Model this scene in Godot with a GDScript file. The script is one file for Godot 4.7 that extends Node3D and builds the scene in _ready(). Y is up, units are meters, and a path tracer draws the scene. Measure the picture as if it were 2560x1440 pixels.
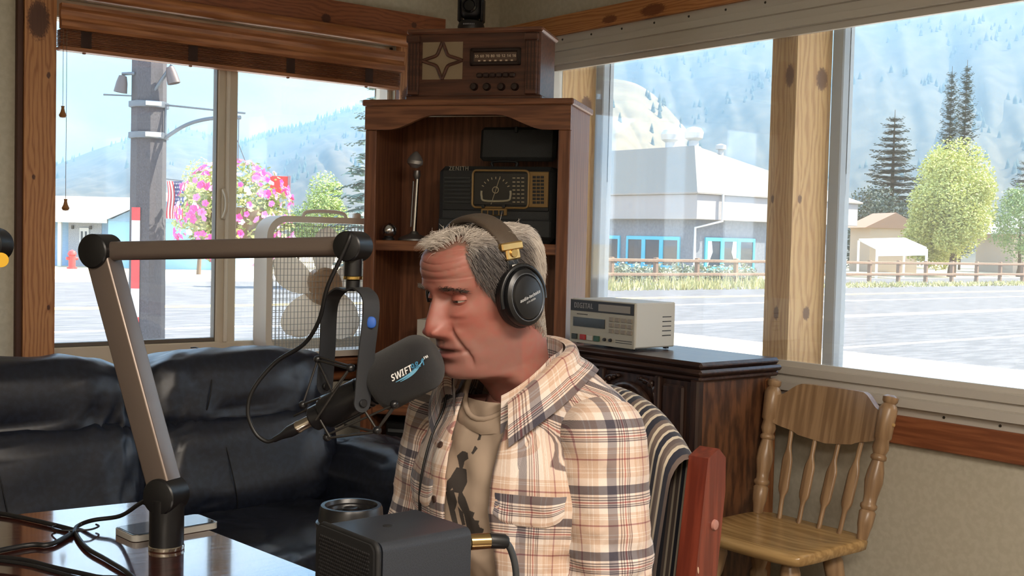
extends Node3D
# World: metres, y up, floor at y = 0, camera above the origin. wall_back is the plane z = -3.8, wall_right the plane x = 2.96.
const EYE := Vector3(0, 1.25, 0)
const PX := 2864.3
const RT := Vector3(0.78079776, 0.02445521, 0.62430505)
const UPV := Vector3(0.007592, 0.99878852, -0.0486195)
const FW := Vector3(0.62473772, -0.04270172, -0.77966617)
const GY := -0.45            # street level outside
var taken := {}
var texs := {}
var mats := {}
var rng := RandomNumberGenerator.new()

# ---------------------------------------------------------------- pixel rays (2560 x 1440 frame)
func ray(px: float, py: float) -> Vector3:
	return (RT * (px - 1280.0) - UPV * (py - 720.0) + FW * PX) / PX
func at(px: float, py: float, d: float) -> Vector3:
	return EYE + ray(px, py) * d
func at_y(px: float, py: float, y: float) -> Vector3:
	var r := ray(px, py)
	return EYE + r * ((y - EYE.y) / r.y)
func at_x(px: float, py: float, x: float) -> Vector3:
	var r := ray(px, py)
	return EYE + r * ((x - EYE.x) / r.x)
func at_z(px: float, py: float, z: float) -> Vector3:
	var r := ray(px, py)
	return EYE + r * ((z - EYE.z) / r.z)
func at_h(px: float, py: float, d: float) -> Vector3:   # horizontal distance d
	var r := ray(px, py)
	return EYE + r * (d / Vector2(r.x, r.z).length())

# ---------------------------------------------------------------- nodes and names
func numbered(n: String) -> String:
	if not taken.has(n):
		taken[n] = 0
		return n
	taken[n] += 1
	return "%s_%03d" % [n, taken[n]]
func tag(o: Node, label: String, category := "", group := "", kind := "") -> Node:
	if label != "": o.set_meta("label", label)
	if category != "": o.set_meta("category", category)
	if group != "": o.set_meta("group", group)
	if kind != "": o.set_meta("kind", kind)
	return o
func thing(called: String, label: String, category: String, pos := Vector3.ZERO, basis_ := Basis(), group := "") -> Node3D:
	var o := Node3D.new()
	o.name = numbered(called)
	add_child(o)
	o.transform = Transform3D(basis_, pos)
	tag(o, label, category, group)
	return o
func put(st: SurfaceTool, called: String, m: Material, parent: Node = null, smooth := true) -> MeshInstance3D:
	if smooth: st.generate_normals()
	st.index()
	var o := MeshInstance3D.new()
	o.mesh = st.commit()
	o.material_override = m
	if parent == null:
		o.name = numbered(called)
		add_child(o)
	else:
		o.name = called
		parent.add_child(o, true)
	return o
func struct(st: SurfaceTool, called: String, m: Material, parent: Node = null) -> MeshInstance3D:
	var o := put(st, called, m, parent)
	if parent == null: o.set_meta("kind", "structure")
	return o
func inst(mesh: Mesh, called: String, m: Material, parent: Node, xf: Transform3D) -> MeshInstance3D:
	var o := MeshInstance3D.new()
	o.mesh = mesh
	o.material_override = m
	o.transform = xf
	if parent == null:
		o.name = numbered(called)
		add_child(o)
	else:
		o.name = called
		parent.add_child(o, true)
	return o
func to_mesh(st: SurfaceTool) -> Mesh:
	st.generate_normals()
	st.index()
	return st.commit()

# ---------------------------------------------------------------- shapes
func S() -> SurfaceTool:
	var st := SurfaceTool.new()
	st.begin(Mesh.PRIMITIVE_TRIANGLES)
	return st
func tri(st: SurfaceTool, a: Vector3, b: Vector3, c: Vector3) -> void:   # counter-clockwise from outside
	st.add_vertex(a)
	st.add_vertex(c)
	st.add_vertex(b)
func quad(st: SurfaceTool, a: Vector3, b: Vector3, c: Vector3, d: Vector3) -> void:
	tri(st, a, b, c)
	tri(st, a, c, d)
func oquad(st: SurfaceTool, a: Vector3, b: Vector3, c: Vector3, d: Vector3, centre: Vector3) -> void:
	if (b - a).cross(c - a).dot((a + c) * 0.5 - centre) >= 0.0: quad(st, a, b, c, d)
	else: quad(st, d, c, b, a)
func otri(st: SurfaceTool, a: Vector3, b: Vector3, c: Vector3, centre: Vector3) -> void:
	if (b - a).cross(c - a).dot((a + b + c) / 3.0 - centre) >= 0.0: tri(st, a, b, c)
	else: tri(st, a, c, b)
func uvquad(st: SurfaceTool, p: Array, uv: Array) -> void:   # ccw
	for k in [0, 2, 1, 0, 3, 2]:
		st.set_uv(uv[k])
		st.add_vertex(p[k])
# chamfered box
func bx(st: SurfaceTool, c: Vector3, size: Vector3, bev := 0.0, b := Basis()) -> void:
	st.set_smooth_group(-1)
	var h := size * 0.5
	var e := minf(bev, minf(h.x, minf(h.y, h.z)) * 0.98)
	var P := func(s: Vector3, ax: int) -> Vector3:
		var v := Vector3.ZERO
		for k in 3:
			v[k] = s[k] * (h[k] if k == ax else h[k] - e)
		return c + b * v
	var sg := [-1.0, 1.0]
	for ax in 3:
		var u := (ax + 1) % 3
		var w := (ax + 2) % 3
		for s in sg:
			var q := []
			for t in [[1, 1], [-1, 1], [-1, -1], [1, -1]]:
				var v := Vector3.ZERO
				v[ax] = s
				v[u] = t[0]
				v[w] = t[1]
				q.append(P.call(v, ax))
			oquad(st, q[0], q[1], q[2], q[3], c)
	if e <= 0.0: return
	for ax in 3:      # edges running along ax
		var u := (ax + 1) % 3
		var w := (ax + 2) % 3
		for su in sg:
			for sw in sg:
				var lo := Vector3.ZERO
				lo[ax] = -1
				lo[u] = su
				lo[w] = sw
				var hi := lo
				hi[ax] = 1
				oquad(st, P.call(lo, u), P.call(lo, w), P.call(hi, w), P.call(hi, u), c)
	for sx in sg:
		for sy in sg:
			for sz in sg:
				var v := Vector3(sx, sy, sz)
				otri(st, P.call(v, 0), P.call(v, 1), P.call(v, 2), c)
func span(st: SurfaceTool, a: Vector3, b: Vector3, bev := 0.0) -> void:   # box between two corners
	bx(st, (a + b) * 0.5, (a - b).abs(), bev)
func box_at(called: String, m: Material, parent: Node, c: Vector3, size: Vector3, bev := 0.0, b := Basis()) -> MeshInstance3D:
	var st := S()
	bx(st, c, size, bev, b)
	return put(st, called, m, parent)
# a bar of rectangular section from a to b, w across (along `side`), t thick
func bar(st: SurfaceTool, a: Vector3, b: Vector3, side: Vector3, w: float, t: float, bev := 0.0) -> void:
	var y := (b - a).normalized()
	var x := (side - y * side.dot(y)).normalized()
	bx(st, (a + b) * 0.5, Vector3(w, (b - a).length(), t), bev, Basis(x, y, x.cross(y)))
func frames(pts: PackedVector3Array, closed := false) -> Array:
	var n := pts.size()
	var out := []
	var up := Vector3.UP
	var t0 := (pts[1] - pts[0]).normalized()
	if absf(t0.dot(up)) > 0.9: up = Vector3.RIGHT
	var x := up.cross(t0).normalized()
	for i in n:
		var a: Vector3 = pts[(i - 1 + n) % n] if (i > 0 or closed) else pts[i]
		var b: Vector3 = pts[(i + 1) % n] if (i < n - 1 or closed) else pts[i]
		var t := (b - a).normalized()
		x = (x - t * x.dot(t)).normalized()
		out.append([x, t.cross(x), t])
	return out
func tube(st: SurfaceTool, pts: PackedVector3Array, r, seg := 8, closed := false, caps := true) -> void:
	var fr := frames(pts, closed)
	var n := pts.size()
	var rings := []
	for i in n:
		var rad: float = r[i] if r is Array or r is PackedFloat32Array else r
		var ring := PackedVector3Array()
		for k in seg:
			var a := TAU * k / seg
			ring.append(pts[i] + (fr[i][0] * cos(a) + fr[i][1] * sin(a)) * rad)
		rings.append(ring)
	st.set_smooth_group(0)
	for i in (n if closed else n - 1):
		var A: PackedVector3Array = rings[i]
		var B: PackedVector3Array = rings[(i + 1) % n]
		for k in seg:
			var k2 := (k + 1) % seg
			quad(st, A[k], A[k2], B[k2], B[k])
	if caps and not closed:
		st.set_smooth_group(-1)
		for k in range(1, seg - 1):
			tri(st, rings[0][0], rings[0][k + 1], rings[0][k])
			tri(st, rings[n - 1][0], rings[n - 1][k], rings[n - 1][k + 1])
func spline(pts: Array, per := 6) -> PackedVector3Array:   # Catmull-Rom through the points
	var out := PackedVector3Array()
	var n := pts.size()
	for i in n - 1:
		var p0: Vector3 = pts[maxi(i - 1, 0)]
		var p1: Vector3 = pts[i]
		var p2: Vector3 = pts[i + 1]
		var p3: Vector3 = pts[mini(i + 2, n - 1)]
		for k in per:
			out.append(p1.cubic_interpolate(p2, p0, p3, float(k) / per))
	out.append(pts[n - 1])
	return out
# profile of (radius, height) turned round the y axis of xf
func lathe(st: SurfaceTool, prof: Array, seg: int, xf := Transform3D(), sharp := 35.0, sx := 1.0, sz := 1.0) -> void:
	var g := 1
	for i in prof.size() - 1:
		var a: Vector2 = prof[i]
		var b: Vector2 = prof[i + 1]
		if a.is_equal_approx(b): continue
		if i > 0:
			var pr: Vector2 = prof[i - 1]
			if absf(rad_to_deg((a - pr).angle_to(b - a))) > sharp: g += 1
		st.set_smooth_group(g)
		for k in seg:
			var t0 := TAU * k / seg
			var t1 := TAU * (k + 1) / seg
			var A := xf * Vector3(a.x * cos(t0) * sx, a.y, -a.x * sin(t0) * sz)
			var B := xf * Vector3(a.x * cos(t1) * sx, a.y, -a.x * sin(t1) * sz)
			var C := xf * Vector3(b.x * cos(t1) * sx, b.y, -b.x * sin(t1) * sz)
			var D := xf * Vector3(b.x * cos(t0) * sx, b.y, -b.x * sin(t0) * sz)
			if a.x > 1e-6: tri(st, A, B, C)
			if b.x > 1e-6: tri(st, A, C, D)
			elif a.x <= 1e-6: pass
func turn_to(dir: Vector3, pos: Vector3) -> Transform3D:   # y axis along dir
	var y := dir.normalized()
	var h := Vector3.RIGHT if absf(y.dot(Vector3.UP)) > 0.9 else Vector3.UP
	var x := h.cross(y).normalized()
	return Transform3D(Basis(x, y, x.cross(y)), pos)
# polygon (x, y) extruded along z of xf from -d/2 to d/2
func prism(st: SurfaceTool, poly: PackedVector2Array, d: float, xf := Transform3D(), smooth_side := false) -> void:
	var pts := poly
	if Geometry2D.is_polygon_clockwise(pts): pts.reverse()
	var idx := Geometry2D.triangulate_polygon(pts)
	st.set_smooth_group(-1)
	for i in range(0, idx.size(), 3):
		var t := [pts[idx[i]], pts[idx[i + 1]], pts[idx[i + 2]]]
		if (t[1] - t[0]).cross(t[2] - t[0]) < 0: t = [t[0], t[2], t[1]]
		tri(st, xf * Vector3(t[0].x, t[0].y, d / 2), xf * Vector3(t[1].x, t[1].y, d / 2), xf * Vector3(t[2].x, t[2].y, d / 2))
		tri(st, xf * Vector3(t[0].x, t[0].y, -d / 2), xf * Vector3(t[2].x, t[2].y, -d / 2), xf * Vector3(t[1].x, t[1].y, -d / 2))
	st.set_smooth_group(3 if smooth_side else -1)
	for i in pts.size():
		var a := pts[i]
		var b := pts[(i + 1) % pts.size()]
		quad(st, xf * Vector3(a.x, a.y, d / 2), xf * Vector3(a.x, a.y, -d / 2), xf * Vector3(b.x, b.y, -d / 2), xf * Vector3(b.x, b.y, d / 2))
# surface fn(u, v) -> Vector3, u and v in 0..1, outside where du x dv points
func sheet(st: SurfaceTool, fn: Callable, nu: int, nv: int, close_u := false, uvs := Vector2.ZERO, group := 0) -> void:
	var p := []
	for j in nv + 1:
		var row := PackedVector3Array()
		for i in nu + 1:
			row.append(fn.call(float(0 if close_u and i == nu else i) / nu, float(j) / nv))
		p.append(row)
	st.set_smooth_group(group)
	for j in nv:
		for i in nu:
			var q := [p[j][i], p[j][i + 1], p[j + 1][i + 1], p[j + 1][i]]
			if uvs != Vector2.ZERO:
				var u0 := float(i) / nu * uvs.x
				var u1 := float(i + 1) / nu * uvs.x
				var v0 := float(j) / nv * uvs.y
				var v1 := float(j + 1) / nv * uvs.y
				uvquad(st, q, [Vector2(u0, v0), Vector2(u1, v0), Vector2(u1, v1), Vector2(u0, v1)])
			else:
				if not q[0].is_equal_approx(q[1]): tri(st, q[0], q[1], q[2])
				if not q[2].is_equal_approx(q[3]): tri(st, q[0], q[2], q[3])
func spow(v: float, e: float) -> float:
	return signf(v) * pow(absf(v), e)
# pillow: superellipsoid of half sizes h; e small = boxy. disp(dir, pos) -> extra along direction
func pillow(st: SurfaceTool, c: Vector3, h: Vector3, b: Basis, e1: float, e2: float, nu: int, nv: int, disp = null) -> void:
	sheet(st, func(u: float, v: float) -> Vector3:
		var th := TAU * u
		var ph := (v - 0.5) * PI
		var cp := spow(cos(ph), e1)
		var d := Vector3(spow(cos(th), e2) * cp, spow(sin(ph), e1), -spow(sin(th), e2) * cp)
		var q := d * h
		if disp != null: q += disp.call(d, q)
		return c + b * q, nu, nv, true)
func text_on(st: SurfaceTool, text: String, size: float, fn: Callable, centre := true, weight := 400, font := "Droid Sans") -> void:
	# letters of cap height about 0.7 size, laid by fn(x, y, z) -> Vector3
	var tm := TextMesh.new()
	var f := SystemFont.new()
	f.font_names = PackedStringArray([font])
	f.font_weight = weight
	tm.font = f
	tm.font_size = 32
	tm.pixel_size = size / 32.0
	tm.text = text
	tm.depth = 0.0006
	tm.curve_step = 2.0
	tm.horizontal_alignment = HORIZONTAL_ALIGNMENT_CENTER if centre else HORIZONTAL_ALIGNMENT_LEFT
	var a := tm.get_mesh_arrays()
	var v: PackedVector3Array = a[Mesh.ARRAY_VERTEX]
	var ix: PackedInt32Array = a[Mesh.ARRAY_INDEX]
	st.set_smooth_group(-1)
	for i in ix:
		var q := v[i]
		st.add_vertex(fn.call(q.x, q.y, q.z))
func flat_text(st: SurfaceTool, text: String, size: float, xf: Transform3D, weight := 400) -> void:
	text_on(st, text, size, func(x: float, y: float, z: float) -> Vector3: return xf * Vector3(x, y, z), true, weight)

# ---------------------------------------------------------------- materials
func noise(seed_: int, freq: float, oct := 4) -> FastNoiseLite:
	var n := FastNoiseLite.new()
	n.seed = seed_
	n.noise_type = FastNoiseLite.TYPE_SIMPLEX_SMOOTH
	n.frequency = freq
	n.fractal_octaves = oct
	return n
func ntex(key: String, seed_: int, freq: float, stops := [], oct := 4, size := 256) -> NoiseTexture2D:
	if texs.has(key): return texs[key]
	var t := NoiseTexture2D.new()
	t.width = size
	t.height = size
	t.seamless = true
	t.noise = noise(seed_, freq, oct)
	if stops.size():
		var g := Gradient.new()
		var offs := PackedFloat32Array()
		var cols := PackedColorArray()
		for s in stops:
			offs.append(s[0])
			cols.append(s[1])
		g.offsets = offs
		g.colors = cols
		t.color_ramp = g
	texs[key] = t
	return t
func rgb8(r: float, g: float, b: float) -> Color:
	return Color(r / 255.0, g / 255.0, b / 255.0)
func plain(key: String, c: Color, rough := 0.6, metal := 0.0, spec := 0.5) -> StandardMaterial3D:
	if mats.has(key): return mats[key]
	var m := StandardMaterial3D.new()
	m.resource_name = key
	m.albedo_color = c
	m.roughness = rough
	m.metallic = metal
	m.metallic_specular = spec
	mats[key] = m
	return m
# two-tone noise on a triplanar mapping; scale may differ along the axes (grain)
func mottled(key: String, a: Color, b: Color, scale_: Vector3, rough := 0.6, bump := 0.0, freq := 0.02, seed_ := 3, spec := 0.5, lo := 0.3, hi := 0.7) -> StandardMaterial3D:
	if mats.has(key): return mats[key]
	var m := plain(key, Color.WHITE, rough, 0.0, spec)
	m.albedo_texture = ntex("c_" + key, seed_, freq, [[lo, a], [hi, b]], 5)
	m.uv1_triplanar = true
	m.uv1_triplanar_sharpness = 4.0
	m.uv1_scale = scale_
	if bump > 0.0:
		m.heightmap_enabled = true
		m.heightmap_scale = bump
		m.heightmap_texture = ntex("h_%d_%f" % [seed_, freq], seed_, freq, [], 5)
	return m
func wood(key: String, a: Color, b: Color, axis: int, rough := 0.45, fine := 9.0, bump := 0.02) -> StandardMaterial3D:
	var sc := Vector3.ONE * fine
	sc[axis] = fine * 0.07
	return mottled(key, a, b, sc, rough, bump, 0.02, 11 + axis)
func image_mat(key: String, im: Image, rough := 0.6, repeat := true) -> StandardMaterial3D:
	if mats.has(key): return mats[key]
	var m := plain(key, Color.WHITE, rough)
	m.albedo_texture = ImageTexture.create_from_image(im)
	m.texture_repeat = repeat
	return m
# pine board with knots: grain runs along image x; knots as (u, v, radius) in board-heights
func pine_image(w: int, h: int, seed_: int, knots: Array, light: Color, mid: Color, dark: Color) -> Image:
	var data := PackedByteArray()
	data.resize(w * h * 3)
	var n1 := noise(seed_, 0.012, 3)
	var n2 := noise(seed_ + 7, 0.09, 3)
	for j in h:
		for i in w:
			var u := float(i) / h
			var v := float(j) / h
			var t := v + n1.get_noise_2d(i * 0.35, j) * 0.16
			var dk := 0.0
			for k in knots:
				var du: float = (u - k[0])
				var dv: float = (v - k[1])
				var d := sqrt(du * du * 0.55 + dv * dv)
				t += signf(dv) * 0.11 * exp(-d * d / (k[2] * k[2] * 5.0)) * (1.0 if absf(dv) > 0.002 else 0.0)
				var dd := sqrt(du * du + dv * dv) / float(k[2])
				dk = maxf(dk, 1.0 - smoothstep(0.75, 1.15, dd + n2.get_noise_2d(i * 2, j * 2) * 0.25))
			var s := sin(t * 46.0 + n2.get_noise_2d(i * 0.2, j * 3.0) * 1.6) * 0.5 + 0.5
			s = pow(s, 2.2) * 0.75 + (n2.get_noise_2d(i * 0.35, j * 6.0) * 0.5 + 0.5) * 0.3
			var c := light.lerp(mid, clampf(s, 0.0, 1.0)).lerp(dark, dk * 0.8)
			var o := (j * w + i) * 3
			data[o] = int(clampf(c.r, 0, 1) * 255)
			data[o + 1] = int(clampf(c.g, 0, 1) * 255)
			data[o + 2] = int(clampf(c.b, 0, 1) * 255)
	return Image.create_from_data(w, h, false, Image.FORMAT_RGB8, data)
# a box whose faces carry uv along its longest run: u along axis `ax` (0..1 over the length), v across
func uvbox(st: SurfaceTool, a: Vector3, b: Vector3, ax: int, len_uv := 1.0) -> void:
	var lo := a.min(b)
	var hi := a.max(b)
	var c := (lo + hi) * 0.5
	st.set_smooth_group(-1)
	for k in 3:
		var u := (k + 1) % 3
		var w := (k + 2) % 3
		for s in [lo[k], hi[k]]:
			var p := []
			var uv := []
			for t in [[1, 1], [0, 1], [0, 0], [1, 0]]:
				var v := Vector3.ZERO
				v[k] = s
				v[u] = hi[u] if t[0] else lo[u]
				v[w] = hi[w] if t[1] else lo[w]
				p.append(v)
				var al := (v[ax] - lo[ax]) / (hi[ax] - lo[ax])
				var q := u if u != ax else w
				var ac := (v[q] - lo[q]) / (hi[q] - lo[q])
				uv.append(Vector2(al * len_uv, ac))
			if (p[1] - p[0]).cross(p[2] - p[0]).dot(p[0] - c) < 0.0:
				p.reverse()
				uv.reverse()
			uvquad(st, p, uv)

func _ready() -> void:
	rng.seed = 7
	# ---- camera
	var cam := Camera3D.new()
	cam.name = "camera"
	cam.transform = Transform3D(Basis(RT, UPV, -FW), EYE)
	cam.fov = 28.2202
	cam.near = 0.05
	cam.far = 3000.0
	add_child(cam)
	cam.current = true
	# ---- sky, exposure
	var env := Environment.new()
	env.background_mode = Environment.BG_SKY
	var sky := Sky.new()
	var pan := PanoramaSkyMaterial.new()
	pan.panorama = ImageTexture.create_from_image(sky_image())
	sky.sky_material = pan
	env.sky = sky
	env.tonemap_mode = Environment.TONE_MAPPER_LINEAR
	env.tonemap_exposure = 2.8
	env.sdfgi_enabled = true
	env.ssao_enabled = true
	env.ssil_enabled = true
	env.volumetric_fog_enabled = true
	env.volumetric_fog_density = 0.0
	env.background_energy_multiplier = SKY_ENERGY
	var we := WorldEnvironment.new()
	we.name = "environment"
	we.environment = env
	add_child(we)
	# ---- sun: from beyond the right-hand wall, high
	var sun := DirectionalLight3D.new()
	sun.name = "sun"
	sun.light_color = Color(1.0, 0.95, 0.86)
	sun.light_energy = SUN_ENERGY
	sun.light_angular_distance = 0.6
	sun.shadow_enabled = true
	sun.sky_mode = DirectionalLight3D.SKY_MODE_LIGHT_ONLY
	var sd := Vector3(0.62, 0.86, 0.36).normalized()
	sun.transform = Transform3D(Basis.looking_at(-sd, Vector3.UP), Vector3(0, 30, 0))
	add_child(sun)
	# ---- unseen ceiling lamps, placed to light the room and the man from our side
	unseen_ceiling_lamp(Vector3(0.55, 2.42, 0.75), 1.2, 0.6, UNSEEN_LAMP_ENERGY, "unseen flush ceiling light panel out of view over the foot of the table")
	unseen_ceiling_lamp(Vector3(-1.7, 2.42, 1.4), 1.2, 0.6, UNSEEN_LAMP_ENERGY, "unseen flush ceiling light panel out of view near the far corner of the room")
	print("setting"); setting()
	print("outside"); outside()
	print("furniture"); furniture()
	print("table"); table_things()
	print("person"); person()
	print("done")

const SKY_ENERGY := 1.45
const SUN_ENERGY := 2.3
const UNSEEN_LAMP_ENERGY := 4.0

func sky_image() -> Image:
	var w := 1024
	var h := 512
	var n := noise(21, 0.9, 5)
	var n2 := noise(5, 2.6, 4)
	var data := PackedFloat32Array()
	data.resize(w * h * 3)
	for j in h:
		var el := (0.5 - (j + 0.5) / h) * PI
		for i in w:
			var az := (i + 0.5) / w * TAU
			var d := Vector3(cos(el) * cos(az), sin(el), cos(el) * sin(az))
			# flat cloud deck: look the noise up on a plane overhead
			var k := 1.0 / (absf(d.y) + 0.22)
			var v := n.get_noise_2d(d.x * k, d.z * k) * 0.75 + n2.get_noise_2d(d.x * k, d.z * k) * 0.35
			var cl := smoothstep(-0.28, 0.30, v)
			var up := clampf(d.y, 0.0, 1.0)
			var blue := Vector3(0.34, 0.60, 0.88).lerp(Vector3(0.24, 0.48, 0.86), pow(up, 0.6))
			var hz := exp(-up * 6.0)
			blue = blue.lerp(Vector3(0.52, 0.76, 0.94), hz * 0.6)
			var c := blue.lerp(Vector3(0.93, 0.98, 1.0), cl * 0.85)
			if d.y < 0.0: c = Vector3(0.6, 0.66, 0.7)
			var o := (j * w + i) * 3
			data[o] = c.x
			data[o + 1] = c.y
			data[o + 2] = c.z
	return Image.create_from_data(w, h, false, Image.FORMAT_RGBF, data.to_byte_array())

func unseen_ceiling_lamp(p: Vector3, w: float, d: float, energy: float, label: String) -> void:  # panel and area light stay out of view, chosen to brighten the interior
	var t := thing("unseen_ceiling_lamp", label, "lamp", p, Basis(), "unseen ceiling light panels")
	var st := S()
	for s in [-1.0, 1.0]:
		bx(st, Vector3(s * (w / 2 + 0.02), 0, 0), Vector3(0.04, 0.06, d + 0.08), 0.004)
		bx(st, Vector3(0, 0, s * (d / 2 + 0.02)), Vector3(w, 0.06, 0.04), 0.004)
	put(st, "frame", plain("unseen_lamp_frame", rgb8(225, 222, 214), 0.5), t)
	var m := plain("unseen_lamp_diffuser", rgb8(240, 236, 225), 0.6)
	m.emission_enabled = true
	m.emission = Color(1.0, 0.9, 0.78)
	m.emission_energy_multiplier = 1.6
	box_at("diffuser", m, t, Vector3(0, 0.012, 0), Vector3(w, 0.02, d), 0.002)
	var l := AreaLight3D.new()
	l.name = "unseen_lamp_glow"
	l.area_size = Vector2(w, d)
	l.light_color = Color(1.0, 0.95, 0.89)
	l.light_energy = energy
	l.area_range = 12.0
	l.area_attenuation = 2.0
	l.shadow_enabled = true
	t.add_child(l)
	l.transform = Transform3D(Basis(Vector3.RIGHT, Vector3(0, 0, 1), Vector3(0, 1, 0)).orthonormalized(), Vector3(0, -0.012, 0))
	l.transform.basis = Basis(Vector3(1, 0, 0), -PI / 2)

# ---------------------------------------------------------------- the room
func setting() -> void:
	var paint := mottled("wall_paint", rgb8(188, 182, 164), rgb8(196, 190, 173), Vector3.ONE * 3.0, 0.85, 0.03, 0.05, 5)
	var white := mottled("ceiling_paint", rgb8(206, 202, 188), rgb8(214, 210, 198), Vector3.ONE * 2.0, 0.9, 0.03, 0.06, 6)
	var carpet := mottled("carpet", rgb8(78, 66, 58), rgb8(112, 98, 84), Vector3.ONE * 6.0, 0.95, 0.2, 0.09, 8)
	var X0 := -3.2
	var X1 := 2.96
	var Z0 := -3.82
	var Z1 := 3.0
	var T := 0.27
	var st := S()
	span(st, Vector3(X0 - T, -0.2, Z0 - T), Vector3(X1 + T, 0, Z1 + T))
	struct(st, "floor", carpet)
	st = S()
	span(st, Vector3(X0 - T, 2.45, Z0 - T), Vector3(X1 + T, 2.65, Z1 + T))
	struct(st, "ceiling", white)
	# back wall with its window hole
	var bx0 := 1.15
	var bx1 := 2.45
	var by0 := 0.80
	var by1 := 1.99
	st = S()
	span(st, Vector3(X0 - T, -0.5, Z0 - 0.13), Vector3(bx0, 2.45, Z0))
	span(st, Vector3(bx1, -0.5, Z0 - 0.13), Vector3(X1, 2.45, Z0))
	span(st, Vector3(bx0, -0.5, Z0 - 0.13), Vector3(bx1, by0, Z0))
	span(st, Vector3(bx0, by1, Z0 - 0.13), Vector3(bx1, 2.45, Z0))
	struct(st, "wall_back", paint)
	# right wall with its wide window hole
	var rz0 := -3.46
	var rz1 := 1.6  # stretch behind the camera is unseen, lengthened to let in more daylight
	var ry0 := 0.80
	var ry1 := 2.03
	st = S()
	span(st, Vector3(X1, -0.5, Z0 - T), Vector3(X1 + T, 2.45, rz0))
	span(st, Vector3(X1, -0.5, rz1), Vector3(X1 + T, 2.45, Z1 + T))
	span(st, Vector3(X1, -0.5, rz0), Vector3(X1 + T, ry0, rz1))
	span(st, Vector3(X1, ry1, rz0), Vector3(X1 + T, 2.45, rz1))
	struct(st, "wall_right", paint)
	st = S()
	span(st, Vector3(X0 - T, -0.5, Z0), Vector3(X0, 2.45, Z1 + T))
	struct(st, "wall_left", paint)
	st = S()
	span(st, Vector3(X0, -0.5, Z1), Vector3(X1, 2.45, Z1 + T))
	struct(st, "wall_front", paint)
	# unseen roof overhang outside both windows, sized to keep direct sun out
	st = S()
	span(st, Vector3(X1 + T, 2.52, Z0 - 1.2), Vector3(X1 + 1.55, 2.72, Z1 + T))
	span(st, Vector3(X0, 2.52, Z0 - T - 0.75), Vector3(X1 + T, 2.72, Z0 - T))
	struct(st, "ceiling_unseen_eave", plain("eave", rgb8(196, 186, 170), 0.8))
	# ---- wood casing round the back window
	var lp := rgb8(196, 142, 92)
	var mp := rgb8(154, 98, 58)
	var dp := rgb8(66, 34, 22)
	var cas := image_mat("casing_pine", pine_image(900, 90, 3, [[1.05, 0.45, 0.24], [3.3, 0.8, 0.05], [5.6, 0.3, 0.05], [8.35, 0.42, 0.34], [7.4, 0.75, 0.06]], lp, mp, dp), 0.5)
	var hdr := image_mat("header_pine", pine_image(1200, 100, 9, [[2.6, 0.7, 0.12], [7.7, 0.35, 0.16], [10.8, 0.6, 0.1]], rgb8(150, 88, 54), rgb8(120, 66, 40), dp), 0.5)
	st = S()   # u runs downwards along the left casing
	uvbox(st, Vector3(1.055, 2.2, -3.82), Vector3(1.152, 0.40, -3.785), 1)
	struct(st, "trim_1", cas)
	st = S()
	span(st, Vector3(1.036, 2.2, -3.82), Vector3(1.055, 0.40, -3.795), 0.002)
	struct(st, "trim_2", plain("casing_edge", rgb8(74, 42, 28), 0.6))
	st = S()
	uvbox(st, Vector3(1.152, 2.01, -3.82), Vector3(2.66, 2.12, -3.785), 0)
	struct(st, "trim_3", hdr)
	st = S()   # rounded log moulding along the header's lower edge
	tube(st, spline([Vector3(1.152, 2.005, -3.765), Vector3(1.6, 2.003, -3.763), Vector3(2.1, 2.006, -3.765), Vector3(2.56, 2.004, -3.765)], 8), 0.024, 12)
	struct(st, "trim_4", wood("log_pine", rgb8(150, 92, 54), rgb8(182, 122, 76), 0, 0.45))
	st = S()
	uvbox(st, Vector3(2.452, 2.01, -3.82), Vector3(2.55, 0.70, -3.785), 1)
	struct(st, "trim_5", cas)
	st = S()
	span(st, Vector3(1.152, 0.70, -3.82), Vector3(2.452, 0.792, -3.785), 0.004)
	struct(st, "trim_6", wood("apron_wood", rgb8(120, 70, 42), rgb8(152, 94, 58), 0))
	# ---- sliding window in the back wall
	var vinyl := plain("almond_vinyl", rgb8(196, 186, 168), 0.4)
	var vdark := plain("vinyl_gasket", rgb8(96, 88, 78), 0.5)
	var glass := plain("window_glass", Color(0.95, 0.98, 1.0, 0.06), 0.02)
	glass.transparency = BaseMaterial3D.TRANSPARENCY_ALPHA
	var w1 := Node3D.new()
	w1.name = "window_1"
	add_child(w1)
	w1.set_meta("kind", "structure")
	var zf := -3.84
	st = S()
	span(st, Vector3(1.152, 0.792, zf), Vector3(2.452, 0.858, zf - 0.09), 0.004)
	span(st, Vector3(1.152, 1.93, zf), Vector3(2.452, 1.99, zf - 0.09), 0.004)
	span(st, Vector3(1.14, 0.792, zf), Vector3(1.156, 1.99, zf - 0.09), 0.003)
	span(st, Vector3(2.43, 0.792, zf), Vector3(2.452, 1.99, zf - 0.09), 0.004)
	put(st, "window_frame", vinyl, w1)
	var s1 := box_at("sash", vinyl, w1, Vector3(1.765, 1.39, zf - 0.02), Vector3(0.075, 1.08, 0.035), 0.004)
	st = S()
	span(st, Vector3(1.156, 0.858, zf - 0.01), Vector3(1.735, 0.872, zf - 0.04), 0.002)
	span(st, Vector3(1.724, 0.858, zf - 0.008), Vector3(1.733, 1.93, zf - 0.04), 0.001)
	put(st, "gasket", vdark, s1)
	box_at("sash_track", plain("sash_white", rgb8(214, 208, 196), 0.4), s1, Vector3(1.762, 1.39, zf), Vector3(0.014, 1.07, 0.014), 0.003)
	st = S()
	tube(st, spline([Vector3(1.748, 1.30, zf + 0.006), Vector3(1.752, 1.33, zf + 0.022), Vector3(1.752, 1.37, zf + 0.022), Vector3(1.748, 1.40, zf + 0.006)], 5), 0.0075, 8)
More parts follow.
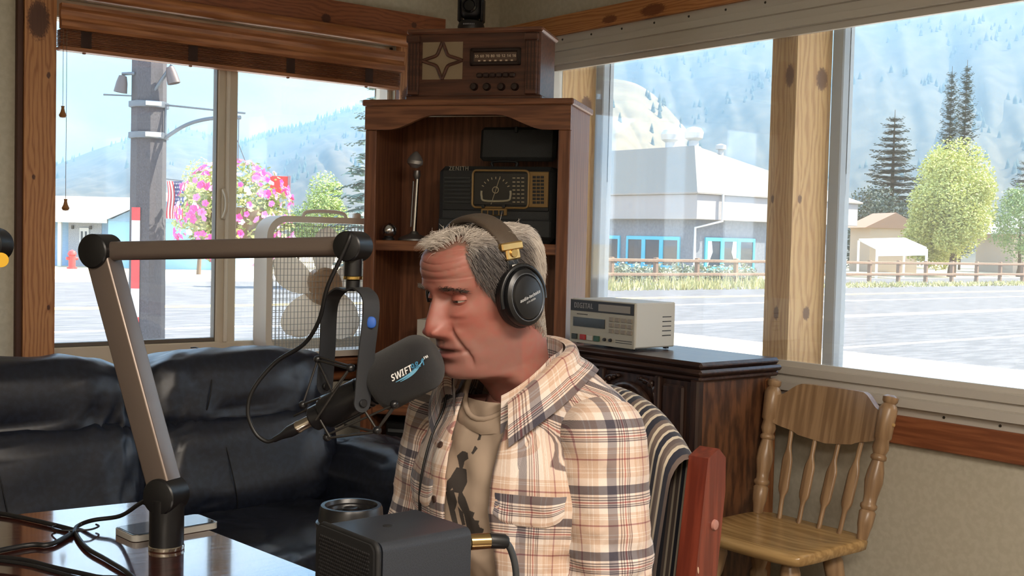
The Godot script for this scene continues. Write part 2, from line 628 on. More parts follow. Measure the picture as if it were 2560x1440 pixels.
	bx(st, Vector3(1.748, 1.35, zf + 0.004), Vector3(0.014, 0.11, 0.008), 0.003)
	put(st, "latch", vinyl, s1)
	box_at("pane", glass, w1, Vector3(1.44, 1.39, zf - 0.03), Vector3(0.57, 1.08, 0.004))
	box_at("pane", glass, w1, Vector3(2.115, 1.39, zf - 0.06), Vector3(0.64, 1.08, 0.004))
	# ---- wide window in the right wall: aluminium frame inside, timber posts, outer panes
	var w2 := Node3D.new()
	w2.name = "window_2"
	add_child(w2)
	w2.set_meta("kind", "structure")
	var alu := plain("aluminium_frame", rgb8(196, 190, 180), 0.38, 0.05)
	var alu2 := plain("aluminium_strip", rgb8(150, 144, 134), 0.45, 0.35)
	st = S()   # head: stepped profile
	var prof := PackedVector2Array([Vector2(2.96, 2.046), Vector2(2.946, 2.046), Vector2(2.946, 2.012), Vector2(2.934, 2.010), Vector2(2.930, 1.985), Vector2(2.938, 1.982), Vector2(2.938, 1.958), Vector2(2.926, 1.955), Vector2(2.926, 1.934), Vector2(2.944, 1.931), Vector2(2.944, 1.911), Vector2(2.96, 1.911)])
	prism(st, prof, 5.06, Transform3D(Basis(), Vector3(0, 0, -0.93)))
	var fr := put(st, "head_frame", alu, w2)
	st = S()
	var prof2 := PackedVector2Array([Vector2(2.96, 0.886), Vector2(2.946, 0.886), Vector2(2.944, 0.872), Vector2(2.932, 0.870), Vector2(2.932, 0.846), Vector2(2.944, 0.843), Vector2(2.940, 0.824), Vector2(2.926, 0.820), Vector2(2.926, 0.795), Vector2(2.948, 0.792), Vector2(2.948, 0.768), Vector2(2.96, 0.768)])
	prism(st, prof2, 5.06, Transform3D(Basis(), Vector3(0, 0, -0.93)))
	put(st, "sill_frame", alu, w2)
	st = S()
	span(st, Vector3(2.93, 0.80, -3.47), Vector3(2.99, 2.03, -3.44), 0.003)
	span(st, Vector3(2.93, 0.80, 1.58), Vector3(2.99, 2.03, 1.61), 0.003)
	put(st, "side_frame", alu, w2)
	var scr := S()
	lathe(scr, [Vector2(0.0, 0.003), Vector2(0.003, 0.0025), Vector2(0.0045, 0.0)], 8)
	var scm := to_mesh(scr)
	for k in 30:
		inst(scm, "screw", plain("screw_head", rgb8(70, 66, 60), 0.4, 0.6), fr, Transform3D(Basis(Vector3(0, 0, 1), PI / 2), Vector3(2.946, 2.030, -3.40 + k * 0.165)))
		inst(scm, "screw", plain("screw_head", rgb8(70, 66, 60), 0.4, 0.6), fr, Transform3D(Basis(Vector3(0, 0, 1), PI / 2), Vector3(2.948, 0.780, -3.38 + k * 0.165)))
	box_at("pane", glass, w2, Vector3(2.972, 1.40, -0.93), Vector3(0.005, 1.04, 5.03))
	var post := image_mat("post_pine", pine_image(640, 120, 15, [[1.0, 0.5, 0.1], [4.3, 0.72, 0.16], [2.6, 0.2, 0.06]], rgb8(206, 172, 118), rgb8(172, 130, 82), rgb8(92, 60, 40)), 0.55)
	for z in [-3.49, -2.355, -1.0, 0.4]:
		st = S()
		uvbox(st, Vector3(2.985, 2.03, z - 0.05), Vector3(3.165, 0.80, z + 0.05), 1)
		put(st, "timber_post", post, w2)
	st = S()
	span(st, Vector3(2.99, 0.80, -3.46), Vector3(3.20, 0.845, 1.6), 0.003)
	put(st, "inner_sill", plain("pine_sill", rgb8(190, 160, 116), 0.6), w2)
	var ow := plain("shaded_outer_vinyl", rgb8(150, 160, 170), 0.45)  # white vinyl; its shade and sky reflection are put into the blue-grey colour
	for zz in [[-3.44, -2.41], [-2.305, -1.05], [-0.95, 0.35], [0.45, 1.6]]:
		st = S()
		span(st, Vector3(3.165, 0.80, zz[0]), Vector3(3.225, 2.03, zz[0] + 0.045), 0.004)
		span(st, Vector3(3.165, 0.80, zz[1] - 0.045), Vector3(3.225, 2.03, zz[1]), 0.004)
		span(st, Vector3(3.165, 0.80, zz[0] + 0.045), Vector3(3.225, 0.85, zz[1] - 0.045), 0.004)
		span(st, Vector3(3.165, 1.99, zz[0] + 0.045), Vector3(3.225, 2.03, zz[1] - 0.045), 0.004)
		put(st, "outer_frame", ow, w2)
		box_at("pane", glass, w2, Vector3(3.20, 1.42, (zz[0] + zz[1]) / 2), Vector3(0.005, 1.14, zz[1] - zz[0] - 0.09))
	var knotty := image_mat("knotty_pine", pine_image(2000, 74, 27, [[0.55, 0.5, 0.26], [3.3, 0.3, 0.2], [4.4, 0.35, 0.3], [8.0, 0.6, 0.2], [12.5, 0.5, 0.24]], rgb8(198, 140, 86), rgb8(160, 98, 54), rgb8(110, 58, 32)), 0.5)
	st = S()
	uvbox(st, Vector3(2.96, 2.046, -3.785), Vector3(2.93, 2.12, 1.65), 2)
	struct(st, "trim_7", knotty)
	st = S()
	span(st, Vector3(2.96, 0.685, -3.785), Vector3(2.935, 0.768, 1.65), 0.003)
	struct(st, "trim_8", wood("apron_right", rgb8(124, 72, 46), rgb8(150, 92, 60), 2))
	# ---- wooden blind drawn up in the back window
	var bl := thing("window_blind", "wooden slat blind drawn up at the top of the window above the sofa", "blind", Vector3(1.80, 1.82, -3.77))
	var vw := wood("valance_wood", rgb8(140, 88, 54), rgb8(176, 118, 76), 0, 0.4)
	st = S()
	var vp := PackedVector2Array([Vector2(0, 0.062), Vector2(0.020, 0.062), Vector2(0.026, 0.070), Vector2(0.026, 0.085), Vector2(0.020, 0.092), Vector2(0.016, 0.105), Vector2(0.018, 0.120), Vector2(0.026, 0.128), Vector2(0.026, 0.140), Vector2(0, 0.140)])
	# profile in (z, y), extruded along x
	prism(st, vp, 1.29, Transform3D(Basis(Vector3(0, 0, 1), Vector3(0, 1, 0), Vector3(-1, 0, 0)), Vector3.ZERO), false)
	put(st, "valance", vw, bl)
	var slat := wood("slat_wood", rgb8(112, 66, 40), rgb8(146, 92, 58), 0, 0.45)
	st = S()
	bx(st, Vector3.ZERO, Vector3(1.28, 0.0034, 0.042), 0.001)
	var sm := to_mesh(st)
	for k in 11:
		inst(sm, "slat", slat, bl, Transform3D(Basis(), Vector3(0, 0.014 + k * 0.0047, -0.022 + (k % 3) * 0.0012)))
	box_at("bottom_rail", vw, bl, Vector3(0, 0.004, -0.022), Vector3(1.28, 0.014, 0.046), 0.003)
	for x in [-0.56, -0.20, 0.17, 0.50]:
		box_at("ladder_tape", plain("ladder_tape", rgb8(58, 40, 34), 0.9), bl, Vector3(x, 0.038, 0.001), Vector3(0.034, 0.056, 0.0025), 0.001)
		st = S()
		lathe(st, [Vector2(0, -0.006), Vector2(0.006, -0.004), Vector2(0.006, 0), Vector2(0, 0)], 8, Transform3D(Basis(), Vector3(x, -0.003, -0.02)))
		put(st, "cord_button", slat, bl)
	var tw := plain("tassel_wood", rgb8(150, 104, 58), 0.5)
	for c in [[-0.633, 1.60], [-0.622, 1.305]]:
		st = S()
		tube(st, PackedVector3Array([Vector3(c[0], 0.06, 0.004), Vector3(c[0], c[1] - 1.82 + 0.035, 0.004)]), 0.0009, 5)
		put(st, "cord", plain("blind_cord", rgb8(120, 104, 88), 0.9), bl)
		st = S()
		lathe(st, [Vector2(0, 0), Vector2(0.009, 0.002), Vector2(0.0125, 0.009), Vector2(0.007, 0.020), Vector2(0.0045, 0.032), Vector2(0.006, 0.038), Vector2(0, 0.038)], 12, Transform3D(Basis(), Vector3(c[0], c[1] - 1.82, 0.004)))
		put(st, "tassel", tw, bl)

# ---------------------------------------------------------------- outside
func hill(called: String, label: String, crest: Array, rc: float, rf: float, seed_: int, cols: Array, amp: float, power: float, tree_n: int, tree_h: float, trees_low: float) -> void:
	# crest: (px, py) points where the ridge shows; the slope runs down from it towards the street
	var az := []
	var el := []
	for c in crest:
		var r := ray(c[0], c[1])
		az.append(atan2(r.x, -r.z))
		el.append(r.y / Vector2(r.x, r.z).length())
	var n := noise(seed_, 1.0, 5)
	var nf := noise(seed_ + 3, 1.0, 3)
	var prof := func(a: float) -> float:
		for i in az.size() - 1:
			if a <= az[i + 1] or i == az.size() - 2:
				var t := clampf((a - az[i]) / (az[i + 1] - az[i]), 0.0, 1.0)
				var p0: float = el[maxi(i - 1, 0)]
				var p3: float = el[mini(i + 2, el.size() - 1)]
				return cubic_interpolate(el[i], el[i + 1], p0, p3, t)
		return el[0]
	var a0: float = az[0]
	var a1: float = az[az.size() - 1]
	var pt := func(u: float, v: float) -> Vector3:
		var a := lerpf(a0, a1, u)
		var t := v * 1.25
		var r := lerpf(rf, rc, t)
		var hc: float = prof.call(a) * rc + EYE.y - GY
		var s := pow(clampf(t, 0, 1), power) if t <= 1.0 else 1.0 - (t - 1.0) * 1.6
		var g := n.get_noise_2d(a * 8.0, t * 0.9) * 0.9 + absf(nf.get_noise_2d(a * 15.0 + t * 1.2, t * 1.1)) * 0.8 - 0.25
		var y := hc * s + amp * g * sin(PI * clampf(t, 0, 1))
		return Vector3(sin(a) * r, GY + maxf(y, -2.0), -cos(a) * r)
	var nu := maxi(150, int(320.0 * (a1 - a0)))
	var nv := 56
	var st := S()
	sheet(st, func(u: float, v: float) -> Vector3: return pt.call(1.0 - u, v), nu, nv)
	var m := mottled("hill_soil_%d" % seed_, cols[0], cols[1], Vector3.ONE * 0.012, 0.95, 0.0, 0.03, seed_, 0.2)
	var o := put(st, called, m)
	tag(o, label, "hill")
	# pines along the ridge and in the gullies
	var cone := S()
	lathe(cone, [Vector2(0.0, 0.0), Vector2(0.24, 0.08), Vector2(0.13, 0.45), Vector2(0.16, 0.46), Vector2(0.0, 1.0)], 6)
	var mm := MultiMesh.new()
	mm.transform_format = MultiMesh.TRANSFORM_3D
	mm.mesh = to_mesh(cone)
	var xs := []
	var rg := RandomNumberGenerator.new()
	rg.seed = seed_ * 13 + 1
	var tries := 0
	while xs.size() < tree_n and tries < tree_n * 12:
		tries += 1
		var u := rg.randf()
		var v := (0.8 - absf(rg.randfn(0, 0.05))) if rg.randf() < 0.45 else rg.randf_range(0.25, 0.8)
		var f := nf.get_noise_2d(u * 7.0 + v * 4.0, v * 7.0 - u * 3.0)
		if f < (0.10 if v < 0.74 else 0.10 - trees_low * 0.35): continue
		var s := tree_h * rg.randf_range(0.6, 1.25)
		xs.append(Transform3D(Basis.from_scale(Vector3(s, s, s)), pt.call(u, v) - Vector3(0, 0.3, 0)))
	mm.instance_count = xs.size()
	for i in xs.size(): mm.set_instance_transform(i, xs[i])
	var mi := MultiMeshInstance3D.new()
	mi.multimesh = mm
	mi.material_override = plain("far_pine", rgb8(74, 90, 80), 0.9)
	mi.name = numbered("pine_forest")
	add_child(mi)
	tag(mi, "distant pines scattered over " + label, "forest", "", "stuff")

# crown of many small leaves, each a two-triangle sheet, inside blobs (centre, radii)
func leaves(st: SurfaceTool, blobs: Array, count: int, size: float, seed_: int, shell := 0.55) -> void:
	var rg := RandomNumberGenerator.new()
	rg.seed = seed_
	st.set_smooth_group(-1)
	var vol := 0.0
	for b in blobs: vol += b[1].x * b[1].y
	for b in blobs:
		var nn := int(count * b[1].x * b[1].y / vol)
		for k in nn:
			var d := Vector3(rg.randfn(), rg.randfn(), rg.randfn()).normalized()
			var c: Vector3 = b[0] + d * b[1] * lerpf(shell, 1.05, rg.randf())
			var x := Vector3(rg.randfn(), rg.randfn() * 0.6, rg.randfn()).normalized()
			var y := (d + Vector3(rg.randfn(), rg.randfn(), rg.randfn()) * 0.7).cross(x).normalized()
			var s := size * rg.randf_range(0.6, 1.3)
			quad(st, c - x * s, c - y * s * 0.55, c + x * s, c + y * s * 0.55)
func leafy(key: String, a: Color, b: Color) -> StandardMaterial3D:
	var m := mottled(key, a, b, Vector3.ONE * 0.7, 0.7, 0.0, 0.05, 17)
	m.backlight_enabled = true
	m.backlight = Color(0.4, 0.45, 0.25)
	return m
func broad_tree(called: String, label: String, base: Vector3, h: float, w: float, mat: Material, seed_: int, count: int, leaf: float, trunk := 0.25) -> void:
	var t := thing(called, label, "tree", base)
	var rg := RandomNumberGenerator.new()
	rg.seed = seed_
	var st := S()
	tube(st, PackedVector3Array([Vector3.ZERO, Vector3(0.05, h * trunk, 0.05), Vector3(0, h * 0.6, 0)]), [w * 0.04, w * 0.03, w * 0.012], 7)
	put(st, "trunk", plain("bark", rgb8(96, 80, 66), 0.9), t)
	var blobs := [[Vector3(0, h * (0.5 + trunk * 0.5), 0), Vector3(w * 0.33, h * (0.46 - trunk * 0.3), w * 0.33)]]
	for k in 13:
		var a := rg.randf() * TAU
		var y := rg.randf_range(trunk + 0.05, 0.88)
		var rr := w * 0.30 * sqrt(maxf(0.05, 1.0 - pow((y - 0.5) / 0.52, 2)))
		blobs.append([Vector3(cos(a) * rr, h * y, sin(a) * rr), Vector3.ONE * w * rg.randf_range(0.13, 0.22)])
	st = S()
	leaves(st, blobs, count, leaf, seed_ + 1)
	put(st, "foliage", mat, t).set_meta("kind", "stuff")
func conifer(called: String, label: String, base: Vector3, h: float, w: float, mat: Material, seed_: int, tiers: int, droop := 0.2, slim := 1.0) -> void:
	var t := thing(called, label, "tree", base)
	var rg := RandomNumberGenerator.new()
	rg.seed = seed_
	var st := S()
	tube(st, PackedVector3Array([Vector3.ZERO, Vector3(0, h, 0)]), [w * 0.045, 0.02], 7)
	put(st, "trunk", plain("bark_grey", rgb8(92, 84, 76), 0.9), t)
	st = S()
	st.set_smooth_group(-1)
	for i in tiers:
		var f := float(i) / tiers
		var y := h * (0.08 + 0.9 * f)
		var len_ := w * 0.5 * pow(1.0 - f, slim) + 0.06 * w
		var nb := 13
		for k in nb:
			var a := TAU * k / nb + rg.randf() * 0.7
			var L := len_ * rg.randf_range(0.65, 1.1)
			var d := Vector3(cos(a), -droop + rg.randf_range(-0.1, 0.12), sin(a))
			var s := Vector3(-sin(a), 0, cos(a))
			for q in 12:
				var u := (q + 0.6) / 12.0
				var c := Vector3(0, y + rg.randfn() * h * 0.006, 0) + d * L * u + Vector3(0, L * 0.18 * u * u, 0)
				var ww := L * 0.26 * (1.15 - u) + 0.03 * w
				var tip := d.normalized() * L * 0.13
				quad(st, c - tip * 0.4, c - s * ww + tip * 0.5 + Vector3(0, -0.04 * L, 0), c + tip, c + s * ww + tip * 0.5 + Vector3(0, -0.04 * L, 0))
	put(st, "foliage", mat, t).set_meta("kind", "stuff")

func outside() -> void:
	# ---- haze over the valley beyond the houses
	var fog := FogVolume.new()
	fog.name = "valley_haze"
	fog.size = Vector3(1700, 112, 640)
	fog.shape = RenderingServer.FOG_VOLUME_SHAPE_BOX
	var fm := FogMaterial.new()
	fm.density = 0.0030
	fm.albedo = Color(0.66, 0.86, 1.0)
	fog.material = fm
	var fh := Vector3(FW.x, 0, FW.z).normalized()
	fog.transform = Transform3D(Basis(Vector3(-fh.z, 0, fh.x), Vector3.UP, -fh), fh * (105.0 + 320.0) + Vector3(0, 55, 0))
	add_child(fog)
	tag(fog, "pale blue haze hanging over the valley before the hills", "haze", "", "stuff")
	# ---- ground
	var dirt := mottled("dry_ground", rgb8(176, 164, 136), rgb8(196, 184, 156), Vector3.ONE * 0.12, 0.95, 0.0, 0.05, 31)
	var st := S()
	span(st, Vector3(-400, GY - 1.0, -760), Vector3(900, GY, 200))
	struct(st, "floor_ground", dirt)
	var asph := mottled("asphalt", rgb8(82, 85, 90), rgb8(102, 104, 108), Vector3(0.06, 0.06, 0.25), 0.9, 0.05, 0.06, 33)
	st = S()
	span(st, Vector3(-60, GY, -36.5), Vector3(140, GY + 0.02, -14.5))
	span(st, Vector3(15.5, GY, -14.5), Vector3(140, GY + 0.02, 30))
	struct(st, "floor_street", asph)
	var conc := mottled("sidewalk", rgb8(176, 174, 168), rgb8(194, 192, 186), Vector3.ONE * 0.8, 0.9, 0.0, 0.06, 35)
	st = S()
	span(st, Vector3(-60, GY, -39.4), Vector3(30, GY + 0.14, -36.5), 0.02)
	struct(st, "trim_9", conc)
	st = S()
	# concrete forecourt round the building, mostly out of view, pale to bounce sunlight indoors
	span(st, Vector3(-30, GY, -14.5), Vector3(15.5, GY + 0.05, -4.15))
	span(st, Vector3(3.3, GY, -4.15), Vector3(15.5, GY + 0.05, 30))
	struct(st, "floor_forecourt", conc)
	var paintw := plain("road_paint", rgb8(190, 190, 188), 0.8)
	var painty := plain("road_paint_yellow", rgb8(232, 206, 130), 0.8)
	var k := 0
	for l in [[-60.0, 140.0, -24.6, 0.16, painty], [-60.0, 140.0, -24.2, 0.16, painty], [2.0, 14.0, -18.9, 0.16, paintw], [16.0, 90.0, -11.4, 0.14, paintw], [12.0, 90.0, -16.6, 0.5, paintw], [12.0, 90.0, -21.4, 0.22, paintw]]:
		st = S()
		bx(st, Vector3((l[0] + l[1]) / 2, GY + 0.026, l[2]), Vector3(l[1] - l[0], 0.012, l[3]), 0.0)
		var o := put(st, "road_line", l[4])
		tag(o, ["first yellow centre line painted on the street", "second yellow centre line painted on the street", "short white line on the street below the flower basket", "thin white edge line on the asphalt outside the wide window", "broad white line across the asphalt outside the wide window", "narrow white line on the asphalt nearest the weeds"][k], "road line", "painted road lines")
		k += 1
	# ---- weeds along the far side and the shrubs before the grey building
	var rg := RandomNumberGenerator.new()
	rg.seed = 91
	st = S()
	st.set_smooth_group(-1)
	for i in 5200:
		var x := rg.randf_range(24, 70)
		var z := rg.randf_range(-31.0, -28.2)
		var hgt := rg.randf_range(0.1, 0.42) * (1.3 if x < 38 else 0.55)
		var a := rg.randf() * TAU
		var s := Vector3(cos(a), 0, sin(a)) * 0.035
		var b := Vector3(x, GY, z)
		tri(st, b - s, b + s, b + Vector3(rg.randfn() * 0.1, hgt, rg.randfn() * 0.1))
	var o2 := put(st, "roadside_weeds", mottled("dry_weeds", rgb8(208, 198, 146), rgb8(168, 168, 112), Vector3.ONE * 0.35, 0.9, 0.0, 0.06, 41))
	tag(o2, "strip of dry yellow-green weeds along the far edge of the asphalt", "weeds", "", "stuff")
	var sage := leafy("sage", rgb8(120, 132, 120), rgb8(176, 180, 160))
	for i in 7:
		var px := 1540.0 + i * 52.0
		var p := at_y(px, 703 + (i % 3) * 3, GY)
		var t := thing("sage_shrub", "low grey-green shrub among the weeds before the grey building", "shrub", p, Basis(), "grey shrubs before the building")
		st = S()
		leaves(st, [[Vector3(0, 0.35, 0), Vector3(0.85, 0.5, 0.6)], [Vector3(0.6, 0.25, 0), Vector3(0.5, 0.4, 0.5)]], 520, 0.1, 300 + i, 0.3)
		put(st, "foliage", sage, t).set_meta("kind", "stuff")
		st = S()
		tube(st, PackedVector3Array([Vector3.ZERO, Vector3(0.05, 0.3, 0)]), 0.04, 5)
		put(st, "stem", plain("bark", rgb8(96, 80, 66), 0.9), t)
	# ---- rail fence
	var fw := mottled("fence_wood", rgb8(120, 98, 84), rgb8(150, 126, 108), Vector3(0.4, 3, 3), 0.9, 0.0, 0.05, 43)
	var fence := thing("rail_fence", "brown two-rail wooden fence beyond the weeds across the asphalt", "fence", Vector3(26, GY, -32.4))
	st = S()
	bx(st, Vector3(0, 0.55, 0), Vector3(0.17, 1.1, 0.17), 0.02)
	var pm := to_mesh(st)
	st = S()
	bx(st, Vector3.ZERO, Vector3(2.5, 0.13, 0.07), 0.02)
	var rm := to_mesh(st)
	for i in 22:
		inst(pm, "post", fw, fence, Transform3D(Basis(), Vector3(i * 2.45, 0, 0)))
		for y in [0.42, 0.98]:
			inst(rm, "rail", fw, fence, Transform3D(Basis(Vector3(0, 0, 1), rg.randfn() * 0.004), Vector3(i * 2.45 + 1.22, y, 0.09)))
	grey_building()
	blue_house()
	street_pole()
	flowers()
	# ---- white awning beside the building, shed behind it, houses to the right
	var aw := thing("awning", "white flat awning on thin posts beside the grey building", "awning", at_h(2232, 700, 74.0) * Vector3(1, 0, 1) + Vector3(0, GY, 0))
	var wm := plain("awning_white", rgb8(240, 240, 238), 0.7)
	var F0 := at_h(2193, 620, 68.0)
	var F1 := at_h(2317, 618, 68.0)
	var B0 := at_h(2147, 597, 72.0)
	var B1 := at_h(2262, 594, 72.0)
	st = S()
	st.set_smooth_group(-1)
	var dn := Vector3(0, -0.12, 0)
	var vd := Vector3(0, -0.46, 0)
	quad(st, F0, F1, B1, B0)
	quad(st, F0 + dn, B0 + dn, B1 + dn, F1 + dn)
	quad(st, F1, F1 + dn, B1 + dn, B1)
	quad(st, B0, B0 + dn, F0 + dn, F0)
	quad(st, F0, F0 + vd, F1 + vd, F1)
	quad(st, F0 + Vector3(0.05, 0, -0.05), F1 + Vector3(0.05, 0, -0.05), F1 + vd + Vector3(0.05, 0, -0.05), F0 + vd + Vector3(0.05, 0, -0.05))
	putw(st, "canopy", wm, aw)
	for q in [F0, F1, B0, B1]:
		st = S()
		bx(st, Vector3(q.x, (q.y + GY) / 2 - 0.05, q.z), Vector3(0.1, q.y - GY - 0.1, 0.1))
		putw(st, "post", wm, aw)
	var shed := thing("garden_shed", "small tan shed with a low gable roof behind the awning", "shed", at_h(2205, 690, 86.0) * Vector3(1, 0, 1) + Vector3(0, GY, 0), Basis(Vector3.UP, -0.5))
	box_at("wall", plain("shed_wall", rgb8(170, 156, 140), 0.9), shed, Vector3(0, 1.6, 0), Vector3(3.6, 3.2, 3.0))
	st = S()
	prism(st, PackedVector2Array([Vector2(-2.3, 3.1), Vector2(0, 4.2), Vector2(2.3, 3.1)]), 3.4)
	put(st, "roof", plain("shed_roof", rgb8(150, 122, 104), 0.9), shed)
	var fh2 := thing("white_house", "low white-roofed house beyond the yellow-green tree", "house", at_h(2620, 690, 100.0) * Vector3(1, 0, 1) + Vector3(0, GY, 0), Basis(Vector3.UP, -0.6))
	box_at("wall", plain("shed_wall", rgb8(170, 156, 140), 0.9), fh2, Vector3(0, 1.6, 0), Vector3(9, 3.2, 6))
	st = S()
	prism(st, PackedVector2Array([Vector2(-5.2, 3.0), Vector2(-0.5, 5.0), Vector2(5.2, 3.0)]), 7.0)
	put(st, "roof", plain("pale_roof", rgb8(150, 150, 150), 0.8), fh2)
	# ---- trees
	var yl := leafy("yellow_leaf", rgb8(156, 166, 92), rgb8(214, 210, 136))
	broad_tree("birch_tree", "large yellow-green tree in leaf behind the fence", at_h(2378, 700, 77.0) * Vector3(1, 0, 1) + Vector3(0, GY, 0), 8.8, 7.4, yl, 51, 38000, 0.095, 0.12)
	var gl := leafy("green_leaf", rgb8(116, 142, 86), rgb8(178, 192, 116))
	broad_tree("round_tree", "round pale green tree beyond the box fan", at_h(808, 600, 60.0) * Vector3(1, 0, 1) + Vector3(0, GY, 0), 4.9, 3.0, gl, 53, 9000, 0.07, 0.25)
	broad_tree("small_tree", "small green tree beside the round pale tree across the street", at_h(745, 600, 62.0) * Vector3(1, 0, 1) + Vector3(0, GY, 0), 3.2, 1.7, leafy("green_leaf_b", rgb8(92, 122, 78), rgb8(140, 160, 104)), 57, 3000, 0.07, 0.2)
	broad_tree("street_tree", "yellowish young tree behind the hanging flowers across the street", at_h(497, 600, 44.0) * Vector3(1, 0, 1) + Vector3(0, GY, 0), 4.3, 2.2, leafy("olive_leaf", rgb8(140, 156, 90), rgb8(204, 200, 130)), 59, 5000, 0.06, 0.3)
	broad_tree("hedge_tree", "pale green leafy tree at the right of the yellow-green tree", at_h(2545, 690, 84.0) * Vector3(1, 0, 1) + Vector3(0, GY, 0), 6.4, 4.2, leafy("pale_leaf", rgb8(110, 136, 96), rgb8(156, 176, 120)), 61, 7000, 0.09, 0.1)
	broad_tree("dark_shrub_tree", "dark green rounded tree behind the awning", at_h(2200, 690, 98.0) * Vector3(1, 0, 1) + Vector3(0, GY, 0), 6.6, 9.0, leafy("dark_leaf", rgb8(40, 60, 54), rgb8(66, 86, 74)), 63, 9000, 0.12, 0.05)
	var sp := leafy("spruce_leaf", rgb8(40, 62, 60), rgb8(62, 84, 78))
	conifer("spruce_tree", "spreading blue-green spruce seen at the edge of the bookcase", at_h(932, 600, 36.0) * Vector3(1, 0, 1) + Vector3(0, GY, 0), 6.9, 3.0, leafy("spruce_near", rgb8(96, 118, 108), rgb8(140, 156, 142)), 71, 15, 0.35, 0.8)
	conifer("spruce_tree", "broad dark spruce behind the end of the grey building", at_h(2222, 690, 112.0) * Vector3(1, 0, 1) + Vector3(0, GY, 0), 14.5, 8.0, sp, 73, 22, 0.12, 0.8)
	conifer("poplar_tree", "taller of two slim dark conifers rising behind the yellow-green tree", at_h(2397, 690, 105.0) * Vector3(1, 0, 1) + Vector3(0, GY, 0), 17.8, 2.6, sp, 75, 30, -0.25, 0.4)
	conifer("poplar_tree", "shorter of two slim dark conifers rising behind the yellow-green tree", at_h(2360, 690, 107.0) * Vector3(1, 0, 1) + Vector3(0, GY, 0), 17.6, 2.5, sp, 77, 30, -0.25, 0.4)
	conifer("spruce_tree", "dark spruce at the far right beyond the white-roofed house", at_h(2556, 690, 115.0) * Vector3(1, 0, 1) + Vector3(0, GY, 0), 10.5, 6.0, sp, 79, 18, 0.1, 0.8)
	# ---- hills
	var tan_ := [rgb8(108, 99, 84), rgb8(90, 84, 72)]
	hill("hill", "rounded tan hill behind the street pole in the left window", [[-1700, 500], [-900, 470], [-500, 505], [-120, 480], [60, 435], [140, 410], [240, 372], [330, 345], [400, 333], [470, 322], [520, 332], [560, 356], [640, 420], [720, 470]], 420, 150, 4, tan_, 4, 1.1, 220, 2.2, 0.4)
	hill("hill", "long wooded ridge rising to the right behind the spruce", [[420, 430], [520, 395], [600, 358], [680, 332], [760, 308], [850, 280], [900, 264], [990, 240], [1100, 230], [1250, 240], [1400, 300]], 470, 160, 12, tan_, 5, 1.05, 800, 2.2, 0.9)
	var sagec := [rgb8(116, 110, 94), rgb8(98, 95, 82)]
	hill("hill", "tall hazy mountainside filling the wide window", [[1150, 150], [1350, 130], [1530, 60], [1720, 10], [1920, -60], [2120, -110], [2350, -150], [2600, -170], [2900, -160], [3500, -60], [4300, 40], [5600, 160]], 640, 230, 23, sagec, 11, 1.0, 3200, 2.8, 0.55)
	hill("hill", "sunlit tan foothill left of the timber post", [[1300, 230], [1440, 185], [1530, 192], [1590, 205], [1640, 238], [1690, 290], [1740, 350], [1800, 420]], 300, 140, 37, [rgb8(160, 146, 116), rgb8(140, 128, 104)], 5, 1.2, 60, 2.4, 0.0)
	hill("hill", "smooth grey-blue spur running up behind the slim conifers", [[1750, 470], [1900, 420], [2050, 372], [2130, 335], [2235, 287], [2356, 215], [2450, 200], [2560, 190], [2750, 170]], 380, 170, 45, sagec, 7, 1.2, 350, 2.6, 0.3)

